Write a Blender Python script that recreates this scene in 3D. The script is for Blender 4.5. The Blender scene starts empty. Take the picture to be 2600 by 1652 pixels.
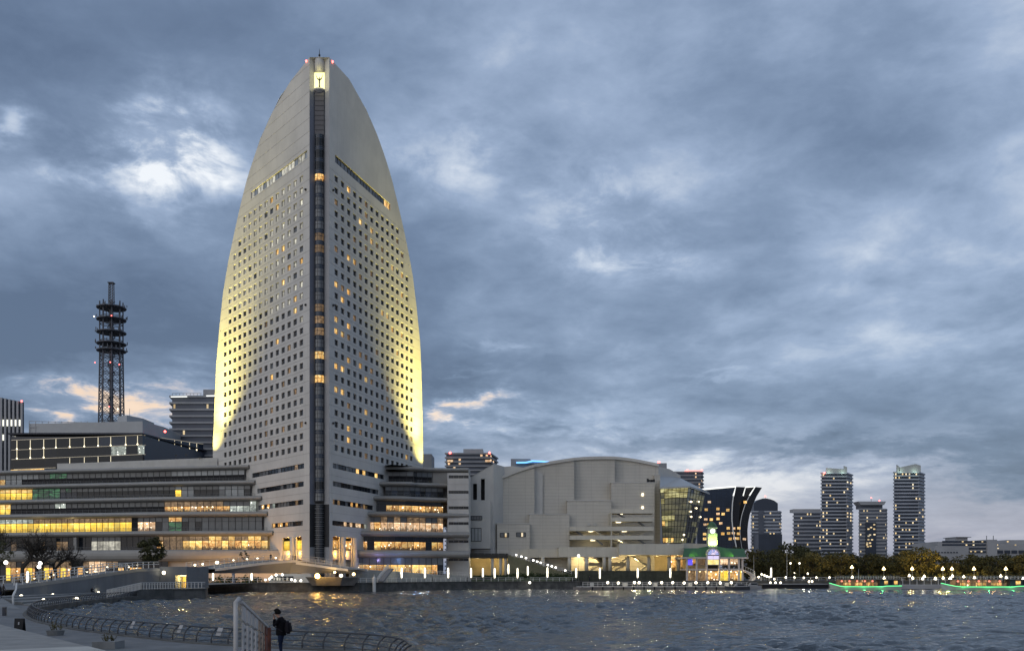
import bpy, bmesh, math, random
import numpy as np
from mathutils import Vector, Matrix, Euler
R = math.radians
rnd = random.Random(7)
SC = bpy.context.scene
COL = SC.collection

# ------------------------------------------------------------------ camera
F, HY, CX, HC = 2400.0, 1455.0, 1300.0, 4.5      # focal length in photo pixels, horizon row, centre column, eye height
cam_d = bpy.data.cameras.new("camera")
cam = bpy.data.objects.new("camera", cam_d)
COL.objects.link(cam)
cam.location = (0, 0, HC)
cam.rotation_euler = (R(90), 0, 0)
cam_d.sensor_width = 36.0
cam_d.lens = 36.0 * F / 2600.0
cam_d.shift_y = (HY - 826.0) / 2600.0
cam_d.clip_start = 0.5
cam_d.clip_end = 20000
SC.camera = cam

# ------------------------------------------------------------------ world: dusk sky under broken cloud
SUN_EL, SUN_AZ = R(28.0), R(-140.0)              # soft fill added from behind the viewer's left shoulder
world = bpy.data.worlds.new("World")
SC.world = world
world.use_nodes = True
wt = world.node_tree
wt.nodes.clear()


class NT:
    """tiny helper for math node chains"""
    def __init__(self, tree):
        self.t = tree

    def new(self, kind, **kw):
        n = self.t.nodes.new(kind)
        for k, v in kw.items():
            setattr(n, k, v)
        return n

    def put(self, sock, v):
        if isinstance(v, bpy.types.NodeSocket):
            self.t.links.new(v, sock)
        else:
            sock.default_value = v

    def m(self, op, a, b=0.0, c=None, clamp=False):
        n = self.new('ShaderNodeMath', operation=op, use_clamp=clamp)
        self.put(n.inputs[0], a)
        self.put(n.inputs[1], b)
        if c is not None:
            self.put(n.inputs[2], c)
        return n.outputs[0]

    def add(self, a, b): return self.m('ADD', a, b)
    def sub(self, a, b): return self.m('SUBTRACT', a, b)
    def mul(self, a, b): return self.m('MULTIPLY', a, b)
    def div(self, a, b): return self.m('DIVIDE', a, b)

    def sstep(self, x, lo, hi):
        n = self.new('ShaderNodeMapRange', interpolation_type='SMOOTHSTEP')
        self.put(n.inputs['Value'], x)
        n.inputs['From Min'].default_value = lo
        n.inputs['From Max'].default_value = hi
        return n.outputs['Result']

    def mix(self, fac, a, b, blend='MIX'):
        n = self.new('ShaderNodeMix', data_type='RGBA', blend_type=blend)
        self.put(n.inputs[0], fac)
        for s, v in ((n.inputs[6], a), (n.inputs[7], b)):
            if isinstance(v, (tuple, list)):
                v = tuple(v) + ((1.0,) if len(v) == 3 else ())
            self.put(s, v)
        return n.outputs[2]

    def ramp(self, fac, stops, interp='LINEAR'):
        n = self.new('ShaderNodeValToRGB')
        cr = n.color_ramp
        cr.interpolation = interp
        while len(cr.elements) < len(stops):
            cr.elements.new(0.5)
        for e, (p, c) in zip(cr.elements, stops):
            e.position = p
            e.color = tuple(c) + ((1.0,) if len(c) == 3 else ())
        self.put(n.inputs[0], fac)
        return n.outputs[0]

    def noise(self, vec, scale, detail=5, rough=0.55, dist=0.0, w=None):
        n = self.new('ShaderNodeTexNoise')
        if w is not None:
            n.noise_dimensions = '4D'
            n.inputs['W'].default_value = w
        if vec is not None:
            self.put(n.inputs['Vector'], vec)
        n.inputs['Scale'].default_value = scale
        n.inputs['Detail'].default_value = detail
        n.inputs['Roughness'].default_value = rough
        n.inputs['Distortion'].default_value = dist
        return n.outputs[0]


N = NT(wt)
tc = N.new('ShaderNodeTexCoord')
sep = N.new('ShaderNodeSeparateXYZ')
wt.links.new(tc.outputs['Generated'], sep.inputs[0])
dx, dy, dz = sep.outputs
zc = N.add(N.m('MAXIMUM', dz, 0.0), 0.20)
comb = N.new('ShaderNodeCombineXYZ')
N.put(comb.inputs[0], N.div(dx, zc))
N.put(comb.inputs[1], N.div(dy, zc))
N.put(comb.inputs[2], N.mul(dz, 0.9))
P = comb.outputs[0]
big = N.noise(P, 0.62, 4, 0.5, 0.35, w=3.1)
mid = N.noise(P, 1.75, 7, 0.56, 0.25, w=1.7)
fine = N.noise(P, 5.2, 7, 0.60, 0.35, w=5.0)
wisp = N.noise(P, 11.0, 5, 0.62, 0.8, w=2.2)
cl = N.add(N.add(N.mul(big, 0.50), N.mul(mid, 0.36)), N.add(N.mul(fine, 0.17), N.mul(wisp, 0.05)))
cl = N.add(N.mul(N.sub(cl, 0.54), 2.45), 0.515)
# where the cloud sheet in view is thin or thick
front = N.m('GREATER_THAN', dy, 0.05)
px_ = N.div(dx, N.m('MAXIMUM', dy, 0.05))
py_ = N.div(dz, N.m('MAXIMUM', dy, 0.05))
# ragged edges: the thin places are torn by the same turbulence as the cloud
px_ = N.add(px_, N.mul(N.sub(N.noise(P, 2.6, 6, 0.62, 0.3, w=8.0), 0.5), 0.26))
py_ = N.add(py_, N.mul(N.sub(N.noise(P, 3.4, 6, 0.62, 0.3, w=9.0), 0.5), 0.13))
torn = N.add(0.50, N.mul(N.sstep(N.noise(P, 6.5, 6, 0.62, 0.5, w=4.4), 0.38, 0.62), 0.85))


def blob(px, py, sx, sy, amt):
    a = N.div(N.sub(px_, (px - CX) / F), sx / F)
    b = N.div(N.sub(py_, (HY - py) / F), sy / F)
    r2 = N.add(N.mul(a, a), N.mul(b, b))
    g = N.m('POWER', 2.71828, N.mul(r2, -1.0))
    g = N.mul(N.mul(g, front), amt)
    return N.mul(g, torn) if amt > 0 else g


for b in ((480, 380, 210, 135, 0.58), (150, 285, 150, 45, 0.16), (190, 430, 130, 40, 0.18), (15, 330, 60, 35, 0.26),
          (1140, 400, 190, 110, 0.20), (1540, 560, 190, 130, 0.20), (1600, 670, 210, 60, 0.12), (330, 540, 200, 60, 0.03),
          (300, 100, 420, 120, -0.035), (1350, 690, 330, 120, -0.075), (260, 780, 330, 120, -0.075),
          (2150, 330, 420, 160, -0.055), (1420, 900, 420, 70, -0.05), (1150, 1130, 500, 28, -0.05), (2050, 1135, 700, 38, -0.24), (1950, 1215, 800, 45, 0.12), (2250, 200, 520, 260, -0.16), (2480, 640, 260, 130, -0.10), (2250, 840, 200, 60, -0.06), (700, 60, 400, 90, -0.05),
          (290, 1005, 290, 60, 0.42), (1165, 1028, 160, 34, 0.36), (1300, 1060, 330, 50, 0.10), (1250, 860, 120, 14, 0.10), (1190, 945, 70, 10, 0.10), (1500, 1080, 260, 60, 0.03),
          (2350, 870, 420, 50, 0.05), (2350, 1000, 420, 34, -0.05), (1850, 960, 120, 10, 0.07)):
    cl = N.add(cl, blob(*b))
skycol = N.ramp(cl, [(0.22, (0.088, 0.128, 0.210)), (0.40, (0.140, 0.195, 0.300)), (0.52, (0.200, 0.268, 0.392)),
                     (0.63, (0.285, 0.365, 0.510)), (0.75, (0.46, 0.53, 0.645)), (0.92, (0.80, 0.83, 0.87))])
# clear air behind the cloud, and the dull mauve layer low over the city
nish = N.new('ShaderNodeTexSky')
nish.sky_type = 'NISHITA'
nish.sun_disc = False
nish.sun_elevation = SUN_EL
nish.sun_rotation = SUN_AZ
nish.air_density = 1.3
nish.dust_density = 2.0
low = N.mul(N.m('SUBTRACT', 1.0, N.sstep(dz, 0.03, 0.17)), N.sstep(cl, 0.36, 0.58))
skycol = N.mix(N.mul(low, 0.55), skycol, (0.37, 0.345, 0.40))
warm = N.m('MINIMUM', N.add(N.add(blob(290, 1000, 330, 65, 1.0), blob(1160, 1030, 150, 26, 0.7)), blob(1190, 945, 90, 12, 0.5)), 1.0)
warm = N.mul(warm, N.sstep(cl, 0.50, 0.80))
skycol = N.mix(N.mul(warm, 0.85), skycol, (0.86, 0.62, 0.43))
bg1 = N.new('ShaderNodeBackground')
N.put(bg1.inputs[0], skycol)
bg1.inputs[1].default_value = 1.0
bg2 = N.new('ShaderNodeBackground')
N.put(bg2.inputs[0], nish.outputs[0])
bg2.inputs[1].default_value = 0.012
ads = N.new('ShaderNodeAddShader')
wt.links.new(bg1.outputs[0], ads.inputs[0])
wt.links.new(bg2.outputs[0], ads.inputs[1])
wo = N.new('ShaderNodeOutputWorld')
wt.links.new(ads.outputs[0], wo.inputs[0])

# ------------------------------------------------------------------ added key: broad soft lamp behind the viewer, brightens the facades
fill_sun_d = bpy.data.lights.new("sun", 'SUN')
fill_sun_d.energy = 0.75
fill_sun_d.angle = R(85)
fill_sun_d.color = (1.0, 0.93, 0.85)
sun = bpy.data.objects.new("sun", fill_sun_d)
COL.objects.link(sun)
sdir = Vector((math.sin(SUN_AZ) * math.cos(SUN_EL), math.cos(SUN_AZ) * math.cos(SUN_EL), math.sin(SUN_EL)))
sun.rotation_euler = (-sdir).to_track_quat('-Z', 'Y').to_euler()

SC.view_settings.view_transform = 'Standard'
SC.view_settings.look = 'None'
SC.view_settings.gamma = 1.0
SC.view_settings.exposure = 0.10
SC.view_settings.use_curve_mapping = False
SC.cycles.use_denoising = True
SC.cycles.max_bounces = 6
SC.cycles.diffuse_bounces = 3
SC.cycles.glossy_bounces = 3
SC.cycles.transparent_max_bounces = 8
SC.cycles.sample_clamp_indirect = 0.9
SC.cycles.caustics_reflective = False
SC.cycles.caustics_refractive = False

# ------------------------------------------------------------------ geometry helpers
def gx(px, Y): return (px - CX) / F * Y
def gz(py, Y): return HC - (py - HY) / F * Y
def at(px, py, Y): return Vector((gx(px, Y), Y, gz(py, Y)))


WL = {}                                                   # world location of every root


def wloc(o):
    v = Vector((0, 0, 0))
    while o is not None:
        v += o.location
        o = o.parent
    return v


def tag(o, label=None, cat=None, group=None, kind=None):
    if label: o['label'] = label
    if cat: o['category'] = cat
    if group: o['group'] = group
    if kind: o['kind'] = kind
    return o


def root(name, loc, label, cat, group=None):
    o = bpy.data.objects.new(name, None)
    o.empty_display_size = 0.5
    COL.objects.link(o)
    o.location = loc
    return tag(o, label, cat, group)


class MB:
    """collects polygons (world coordinates) and links them as ONE mesh object"""
    def __init__(self):
        self.v, self.f, self.m = [], [], []

    def poly(self, pts, m=0):
        n = len(self.v)
        self.v += [tuple(p) for p in pts]
        self.f.append(list(range(n, n + len(pts))))
        self.m.append(m)

    def box(self, x0, x1, y0, y1, z0, z1, m=0):
        self.hexa([(x0, y0), (x1, y0), (x1, y1), (x0, y1)], z0, z1, m)

    def hexa(self, plan, z0, z1, m=0):
        n = len(self.v)
        k = len(plan)
        self.v += [(p[0], p[1], z0) for p in plan] + [(p[0], p[1], z1) for p in plan]
        self.f.append([n + i for i in range(k)][::-1])
        self.f.append([n + k + i for i in range(k)])
        self.m += [m, m]
        for i in range(k):
            j = (i + 1) % k
            self.f.append([n + i, n + j, n + k + j, n + k + i])
            self.m.append(m)

    def extrude(self, pts, vec, m=0):
        """closed polygon pts (3d) swept by vec"""
        n = len(self.v)
        k = len(pts)
        vec = Vector(vec)
        self.v += [tuple(Vector(p)) for p in pts] + [tuple(Vector(p) + vec) for p in pts]
        self.f.append([n + i for i in range(k)])
        self.f.append([n + k + i for i in range(k)][::-1])
        self.m += [m, m]
        for i in range(k):
            j = (i + 1) % k
            self.f.append([n + j, n + i, n + k + i, n + k + j])
            self.m.append(m)

    def bar(self, a, b, w, h=None, m=0):
        """square bar from a to b"""
        h = h or w
        a, b = Vector(a), Vector(b)
        d = (b - a)
        if d.length < 1e-6: return
        d.normalize()
        up = Vector((0, 0, 1)) if abs(d.z) < 0.95 else Vector((0, 1, 0))
        s = d.cross(up).normalized()
        u = s.cross(d).normalized()
        c = [s * (w / 2) + u * (h / 2), s * (-w / 2) + u * (h / 2), s * (-w / 2) - u * (h / 2), s * (w / 2) - u * (h / 2)]
        self.extrude([a + x for x in c], b - a, m)

    def tube(self, path, r, n=6, m=0, cap=True):
        path = [Vector(p) for p in path]
        rs = r if isinstance(r, (list, tuple)) else [r] * len(path)
        base = len(self.v)
        prev = None
        for i, p in enumerate(path):
            d = (path[min(i + 1, len(path) - 1)] - path[max(i - 1, 0)]).normalized()
            if prev is None:
                ref = Vector((0, 0, 1)) if abs(d.z) < 0.9 else Vector((1, 0, 0))
                s = d.cross(ref).normalized()
            else:
                s = (prev - d * prev.dot(d)).normalized()
            prev = s
            u = d.cross(s)
            for k in range(n):
                a = 2 * math.pi * k / n
                self.v.append(tuple(p + (s * math.cos(a) + u * math.sin(a)) * rs[i]))
        for i in range(len(path) - 1):
            for k in range(n):
                a, b = base + i * n + k, base + i * n + (k + 1) % n
                self.f.append([a, b, b + n, a + n])
                self.m.append(m)
        if cap:
            self.f.append([base + k for k in range(n)][::-1])
            self.f.append([base + (len(path) - 1) * n + k for k in range(n)])
            self.m += [m, m]

    def lathe(self, c, prof, n=12, m=0):
        """prof: list of (r, z) from bottom to top about the vertical axis through c"""
        base = len(self.v)
        for (r, z) in prof:
            for k in range(n):
                a = 2 * math.pi * k / n
                self.v.append((c[0] + r * math.cos(a), c[1] + r * math.sin(a), c[2] + z))
        for i in range(len(prof) - 1):
            for k in range(n):
                a, b = base + i * n + k, base + i * n + (k + 1) % n
                self.f.append([a, b, b + n, a + n])
                self.m.append(m)
        self.f.append([base + k for k in range(n)][::-1])
        self.f.append([base + (len(prof) - 1) * n + k for k in range(n)])
        self.m += [m, m]

    def ball(self, c, r, n=10, m=0, sz=1.0):
        k = max(4, n // 2)
        self.lathe(c, [(max(0.001, r * math.sin(math.pi * i / k)), -r * sz * math.cos(math.pi * i / k)) for i in range(k + 1)], n, m)

    def sweep(self, line, prof, m=0, closed=False, caps=True):
        """profile (outward, z) carried along a plan polyline; outward is to the right of travel"""
        line = [Vector((p[0], p[1])) for p in line]
        zs = [p[2] if len(p) > 2 else 0.0 for p in line]
        k = len(prof)
        base = len(self.v)
        for i, p in enumerate(line):
            if i == 0: d0 = d1 = (line[1] - line[0]).normalized()
            elif i == len(line) - 1: d0 = d1 = (line[-1] - line[-2]).normalized()
            else: d0, d1 = (line[i] - line[i - 1]).normalized(), (line[i + 1] - line[i]).normalized()
            n0, n1 = Vector((d0.y, -d0.x)), Vector((d1.y, -d1.x))
            nn = (n0 + n1).normalized()
            sc = 1.0 / max(0.35, nn.dot(n0))
            for (o, z) in prof:
                q = p + nn * (o * sc)
                self.v.append((q.x, q.y, z))
        for i in range(len(line) - 1):
            for j in range(k if closed else k - 1):
                a, b = base + i * k + j, base + i * k + (j + 1) % k
                self.f.append([a, b, b + k, a + k])
                self.m.append(m)
        if caps:
            self.f.append([base + j for j in range(k)])
            self.f.append([base + (len(line) - 1) * k + j for j in range(k)][::-1])
            self.m += [m, m]

    def mesh(self, name, mats, off=(0, 0, 0), smooth=False):
        me = bpy.data.meshes.new(name)
        ox, oy, oz = off
        me.from_pydata([(x - ox, y - oy, z - oz) for (x, y, z) in self.v], [], self.f)
        for mt in (mats if isinstance(mats, (list, tuple)) else [mats]):
            me.materials.append(mt)
        if any(self.m):
            me.polygons.foreach_set('material_index', self.m)
        if smooth:
            me.polygons.foreach_set('use_smooth', [True] * len(me.polygons))
        me.update()
        return me

    def build(self, name, mats, parent=None, smooth=False, loc=None):
        off = wloc(parent) if parent is not None else Vector(loc or (0, 0, 0))
        o = bpy.data.objects.new(name, self.mesh(name, mats, off, smooth))
        COL.objects.link(o)
        if parent is not None:
            o.parent = parent
        else:
            o.location = off
        return o


def inst(mesh, name, parent, loc, rz=0.0, mats=None, scale=None):
    """an object on shared mesh data; loc in world coordinates; mats: {slot: material} carried by the object"""
    o = bpy.data.objects.new(name, mesh)
    COL.objects.link(o)
    if parent is not None:
        o.parent = parent
        o.location = Vector(loc) - wloc(parent)
    else:
        o.location = loc
    if rz: o.rotation_euler = (0, 0, rz)
    if scale is not None: o.scale = scale
    if mats:
        for k, mt in mats.items():
            o.material_slots[k].link = 'OBJECT'
            o.material_slots[k].material = mt
    return o


def copy_tree(o, parent=None, loc=None, rz=None, scale=None):
    c = o.copy()
    COL.objects.link(c)
    if parent is not None: c.parent = parent
    if loc is not None: c.location = loc
    if rz is not None: c.rotation_euler = (0, 0, rz)
    if scale is not None: c.scale = scale
    for ch in list(o.children):
        copy_tree(ch, c)
    return c


def struct(mb, name, mats, smooth=False):
    o = mb.build(name, mats, None, smooth)
    o['kind'] = 'structure'
    return o


def lamp(name, kind, loc, energy, color, parent, size=0.2, aim=None, angle=None, blend=0.6):
    size = min(size, 0.12)
    d = bpy.data.lights.new(name, kind)
    d.energy = energy
    d.color = color
    if kind in ('POINT', 'SPOT'): d.shadow_soft_size = size
    if kind == 'AREA': d.size = size
    if kind == 'SPOT':
        d.spot_size = R(angle or 60)
        d.spot_blend = blend
    o = bpy.data.objects.new(name, d)
    COL.objects.link(o)
    if parent is not None:
        o.parent = parent
        o.location = Vector(loc) - wloc(parent)
    else:
        o.location = loc
    if aim is not None:
        o.rotation_euler = (Vector(aim) - Vector(loc)).to_track_quat('-Z', 'Y').to_euler()
    return o


# ------------------------------------------------------------------ materials (all procedural)
MATS = {}


def newmat(name):
    m = bpy.data.materials.new(name)
    m.use_nodes = True
    t = m.node_tree
    t.nodes.clear()
    n = NT(t)
    out = n.new('ShaderNodeOutputMaterial')
    bs = n.new('ShaderNodeBsdfPrincipled')
    t.links.new(bs.outputs[0], out.inputs[0])
    MATS[name] = m
    return m, n, bs, out


def pbr(name, col, rough=0.7, var=0.12, scale=0.35, metal=0.0, stain=0.0, bump=0.0, bscale=3.0, joints=None, spec=0.5, col2=None):
    """painted or cast surface: soft mottling, vertical water stains, optional joint lines (dz, dx, width)"""
    m, n, bs, out = newmat(name)
    geo = n.new('ShaderNodeNewGeometry')
    pos = geo.outputs['Position']
    nz = n.noise(pos, scale, 6, 0.6)
    f = n.sstep(nz, 0.30, 0.70)
    c2 = col2 or tuple(c * (1 - var * 1.6) for c in col)
    c1 = tuple(min(1, c * (1 + var * 0.6)) for c in col)
    c = n.mix(f, c2, c1)
    if stain:
        mp = n.new('ShaderNodeMapping')
        n.put(mp.inputs[0], pos)
        mp.inputs['Scale'].default_value = (1.1, 1.1, 0.06)
        sn = n.noise(mp.outputs[0], 1.0, 5, 0.65)
        c = n.mix(n.mul(n.sstep(sn, 0.48, 0.72), stain), c, tuple(x * 0.45 for x in col))
    h = n.mul(n.noise(pos, bscale, 5, 0.6), bump) if bump else None
    if joints:
        dz_, dx_, w_ = joints
        s = n.new('ShaderNodeSeparateXYZ')
        n.put(s.inputs[0], pos)
        ln = None
        for axis, d_ in ((2, dz_), (0, dx_)):
            if not d_: continue
            fr = n.m('FRACT', n.div(n.add(s.outputs[axis], 500.0), d_))
            l_ = n.m('LESS_THAN', fr, w_ / d_)
            ln = l_ if ln is None else n.m('MAXIMUM', ln, l_)
        c = n.mix(n.mul(ln, 0.45), c, tuple(x * 0.35 for x in col))
        hj = n.mul(ln, -0.03)
        h = hj if h is None else n.add(h, hj)
    n.put(bs.inputs['Base Color'], c)
    n.put(bs.inputs['Roughness'], n.m('ADD', n.mul(n.sub(nz, 0.5), 0.25), rough, clamp=True))
    bs.inputs['Metallic'].default_value = metal
    bs.inputs['Specular IOR Level'].default_value = spec
    if h is not None:
        b = n.new('ShaderNodeBump')
        b.inputs['Strength'].default_value = 0.6
        b.inputs['Distance'].default_value = 1.0
        n.put(b.inputs['Height'], h)
        n.t.links.new(b.outputs[0], bs.inputs['Normal'])
    return m


def emit(name, col, strength, base=(0.5, 0.5, 0.5), sampled=False):
    m, n, bs, out = newmat(name)
    bs.inputs['Base Color'].default_value = (*base, 1)
    bs.inputs['Emission Color'].default_value = (*col, 1)
    bs.inputs['Emission Strength'].default_value = strength
    m.cycles.emission_sampling = 'AUTO' if sampled else 'NONE'
    return m


def glass(name, col, rough=0.08, spec=0.9, var=0.5):
    """window glass seen from outside by day's end: a dark room behind a reflecting sheet"""
    m, n, bs, out = newmat(name)
    oi = n.new('ShaderNodeObjectInfo')
    geo = n.new('ShaderNodeNewGeometry')
    nz = n.noise(geo.outputs['Position'], 0.8, 3, 0.6)
    k = n.add(1.0 - var, n.mul(n.add(oi.outputs['Random'], nz), var))
    c = n.mix(1.0, (*col, 1), (1, 1, 1, 1), 'MULTIPLY')
    vm = n.new('ShaderNodeVectorMath', operation='SCALE')
    n.put(vm.inputs[0], c)
    n.put(vm.inputs['Scale'], k)
    n.put(bs.inputs['Base Color'], vm.outputs[0])
    bs.inputs['Roughness'].default_value = rough
    bs.inputs['Specular IOR Level'].default_value = spec
    b = n.new('ShaderNodeBump')
    b.inputs['Strength'].default_value = 0.05
    n.put(b.inputs['Height'], n.noise(geo.outputs['Position'], 0.6, 2, 0.5))
    n.t.links.new(b.outputs[0], bs.inputs['Normal'])
    return m


def litwin(name, c_lo, c_hi, strength, scale=(0.9, 0.9, 0.7), dark=0.35, spots=0.0, spotcol=(1.0, 0.9, 0.7), room=0.0, rand=0.8):
    """a lit room seen through its window: uneven interior, darker furniture, a few bright fittings"""
    m, n, bs, out = newmat(name)
    geo = n.new('ShaderNodeNewGeometry')
    oi = n.new('ShaderNodeObjectInfo')
    mp = n.new('ShaderNodeMapping')
    n.put(mp.inputs[0], geo.outputs['Position'])
    mp.inputs['Scale'].default_value = scale
    nz = n.noise(mp.outputs[0], 1.0, 5, 0.65, 0.6)
    c = n.ramp(nz, [(0.30, tuple(x * dark for x in c_lo)), (0.46, c_lo), (0.66, c_hi)])
    k = n.mul(n.add(1.0 - rand / 2, n.mul(oi.outputs['Random'], rand)), strength)
    if spots:
        vo = n.new('ShaderNodeTexVoronoi')
        n.put(vo.inputs['Vector'], geo.outputs['Position'])
        vo.inputs['Scale'].default_value = 0.75
        sp = n.m('SUBTRACT', 1.0, n.sstep(vo.outputs['Distance'], 0.10, 0.24))
        c = n.mix(n.mul(sp, 0.9), c, spotcol)
        k = n.add(k, n.mul(sp, spots))
    if room:
        # furniture and people standing low in the room, a brighter ceiling line
        tcn = n.new('ShaderNodeTexCoord')
        sg = n.new('ShaderNodeSeparateXYZ')
        n.put(sg.inputs[0], tcn.outputs['Generated'])
        mp2 = n.new('ShaderNodeMapping')
        n.put(mp2.inputs[0], geo.outputs['Position'])
        mp2.inputs['Scale'].default_value = (2.6, 2.6, 0.25)
        lowf = n.sub(n.mul(n.noise(mp2.outputs[0], 1.0, 3, 0.7), 0.95), 0.26)
        sil = n.m('LESS_THAN', sg.outputs[2], lowf)
        ceil = n.mul(n.m('GREATER_THAN', sg.outputs[2], 0.58), n.m('LESS_THAN', sg.outputs[2], 0.64))
        k = n.mul(k, n.sub(1.0, n.mul(sil, room)))
        k = n.mul(k, n.add(1.0, n.mul(ceil, 0.5)))
    bs.inputs['Base Color'].default_value = (0.02, 0.02, 0.02, 1)
    bs.inputs['Roughness'].default_value = 0.12
    n.put(bs.inputs['Emission Color'], c)
    n.put(bs.inputs['Emission Strength'], k)
    m.cycles.emission_sampling = 'NONE'
    return m


M_tower = pbr('tower_concrete', (0.55, 0.53, 0.49), 0.75, 0.07, 0.12, stain=0.14)
M_towerg = pbr('tower_joint', (0.40, 0.385, 0.36), 0.85, 0.05)
M_band = pbr('pale_metal_band', (0.26, 0.255, 0.24), 0.5, 0.06, 0.25, stain=0.12)
M_soffit = pbr('soffit', (0.42, 0.40, 0.37), 0.7, 0.05)
M_white = pbr('white_cladding', (0.50, 0.49, 0.46), 0.65, 0.06, 0.3, stain=0.12)
M_hall = pbr('hall_panels', (0.53, 0.50, 0.44), 0.7, 0.06, 0.1, stain=0.14, joints=(1.16, 5.8, 0.08))
M_hallb = pbr('hall_smooth', (0.53, 0.515, 0.48), 0.7, 0.06, 0.12, stain=0.10)
M_hallw = pbr('hall_podium', (0.56, 0.53, 0.45), 0.7, 0.06, 0.15, stain=0.12, joints=(0, 3.2, 0.05))
M_roof = pbr('roof_metal', (0.36, 0.375, 0.385), 0.45, 0.06, 0.2)
M_mull = pbr('dark_frame', (0.018, 0.018, 0.02), 0.5, 0.1)
M_mullg = pbr('grey_frame', (0.16, 0.165, 0.17), 0.5, 0.1)
M_black = pbr('black_louver', (0.006, 0.006, 0.008), 0.8, 0.1)
M_rail = pbr('white_rail', (0.62, 0.61, 0.58), 0.45, 0.06)
M_railg = pbr('grey_rail', (0.13, 0.135, 0.14), 0.5, 0.1)
M_raild = pbr('dark_rail', (0.030, 0.034, 0.042), 0.45, 0.1, spec=0.6)
M_conc = pbr('grey_concrete', (0.20, 0.205, 0.205), 0.85, 0.16, 0.4, stain=0.30, bump=0.03)
M_concd = pbr('quay_concrete', (0.105, 0.104, 0.098), 0.85, 0.30, 0.5, stain=0.55, bump=0.06)
M_ramp = pbr('ramp_concrete', (0.17, 0.177, 0.185), 0.85, 0.10, 0.25, stain=0.25)
M_girder = pbr('bridge_steel', (0.17, 0.175, 0.185), 0.55, 0.08, 0.2)
M_bow = pbr('bow_concrete', (0.24, 0.22, 0.20), 0.75, 0.10, 0.6, stain=0.25)
M_pave = pbr('stone_paving', (0.26, 0.255, 0.24), 0.8, 0.14, 0.9, bump=0.01, bscale=8)
M_pavel = pbr('pale_paving', (0.43, 0.42, 0.385), 0.8, 0.12, 0.9, bump=0.01, bscale=8)
M_prom = pbr('promenade_surface', (0.155, 0.158, 0.160), 0.75, 0.20, 0.6, bump=0.015, bscale=10, joints=(0, 2.4, 0.05))
M_ground = pbr('city_ground', (0.10, 0.10, 0.095), 0.9, 0.2, 0.05)
M_grass = pbr('dull_grass', (0.045, 0.06, 0.025), 0.95, 0.3, 1.2, bump=0.1, bscale=6)
M_wood = pbr('deck_timber', (0.075, 0.055, 0.042), 0.8, 0.2, 0.8)
G_dark = glass('dark_glass', (0.014, 0.018, 0.024), 0.08, 0.35)
G_blue = glass('blue_glass', (0.018, 0.030, 0.052), 0.06, 0.45)
G_grey = glass('grey_blind_glass', (0.13, 0.14, 0.145), 0.2, 0.5, 0.35)
G_pale = glass('pale_blind_glass', (0.34, 0.36, 0.36), 0.25, 0.5, 0.3)
G_room = glass('hotel_glass', (0.045, 0.042, 0.040), 0.10, 0.7, 0.6)
G_strip = glass('curtained_glass', (0.14, 0.145, 0.15), 0.15, 0.6, 0.4)
L_warm = litwin('lit_warm', (0.95, 0.52, 0.12), (1.0, 0.80, 0.33), 0.95, (0.8, 0.8, 0.9), room=0.7)
L_gold = litwin('lit_gold', (0.98, 0.60, 0.05), (1.0, 0.78, 0.16), 1.05, (0.5, 0.5, 0.5), 0.75, room=0.35)
L_rest = litwin('lit_restaurant', (0.75, 0.34, 0.08), (1.0, 0.72, 0.28), 0.85, (1.1, 1.1, 1.0), 0.12, spots=2.5, room=0.85)
L_pink = litwin('lit_shop', (0.85, 0.50, 0.25), (1.0, 0.82, 0.58), 0.9, (1.0, 1.0, 0.9), 0.25, spots=1.5, room=0.75)
L_cool = litwin('lit_cool', (0.42, 0.48, 0.44), (0.85, 0.92, 0.80), 0.6, (1.0, 1.0, 1.2), 0.1, spots=1.5, spotcol=(1, 1, 0.85))
L_green = litwin('lit_green', (0.010, 0.045, 0.03), (0.06, 0.26, 0.10), 0.75, (0.35, 0.35, 1.2), 0.5)
L_room = litwin('lit_room', (0.90, 0.45, 0.10), (1.0, 0.86, 0.40), 0.95, (1.6, 1.6, 1.2), 0.10)
L_dim = litwin('dim_room', (0.20, 0.12, 0.055), (0.42, 0.27, 0.14), 0.6, (1.4, 1.4, 1.2), 0.25)
L_cream = litwin('pale_cream', (0.36, 0.345, 0.29), (0.72, 0.69, 0.56), 0.95, (0.7, 0.7, 0.9), 0.55)
L_far = litwin('lit_far', (0.95, 0.68, 0.32), (1.0, 0.90, 0.66), 0.85, (0.3, 0.3, 0.3), 0.5)
E_white = emit('lamp_white', (1.0, 0.95, 0.82), 5.0)
E_tube = emit('lamp_tube', (1.0, 0.91, 0.68), 2.8)
E_globe = emit('lamp_globe', (1.0, 0.88, 0.62), 5.0)
E_gold = emit('lamp_gold', (1.0, 0.72, 0.28), 9.0)
E_flare = emit('lamp_flare', (1.0, 0.58, 0.13), 55.0, sampled=True)
E_soft = emit('lamp_soft', (1.0, 0.83, 0.52), 3.0)
E_red = emit('beacon_red', (1.0, 0.12, 0.10), 5.0)
E_led = emit('led_white', (0.95, 0.96, 0.90), 1.1)
E_ledw = emit('led_warm', (1.0, 0.86, 0.55), 0.9)
E_green = emit('led_green', (0.10, 1.0, 0.28), 1.6)
E_blue = emit('led_blue', (0.10, 0.42, 1.0), 1.8)
E_niche = emit('niche_glow', (1.0, 0.92, 0.34), 1.5)

WORDS = ['', 'first', 'second', 'third', 'fourth', 'fifth', 'sixth', 'seventh', 'eighth', 'ninth', 'tenth', 'eleventh', 'twelfth',
         'thirteenth', 'fourteenth', 'fifteenth', 'sixteenth', 'seventeenth', 'eighteenth', 'nineteenth', 'twentieth']

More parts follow.
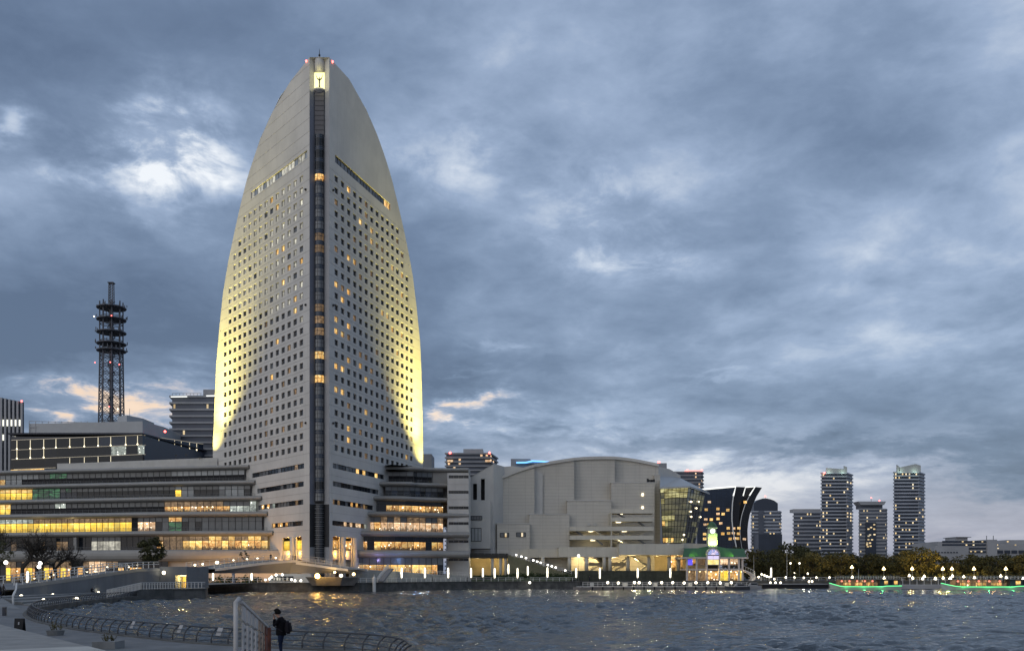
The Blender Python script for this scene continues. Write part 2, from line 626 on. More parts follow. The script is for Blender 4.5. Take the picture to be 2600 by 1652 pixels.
# ================================================================== SETTING
# ---- water: real waves, finer near the shore in the foreground
def make_water():
    ys = np.concatenate([np.arange(24, 100, 0.24), np.arange(100, 200, 0.55), np.arange(200, 300, 1.2), np.array([300, 320, 400, 800])])
    xc = np.arange(-75, 130, 0.42)
    xl = -75 - np.cumsum(np.linspace(0.5, 14, 60))[::-1]
    xr = 130 + np.cumsum(np.linspace(0.5, 14, 60))
    xs = np.concatenate([xl, xc, xr])
    Xg, Yg = np.meshgrid(xs, ys)
    rg = np.random.RandomState(5)
    H = np.zeros_like(Xg)
    DX = np.zeros_like(Xg)
    DY = np.zeros_like(Xg)
    wind = R(205)
    for i in range(64):
        lam = 0.80 * (4.2 / 0.80) ** (i / 63.0)
        a = wind + rg.normal(0, 0.75)
        k = 2 * math.pi / lam
        amp = 0.0165 * lam ** 0.42 * rg.uniform(0.6, 1.3)
        ph = rg.uniform(0, 6.28)
        arg = k * (Xg * math.cos(a) + Yg * math.sin(a)) + ph
        cell = np.where(Yg < 100, 0.42, np.where(Yg < 200, 0.55, 1.2))
        fade = np.clip((lam - 1.8 * cell) / (1.5 * cell), 0.0, 1.0)
        H += amp * fade * np.sin(arg)
        q = 0.95
        DX += -q * amp * fade * math.cos(a) * np.cos(arg)
        DY += -q * amp * fade * math.sin(a) * np.cos(arg)
    # gusts: patches of rougher and calmer water
    g = np.zeros_like(Xg)
    for i in range(10):
        lam = rg.uniform(18, 60)
        a = rg.uniform(0, 6.28)
        g += np.sin(2 * math.pi / lam * (Xg * math.cos(a) + 0.6 * Yg * math.sin(a)) + rg.uniform(0, 6.28))
    g = np.clip(1.0 + 0.17 * g, 0.35, 1.7)
    edge = np.clip((np.abs(Xg) - 150) / 40, 0, 1)
    g = g * (1 - edge)
    co = np.stack([Xg + DX * g, Yg + DY * g, H * g], -1).reshape(-1, 3)
    ny, nx = Xg.shape
    idx = np.arange(ny * nx).reshape(ny, nx)
    q = np.stack([idx[:-1, :-1], idx[:-1, 1:], idx[1:, 1:], idx[1:, :-1]], -1).reshape(-1, 4)
    me = bpy.data.meshes.new('water')
    me.vertices.add(len(co))
    me.vertices.foreach_set('co', co.ravel())
    me.loops.add(q.size)
    me.loops.foreach_set('vertex_index', q.ravel())
    me.polygons.add(len(q))
    me.polygons.foreach_set('loop_start', np.arange(0, q.size, 4))
    me.polygons.foreach_set('loop_total', np.full(len(q), 4))
    me.polygons.foreach_set('use_smooth', np.ones(len(q), bool))
    me.update()
    m, n, bs, out = newmat('sea_water')
    geo = n.new('ShaderNodeNewGeometry')
    bs.inputs['Base Color'].default_value = (0.040, 0.052, 0.064, 1)
    bs.inputs['Roughness'].default_value = 0.09
    bs.inputs['IOR'].default_value = 1.33
    bs.inputs['Specular IOR Level'].default_value = 0.5
    mp = n.new('ShaderNodeMapping')
    n.put(mp.inputs[0], geo.outputs['Position'])
    mp.inputs['Rotation'].default_value = (0, 0, R(25))
    mp.inputs['Scale'].default_value = (0.75, 1.25, 1.0)
    h = n.add(n.mul(n.noise(mp.outputs[0], 1.3, 3, 0.6, 0.4), 0.26), n.mul(n.noise(mp.outputs[0], 3.6, 3, 0.6, 0.5), 0.11))
    b = n.new('ShaderNodeBump')
    b.inputs['Strength'].default_value = 0.9
    b.inputs['Distance'].default_value = 1.0
    n.put(b.inputs['Height'], h)
    n.t.links.new(b.outputs[0], bs.inputs['Normal'])
    me.materials.append(m)
    o = bpy.data.objects.new('water', me)
    COL.objects.link(o)
    o['kind'] = 'structure'


make_water()

# ---- the city shore behind the water
QZ = 2.1
QUAY = [(-420, 232), (gx(500, 232), 232), (gx(912, 232), 232), (gx(952, 238), 238), (gx(1012, 247), 247), (gx(1100, 258), 258),
        (gx(1200, 270), 270), (gx(1462, 279), 279), (gx(1475, 290), 290), (520, 290)]
mb = MB()
mb.poly([(p[0], p[1], QZ) for p in QUAY] + [(900, 290, QZ), (6000, 7000, QZ), (-6000, 7000, QZ), (-900, 232, QZ)])
struct(mb, 'ground', M_ground)
mb = MB()
mb.sweep(QUAY, [(0.0, -1.5), (0.0, QZ - 0.02), (0.25, QZ - 0.02), (0.25, QZ + 0.16), (-0.6, QZ + 0.16), (-0.6, QZ - 0.1)], caps=False)
struct(mb, 'quay_wall', M_concd)
# paved quay strip
mb = MB()
mb.sweep(QUAY, [(-0.62, QZ + 0.006), (-9.0, QZ + 0.006)], caps=False)
struct(mb, 'pavement', M_pave)

# ---- near shore: promenade, raised terrace and stepped bank on the left
RZ = 0.75
RAILPX = [(1010, 38.0), (985, 42.0), (900, 45.0), (770, 46.8), (640, 48.4), (500, 50.8), (400, 53.9), (300, 57.7), (200, 62.9), (130, 69.2),
          (90, 75.0), (72, 81.0), (66, 88.0), (78, 98.0), (110, 108.0), (160, 119.0), (220, 131.0), (290, 145.0), (352, 158.0)]


def smooth_line(pts, n):
    """Catmull-Rom through plan points"""
    out = []
    for i in range(len(pts) - 1):
        p0, p1, p2, p3 = pts[max(i - 1, 0)], pts[i], pts[i + 1], pts[min(i + 2, len(pts) - 1)]
        for k in range(n):
            t = k / n
            out.append(tuple(0.5 * (2 * b + (c - a) * t + (2 * a - 5 * b + 4 * c - d) * t * t + (3 * b - a - 3 * c + d) * t ** 3)
                             for a, b, c, d in zip(p0, p1, p2, p3)))
    out.append(tuple(pts[-1]))
    return out


RAIL = smooth_line([(gx(p, Y), Y) for p, Y in RAILPX], 10)
mb = MB()
mb.poly([(x, y, RZ) for x, y in RAIL] + [(gx(352, 158), 175, RZ), (-140, 175, RZ), (-140, -20, RZ), (2.0, -20, RZ), (-3.5, 24, RZ)])
struct(mb, 'promenade', M_prom)
mb = MB()
mb.sweep([(2.0, -20), (-3.5, 24)] + RAIL, [(0.55, -1.5), (0.45, 0.2), (0.5, RZ - 0.1), (0.5, RZ + 0.06), (-0.25, RZ + 0.06), (-0.3, RZ - 0.1)], caps=False)
struct(mb, 'shore_wall', M_concd)
# raised terrace in the foreground with its pale border slabs
TZ = 1.40
TE = [(-95.0, 142.0), (-31.5, 58.0), (-16.2, 37.8), (-12.5, 37.3), (-4.0, 35.9), (-4.6, 22.0), (0.0, -20.0)]
mb = MB()
mb.hexa([(-140, 142.0)] + TE + [(-140, -20)], 0.2, TZ)
terrace = struct(mb, 'terrace', M_pave)
slab_i = 0
for a, b in ((Vector(TE[0]), Vector(TE[1])), (Vector(TE[1]), Vector(TE[2]))):
    d = (b - a)
    L = d.length
    d.normalize()
    nrm = Vector((d.y, -d.x))
    if nrm.x > 0: nrm = -nrm
    s = L
    while s > 0.6 and slab_i < 70:
        w = min(1.55, s)
        p0 = b - d * (L - s)
        mbs = MB()
        q0, q1 = p0 - d * 0.02, p0 - d * (w - 0.02)
        o0, o1 = 0.0, 4.4
        mbs.hexa([tuple(q0 + nrm * o0), tuple(q1 + nrm * o0), tuple(q1 + nrm * o1), tuple(q0 + nrm * o1)], TZ - 0.02, TZ + 0.012 + 0.004 * rnd.random())
        mbs.build('paving_slab', M_pavel, terrace)
        slab_i += 1
        s -= w
# darker plank-like paving joints in the terrace floor
for i in range(16):
    o = 5.2 + i * 0.9
    a = Vector(TE[1])
    b = Vector(TE[2])
    d = (b - a).normalized()
    nrm = Vector((d.y, -d.x))
    if nrm.x > 0: nrm = -nrm
    mbs = MB()
    p, q = a + nrm * o - d * 20, b + nrm * o + d * 8
    mbs.hexa([tuple(p), tuple(q), tuple(q + nrm * 0.82), tuple(p + nrm * 0.82)], TZ - 0.02, TZ + 0.008)
    mbs.build('paving_course', M_pave, terrace)

# stepped bank below the ramp
WALL = [Vector((-69.5, 126)), Vector((-66.8, 150)), Vector((-64.2, 176))]
LOWE = [Vector((gx(90, 100) - 1.2, 104)), Vector((gx(165, 121) - 1.5, 124)), Vector((gx(330, 155) - 0.8, 158))]
mb = MB()
steps = None
for k in range(4):
    z = 1.5 - 0.19 * k
    f0, f1 = k / 4.6, (k + 1) / 4.6
    a = [w.lerp(l, f0) for w, l in zip(WALL, LOWE)]
    b = [w.lerp(l, f1) for w, l in zip(WALL, LOWE)]
    if steps is None:
        steps = root('terrace_steps', (-66, 130, 0.7), 'broad grey concrete steps curving down to the water below the ramp', 'steps')
    mbs = MB()
    mbs.hexa([tuple(p) for p in a] + [tuple(p) for p in reversed(b)], 0.70, z)
    mbs.build('step', M_conc, steps)
# sloping approach path at the far left
mb = MB()
mb.poly([(-140, 92, RZ + 0.02), (-52, 100, RZ + 0.02), (-69.8, 126.5, 2.15), (-140, 130, 2.15)])
mb.poly([(-140, 130, 2.15), (-69.8, 126.5, 2.15), (-64.8, 178, 2.15), (-64, 231.5, 2.15), (-140, 231.5, 2.15)])
mb.poly([(-52, 100, RZ + 0.02), (-69.8, 126.5, 2.15), (-69.8, 126.5, 0.6), (-52, 100, 0.6)])
struct(mb, 'path', M_conc)
# quay block where the stepped bank ends
mb = MB()
xq0, xq1 = gx(352, 166), gx(522, 168)
mb.hexa([(gx(348, 156), 156), (gx(440, 164), 164), (xq1, 168), (gx(528, 186), 186), (-72, 186), (-66, 170)], -1.5, 1.72)
mb.hexa([(gx(348, 156) - 0.1, 155.8), (gx(440, 164), 163.75), (xq1 + 0.2, 167.8), (gx(528, 186) + 0.2, 186.2), (-72, 186.2), (-66, 170)], 1.725, 1.86)
struct(mb, 'landing_quay', M_concd)

# ================================================================== HOTEL TOWER
TY = 262.0
AL, AR = Vector((gx(786, TY), TY)), Vector((gx(836, TY), TY))
DL, DR = Vector((-0.631, 0.776)).normalized(), Vector((0.292, 0.956)).normalized()
NL, NR = Vector((-DL.y, DL.x)), Vector((DR.y, -DR.x))          # outward normals
if NL.y > 0: NL = -NL
if NR.y > 0: NR = -NR
SIL_L = [(791, 146), (778, 157), (741.6, 200.6), (712, 244.6), (683, 303), (661, 352.5), (646, 396), (628, 451), (613, 510), (599, 572), (580, 660),
         (566, 745), (557, 832), (549, 923), (545, 1018), (541, 1113), (540, 1177)]
SIL_R = [(840, 146), (855, 157), (881, 191.5), (906, 235), (932, 283), (957.5, 341.6), (976, 393), (994, 451), (1012, 524.6), (1027, 590), (1040, 655),
         (1048, 700), (1057, 771.6), (1066.6, 866), (1070, 942), (1072, 1037), (1074, 1112.6), (1074, 1183)]


def ray_t(A, D, px):
    k = (px - CX) / F
    return (A.x - k * A.y) / (k * D.y - D.x)


def profile(A, D, sil):
    out = []
    for px, py in sil:
        t = max(0.05, ray_t(A, D, px))
        Y = A.y + D.y * t
        out.append((gz(py, Y), t))
    out.sort()
    z0, t0 = out[0]
    return [(0.0, t0 + 0.3)] + out


PL, PR = profile(AL, DL, SIL_L), profile(AR, DR, SIL_R)
ZT = min(PL[-1][0], PR[-1][0])


def tmax(prof, z):
    for (za, ta), (zb, tb) in zip(prof, prof[1:]):
        if za <= z <= zb:
            return ta + (tb - ta) * (z - za) / max(1e-6, zb - za)
    return prof[-1][1] if z > prof[-1][0] else prof[0][1]


def facade(mb, frame, zlo, zhi, tend, openings, grooves, gdep=0.07, gw=0.13, mw=0, mg=1, depth=0.45, t0=0.0):
    """wall sheet with real openings and recessed joints. frame(t, z, inset) -> point; tend(z) -> far edge"""
    zs = {zlo, zhi}
    for (a, b, c, d) in openings: zs |= {c, d}
    gr = []
    for g in grooves:
        if zlo < g < zhi and not any(c - 0.02 < g + gw and g < d + 0.02 for (a, b, c, d) in openings):
            zs |= {g, g + gw}
            gr.append(g)
    zs = sorted(zs)
    fine = []
    for a, b in zip(zs, zs[1:]):
        if b - a < 1e-4: continue
        k = max(1, int((b - a) / 2.4))
        for i in range(k):
            fine.append((a + (b - a) * i / k, a + (b - a) * (i + 1) / k))
    for za, zb in fine:
        zm = (za + zb) / 2
        ins = gdep if any(g <= zm <= g + gw for g in gr) else 0.0
        mi = mg if ins else mw
        act = sorted((a, b) for (a, b, c, d) in openings if c <= zm <= d)
        t = t0
        for a, b in act:
            if a > t + 1e-4:
                mb.poly([frame(t, za, ins), frame(a, za, ins), frame(a, zb, ins), frame(t, zb, ins)], mi)
            t = b
        ea, eb = tend(za), tend(zb)
        if ea > t:
            mb.poly([frame(t, za, ins), frame(ea, za, ins), frame(max(eb, t), zb, ins), frame(t, zb, ins)], mi)
        if ins:
            for z in (za, zb):
                e = tend(z)
                mb.poly([frame(t0, z, 0), frame(e, z, 0), frame(e, z, ins), frame(t0, z, ins)], mi)
    for (a, b, c, d) in openings:
        for (p, q) in (((a, c), (b, c)), ((b, c), (b, d)), ((b, d), (a, d)), ((a, d), (a, c))):
            mb.poly([frame(p[0], p[1], 0), frame(q[0], q[1], 0), frame(q[0], q[1], depth), frame(p[0], p[1], depth)], mw)


def frL(t, z, ins=0.0):
    p = AL + DL * t - NL * ins
    return (p.x, p.y, z)


def frR(t, z, ins=0.0):
    p = AR + DR * t - NR * ins
    return (p.x, p.y, z)


hotel = root('hotel_tower', (gx(811, TY), TY + 12, QZ), 'tall white sail-shaped hotel tower with floodlit curved edges', 'hotel')
PITCH = 29.75 * (TY + 3) / F
ZTOPROW = gz(455, TY + 4)
ROWS = [ZTOPROW - PITCH * k for k in range(24)]
WW, WH = 2.15, 1.62
t_first_L, t_last_L = ray_t(AL, DL, 765), ray_t(AL, DL, 572)
t_first_R, t_last_R = ray_t(AR, DR, 854), ray_t(AR, DR, 1044.6)


def strip_open(A, D, p0, p1, zc, h):
    a, b = sorted((ray_t(A, D, p0), ray_t(A, D, p1)))
    return (a, b, zc - h / 2, zc + h / 2)


STR_L = [strip_open(AL, DL, 637, 780, gz(398, TY + 3), 2.15), strip_open(AL, DL, 640, 772, gz(1182, TY + 3), 1.42), strip_open(AL, DL, 653, 771, gz(1227.5, TY + 3), 1.42),
         strip_open(AL, DL, 655, 770, gz(1273.5, TY + 3), 1.42), strip_open(AL, DL, 690, 769, gz(1327, TY + 3), 1.38)]
STR_R = [strip_open(AR, DR, 851, 991, gz(401, TY + 3), 2.15), strip_open(AR, DR, 845, 976, gz(1182, TY + 3), 1.42), strip_open(AR, DR, 845, 962, gz(1227.5, TY + 3), 1.42),
         strip_open(AR, DR, 845, 948, gz(1273.5, TY + 3), 1.42), strip_open(AR, DR, 844, 933, gz(1327, TY + 3), 1.38)]
PORT_Z = gz(1361, TY + 2)
PORT_L = [(ray_t(AL, DL, 766), ray_t(AL, DL, 751), 0.2, PORT_Z), (ray_t(AL, DL, 740), ray_t(AL, DL, 717), 0.2, PORT_Z)]
PORT_R = [(ray_t(AR, DR, 845), ray_t(AR, DR, 863), 0.2, PORT_Z), (ray_t(AR, DR, 874), ray_t(AR, DR, 894), 0.2, PORT_Z)]

wins = []                                                   # (face, t, z)
for face, tf, tl, prof in (('L', t_first_L, t_last_L, PL), ('R', t_first_R, t_last_R, PR)):
    for k, zc in enumerate(ROWS):
        for c in range(15):
            t = tf + (tl - tf) * c / 14.0
            if t + 4.6 < tmax(prof, zc + 1.0):
                wins.append((face, c, k, t, zc))

GROOVES = [ROWS[0] + 4.3 + PITCH * 1.12 * i for i in range(10)] + [z + PITCH / 2 for z in ROWS] + [gz(y, TY) for y in (1150, 1205, 1250, 1300, 1345)]
mb = MB()
for face, fr, prof, strs, port in (('L', frL, PL, STR_L, PORT_L), ('R', frR, PR, STR_R, PORT_R)):
    op = [(t - WW / 2, t + WW / 2, z - WH / 2, z + WH / 2) for (f, c, k, t, z) in wins if f == face] + strs + port
    facade(mb, fr, 0.2, ZT, lambda z, prof=prof: tmax(prof, z), op, GROOVES if face == 'L' else GROOVES[10:], gdep=0.045, gw=0.11, depth=0.42)
# back of the tower between the two outer edges, and the roof
zz = [0.2 + (ZT - 0.2) * i / 40 for i in range(41)]
for a, b in zip(zz, zz[1:]):
    mb.poly([frL(tmax(PL, a), a), frR(tmax(PR, a), a), frR(tmax(PR, b), b), frL(tmax(PL, b), b)])
mb.poly([frL(0, ZT), frR(0, ZT), frR(tmax(PR, ZT), ZT), frL(tmax(PL, ZT), ZT)])
mb.build('wall', [M_tower, M_towerg], hotel)

# recess between the faces: fins, back wall
BIS = ((NL + NR) / 2).normalized()
REC = 3.4
XM = (AL + AR) / 2


def frM(u, z, ins=0.0):
    """u across the recess (-1..1)"""
    p = XM + (AR - AL) * (u / 2) - BIS * ins
    return (p.x, p.y, z)


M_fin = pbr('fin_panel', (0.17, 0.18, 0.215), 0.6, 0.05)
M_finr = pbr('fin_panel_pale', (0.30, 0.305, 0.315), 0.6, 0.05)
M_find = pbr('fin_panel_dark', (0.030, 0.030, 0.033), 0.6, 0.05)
zs_ = [0.2, gz(1388, TY), gz(1279, TY), gz(229, TY), ZT]
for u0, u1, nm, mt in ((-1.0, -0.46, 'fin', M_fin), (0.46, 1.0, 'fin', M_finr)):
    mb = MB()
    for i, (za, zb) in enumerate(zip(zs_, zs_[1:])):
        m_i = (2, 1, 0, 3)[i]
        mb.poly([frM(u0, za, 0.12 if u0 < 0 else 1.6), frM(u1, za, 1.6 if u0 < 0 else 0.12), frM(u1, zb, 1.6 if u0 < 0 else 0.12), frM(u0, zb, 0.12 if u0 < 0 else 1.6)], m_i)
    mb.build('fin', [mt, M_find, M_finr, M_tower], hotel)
mb = MB()
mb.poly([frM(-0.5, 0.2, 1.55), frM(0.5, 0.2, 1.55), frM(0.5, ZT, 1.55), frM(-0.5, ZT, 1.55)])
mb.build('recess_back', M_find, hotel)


def bay_mesh(name, h0, h1, mats, ribs=3, rad=1.28):
    """half-round glazed bay segment standing in the recess, local origin at its axis; local -Y looks out"""
    m = MB()
    n = 8
    ang = [math.pi + math.pi * i / n for i in range(n + 1)]
    pts = [(rad * math.cos(a), rad * 0.95 * math.sin(a)) for a in ang]
    for i in range(n):
        m.poly([(*pts[i], h0), (*pts[i + 1], h0), (*pts[i + 1], h1), (*pts[i], h1)], 0)
    for i in ((1, 3, 5, 7) if ribs else ()):
        x, y = pts[i]
        m.bar((x * 1.02, y * 1.02, h0), (x * 1.02, y * 1.02, h1), 0.09, 0.09, 1)
    for z in ((h0, (h0 * 0.4 + h1 * 0.6), h1) if ribs else (h0 + 0.05, (h0 + h1) / 2, h1 - 0.05)):
        for i in range(n):
            m.bar((pts[i][0] * 1.02, pts[i][1] * 1.02, z), (pts[i + 1][0] * 1.02, pts[i + 1][1] * 1.02, z), 0.08, 0.09, 1)
    return m.mesh(name, mats, smooth=False)


brz = math.atan2(-BIS.x, BIS.y) + math.pi           # turn local -Y to the bisector
ax = XM - BIS * 1.45
BAYH = PITCH
bay_w = bay_mesh('bay_window', 0.0, BAYH * 0.64, [G_strip, M_mull])
bay_s = bay_mesh('bay_spandrel', BAYH * 0.64, BAYH, [G_blue, M_mullg], ribs=0)
litbays = {13: L_rest, 18: L_pink, 19: L_dim, 23: L_dim, 24: L_dim, 25: L_dim, 27: L_dim, 29: L_rest, 32: L_rest}
zb = gz(338, TY) - BAYH
k = 0
while zb > gz(1275, TY):
    mt = G_dark if k < 3 or k > 28 and rnd.random() < 0.2 else G_strip
    y_here = HY - (zb - HC) * F / TY
    for yy, mm in ((448, L_rest), (593, L_dim), (623, L_dim), (770, L_dim), (800, L_dim), (832, L_dim), (892, L_room), (952, L_room)):
        if abs(y_here - 12 - yy) < 15: mt = mm
    inst(bay_w, 'bay_window', hotel, (ax.x, ax.y, zb), brz, {0: mt})
    inst(bay_s, 'bay_spandrel', hotel, (ax.x, ax.y, zb), brz)
    zb -= BAYH
    k += 1
# plain louvred length above the bays, glazed stair below
mb = MB()
p0, p1 = frM(-0.46, 0, 1.0), frM(0.46, 0, 1.0)
for z in np.arange(gz(338, TY), gz(232, TY), 1.35):
    mb.poly([(p0[0], p0[1], z), (p1[0], p1[1], z), (p1[0], p1[1], z + 1.27), (p0[0], p0[1], z + 1.27)], 0)
    mb.bar((p0[0], p0[1] - 0.05, z + 1.31), (p1[0], p1[1] - 0.05, z + 1.31), 0.08, 0.08, 1)
mb.build('louvre', [pbr('louvre_grey', (0.085, 0.08, 0.085), 0.5, 0.1), M_mull], hotel)
zlo = 2.2
nst = 0
st = bay_mesh('stair_glazing', 0, 1.22, [G_dark, M_mullg], ribs=0)
z = gz(1279, TY) - 1.22
while z > zlo:
    inst(st, 'stair_glazing', hotel, (ax.x, ax.y, z), brz)
    z -= 1.22

# ---- windows: the 300 nearest ones single parts, the rest joined
def win_mesh(w, h, mull=True):
    m = MB()
    m.poly([(-w / 2, 0, -h / 2), (w / 2, 0, -h / 2), (w / 2, 0, h / 2), (-w / 2, 0, h / 2)], 0)
    t = 0.09
    for (a, b) in (((-w / 2, -h / 2), (w / 2, -h / 2)), ((-w / 2, h / 2), (w / 2, h / 2)), ((-w / 2, -h / 2), (-w / 2, h / 2)), ((w / 2, -h / 2), (w / 2, h / 2))):
        m.bar((a[0], -0.03, a[1]), (b[0], -0.03, b[1]), t, t, 1)
    if mull:
        m.bar((w * 0.12, -0.03, -h / 2), (w * 0.12, -0.03, h / 2), 0.06, 0.06, 1)
    return m.mesh('window', [G_room, M_mull])


wm = win_mesh(WW - 0.02, WH - 0.02)
rzL = math.atan2(NL.x, -NL.y)
rzR = math.atan2(NR.x, -NR.y)
r2 = random.Random(21)
LITR = {(0, 12): 1, (0, 13): 1, (0, 16): 1, (0, 18): 1, (1, 13): 1, (1, 16): 1, (1, 18): 1, (2, 6): 1, (2, 9): 1, (2, 12): 1, (2, 15): 1, (2, 21): 1, (2, 22): 1}


def win_mat(face, c, k):
    if face == 'L':
        u = r2.random()
        if k <= 12 - c * 0.35:                              # high rows: mostly pale cream panes
            return L_cream if u < 0.82 else (G_grey if u < 0.92 else L_room)
        if k in (15, 16, 17, 18, 19, 20) and r2.random() < 0.12: return L_dim
        return L_room if u < 0.012 else (L_dim if u < 0.06 else (G_grey if u < 0.14 else G_room))
    if (c, k) in LITR: return L_room
    u = r2.random()
    if k < 8 and c > 3:
        return L_room if u < 0.14 else (L_dim if u < 0.30 else G_room)
    if k > 12 and 3 < c < 10:
        return L_dim if u < 0.22 else (L_room if u < 0.28 else G_room)
    return L_room if u < 0.035 else (L_dim if u < 0.12 else (G_grey if u < 0.2 else G_room))


order = sorted(wins, key=lambda w: (w[3], w[4]))
rest = {}
for i, (face, c, k, t, z) in enumerate(order):
    mt = win_mat(face, c, k)
    fr, rz = (frL, rzL) if face == 'L' else (frR, rzR)
    p = fr(t, z, 0.38)
    if i < 300:
        inst(wm, 'window', hotel, p, rz, {0: mt})
    else:
        rest.setdefault(mt.name, []).append((p, rz))
mb = MB()
names = list(rest)
for j, nm in enumerate(names):
    for p, rz in rest[nm]:
        c_, s_ = math.cos(rz), math.sin(rz)
        for poly in wm.polygons:
            pts = [wm.vertices[v].co for v in poly.vertices]
            mb.poly([(p[0] + q.x * c_ - q.y * s_, p[1] + q.x * s_ + q.y * c_, p[2] + q.z) for q in pts], j if poly.material_index == 0 else len(names))
tag(mb.build('windows_beyond', [MATS[n_] for n_ in names] + [M_mull], hotel), kind='stuff')

# ---- strips of windows
def strip_panes(face, op, n, mats, seed):
    fr, rz = (frL, rzL) if face == 'L' else (frR, rzR)
    a, b, c, d = op
    w = (b - a) / n
    me = win_mesh(w - 0.02, d - c - 0.02, False)
    rr = random.Random(seed)
    for i in range(n):
        p = fr(a + w * (i + 0.5), (c + d) / 2, 0.38)
        inst(me, 'window', hotel, p, rz, {0: mats[i] if i in mats else mats.get('alt', mats['def']) if rr.random() < 0.35 else mats['def']})


strip_panes('L', STR_L[0], 18, {'def': L_cream, 'alt': G_pale}, 1)
strip_panes('R', STR_R[0], 18, {'def': G_dark, 'alt': G_room, 17: L_room, 16: L_room}, 2)
for i in range(1, 5):
    n_ = 16 if i < 4 else 12
    strip_panes('L', STR_L[i], n_, {'def': G_dark, 'alt': G_strip, **({2: L_dim} if i < 4 else {}), **({6: L_rest, 8: L_rest, 9: L_rest, 11: L_rest} if i == 4 else {}), **({10: L_cool, 12: L_rest, 14: L_rest} if i == 3 else {})}, 10 + i)
    strip_panes('R', STR_R[i], n_, {'def': G_dark, 'alt': G_strip, **({7: L_room, 9: L_room, 13: L_room} if i == 1 else {}), **({0: L_dim, 2: L_dim, 7: L_rest, 9: L_rest, 12: L_dim} if i == 3 else {}),
                                    **({4: L_pink, 6: L_pink, 8: L_pink, 9: L_pink, 11: L_cool} if i == 4 else {})}, 30 + i)

# ---- lobby behind the portico
M_lobby = pbr('lobby_wall', (0.50, 0.36, 0.20), 0.7, 0.1)
mb = MB()
for fr, t1 in ((frL, PORT_L[1][1] + 3), (frR, PORT_R[1][1] + 3)):
    for za, zb_, ins, mi in ((0.2, PORT_Z + 0.5, 6.0, 0), ):
        mb.poly([fr(0.5, za, ins), fr(t1, za, ins), fr(t1, zb_, ins), fr(0.5, zb_, ins)], mi)
    mb.poly([fr(0.5, PORT_Z + 0.3, 0.5), fr(t1, PORT_Z + 0.3, 0.5), fr(t1, PORT_Z + 0.3, 6), fr(0.5, PORT_Z + 0.3, 6)], 0)
mb.build('lobby_wall', M_lobby, hotel)
for fr, ops, sgn in ((frL, PORT_L, 'L'), (frR, PORT_R, 'R')):
    for (a, b, c, d) in ops:
        zc0, zc1 = gz(1394, TY), gz(1369, TY)
        w = b - a
        mw_ = win_mesh(w - 0.1, zc1 - zc0)
        inst(mw_, 'lobby_window', hotel, fr((a + b) / 2, (zc0 + zc1) / 2, 0.46), rzL if sgn == 'L' else rzR, {0: L_rest if sgn == 'R' else L_gold})
        mbp = MB()
        mbp.poly([fr(a, gz(1419, TY), 0.44), fr(b, gz(1419, TY), 0.44), fr(b, zc0, 0.40), fr(a, zc0, 0.40)])
        mbp.build('balcony_panel', M_white, hotel)
    for i, (a, b, c, d) in enumerate(ops):
        lamp('lobby_light', 'POINT', fr((a + b) / 2, PORT_Z - 0.6, 0.12), 260, (1.0, 0.50, 0.09), hotel, 0.35)
        lamp('lobby_light', 'POINT', fr((a + b) / 2, gz(1404, TY), -0.25), 330, (1.0, 0.50, 0.09), hotel, 0.35)
# round columns of the portico
for fr, pxs in ((frL, ((745.5), )), (frR, ((868.5), (898)))):
    pass
for A_, D_, N_, p in ((AL, DL, NL, 745.5), (AR, DR, NR, 868.5), (AR, DR, NR, 898)):
    t = ray_t(A_, D_, p)
    q = A_ + D_ * t + N_ * 0.35
    mbc = MB()
    mbc.tube([(q.x, q.y, 0.3), (q.x, q.y, PORT_Z + 0.05)], 0.72, 14)
    mbc.build('column', M_white, hotel, smooth=True)

# ---- crown: rounded drum, lit niche with a winged figure, ledge, finial, red beacons
mb = MB()
zc0, zc1 = gz(178, TY), ZT + 0.4
mb.lathe((ax.x, ax.y, 0), [(1.35, zc0), (1.35, zc1 - 0.5), (1.15, zc1 - 0.1), (0.5, zc1 + 0.1)], 18)
mb.build('crown_drum', M_tower, hotel, smooth=True)
mb = MB()
zn0, zn1 = gz(222, TY), gz(178, TY)
nb = [frM(-0.55, 0, 1.45), frM(0.55, 0, 1.45)]
mb.poly([(nb[0][0], nb[0][1], zn0), (nb[1][0], nb[1][1], zn0), (nb[1][0], nb[1][1], zn1), (nb[0][0], nb[0][1], zn1)])
mb.build('niche', E_niche, hotel)
mb = MB()
mb.lathe((ax.x, ax.y, 0), [(0.6, zn0 - 0.9), (1.35, zn0 - 0.5), (1.55, zn0 - 0.35), (1.55, zn0)], 18)
mb.build('niche_ledge', M_white, hotel)
mb = MB()
fg = XM + BIS * 0.05
fz = zn0 + 0.05
mb.tube([(fg.x, fg.y, fz), (fg.x, fg.y, fz + 0.8), (fg.x, fg.y, fz + 1.7), (fg.x, fg.y, fz + 2.3), (fg.x, fg.y, fz + 2.5)], [0.26, 0.17, 0.22, 0.12, 0.07], 8)
mb.ball((fg.x, fg.y, fz + 2.68), 0.15, 8)
for s in (-1, 1):
    mb.tube([(fg.x + s * 0.12, fg.y, fz + 2.1), (fg.x + s * 0.7, fg.y, fz + 2.6), (fg.x + s * 1.0, fg.y, fz + 3.5)], [0.10, 0.09, 0.05], 6)
    mb.tube([(fg.x + s * 0.12, fg.y, fz + 1.9), (fg.x + s * 0.6, fg.y, fz + 2.2), (fg.x + s * 0.72, fg.y, fz + 3.0)], [0.08, 0.08, 0.04], 6)
mb.build('niche_figure', pbr('bronze', (0.05, 0.05, 0.03), 0.5, 0.1), hotel)
mb = MB()
mb.lathe((ax.x, ax.y, ZT), [(0.10, 0.3), (0.10, 0.9), (0.28, 1.1), (0.28, 1.5), (0.09, 1.7), (0.07, 2.6), (0.02, 3.2)], 8)
mb.build('finial', M_mull, hotel)
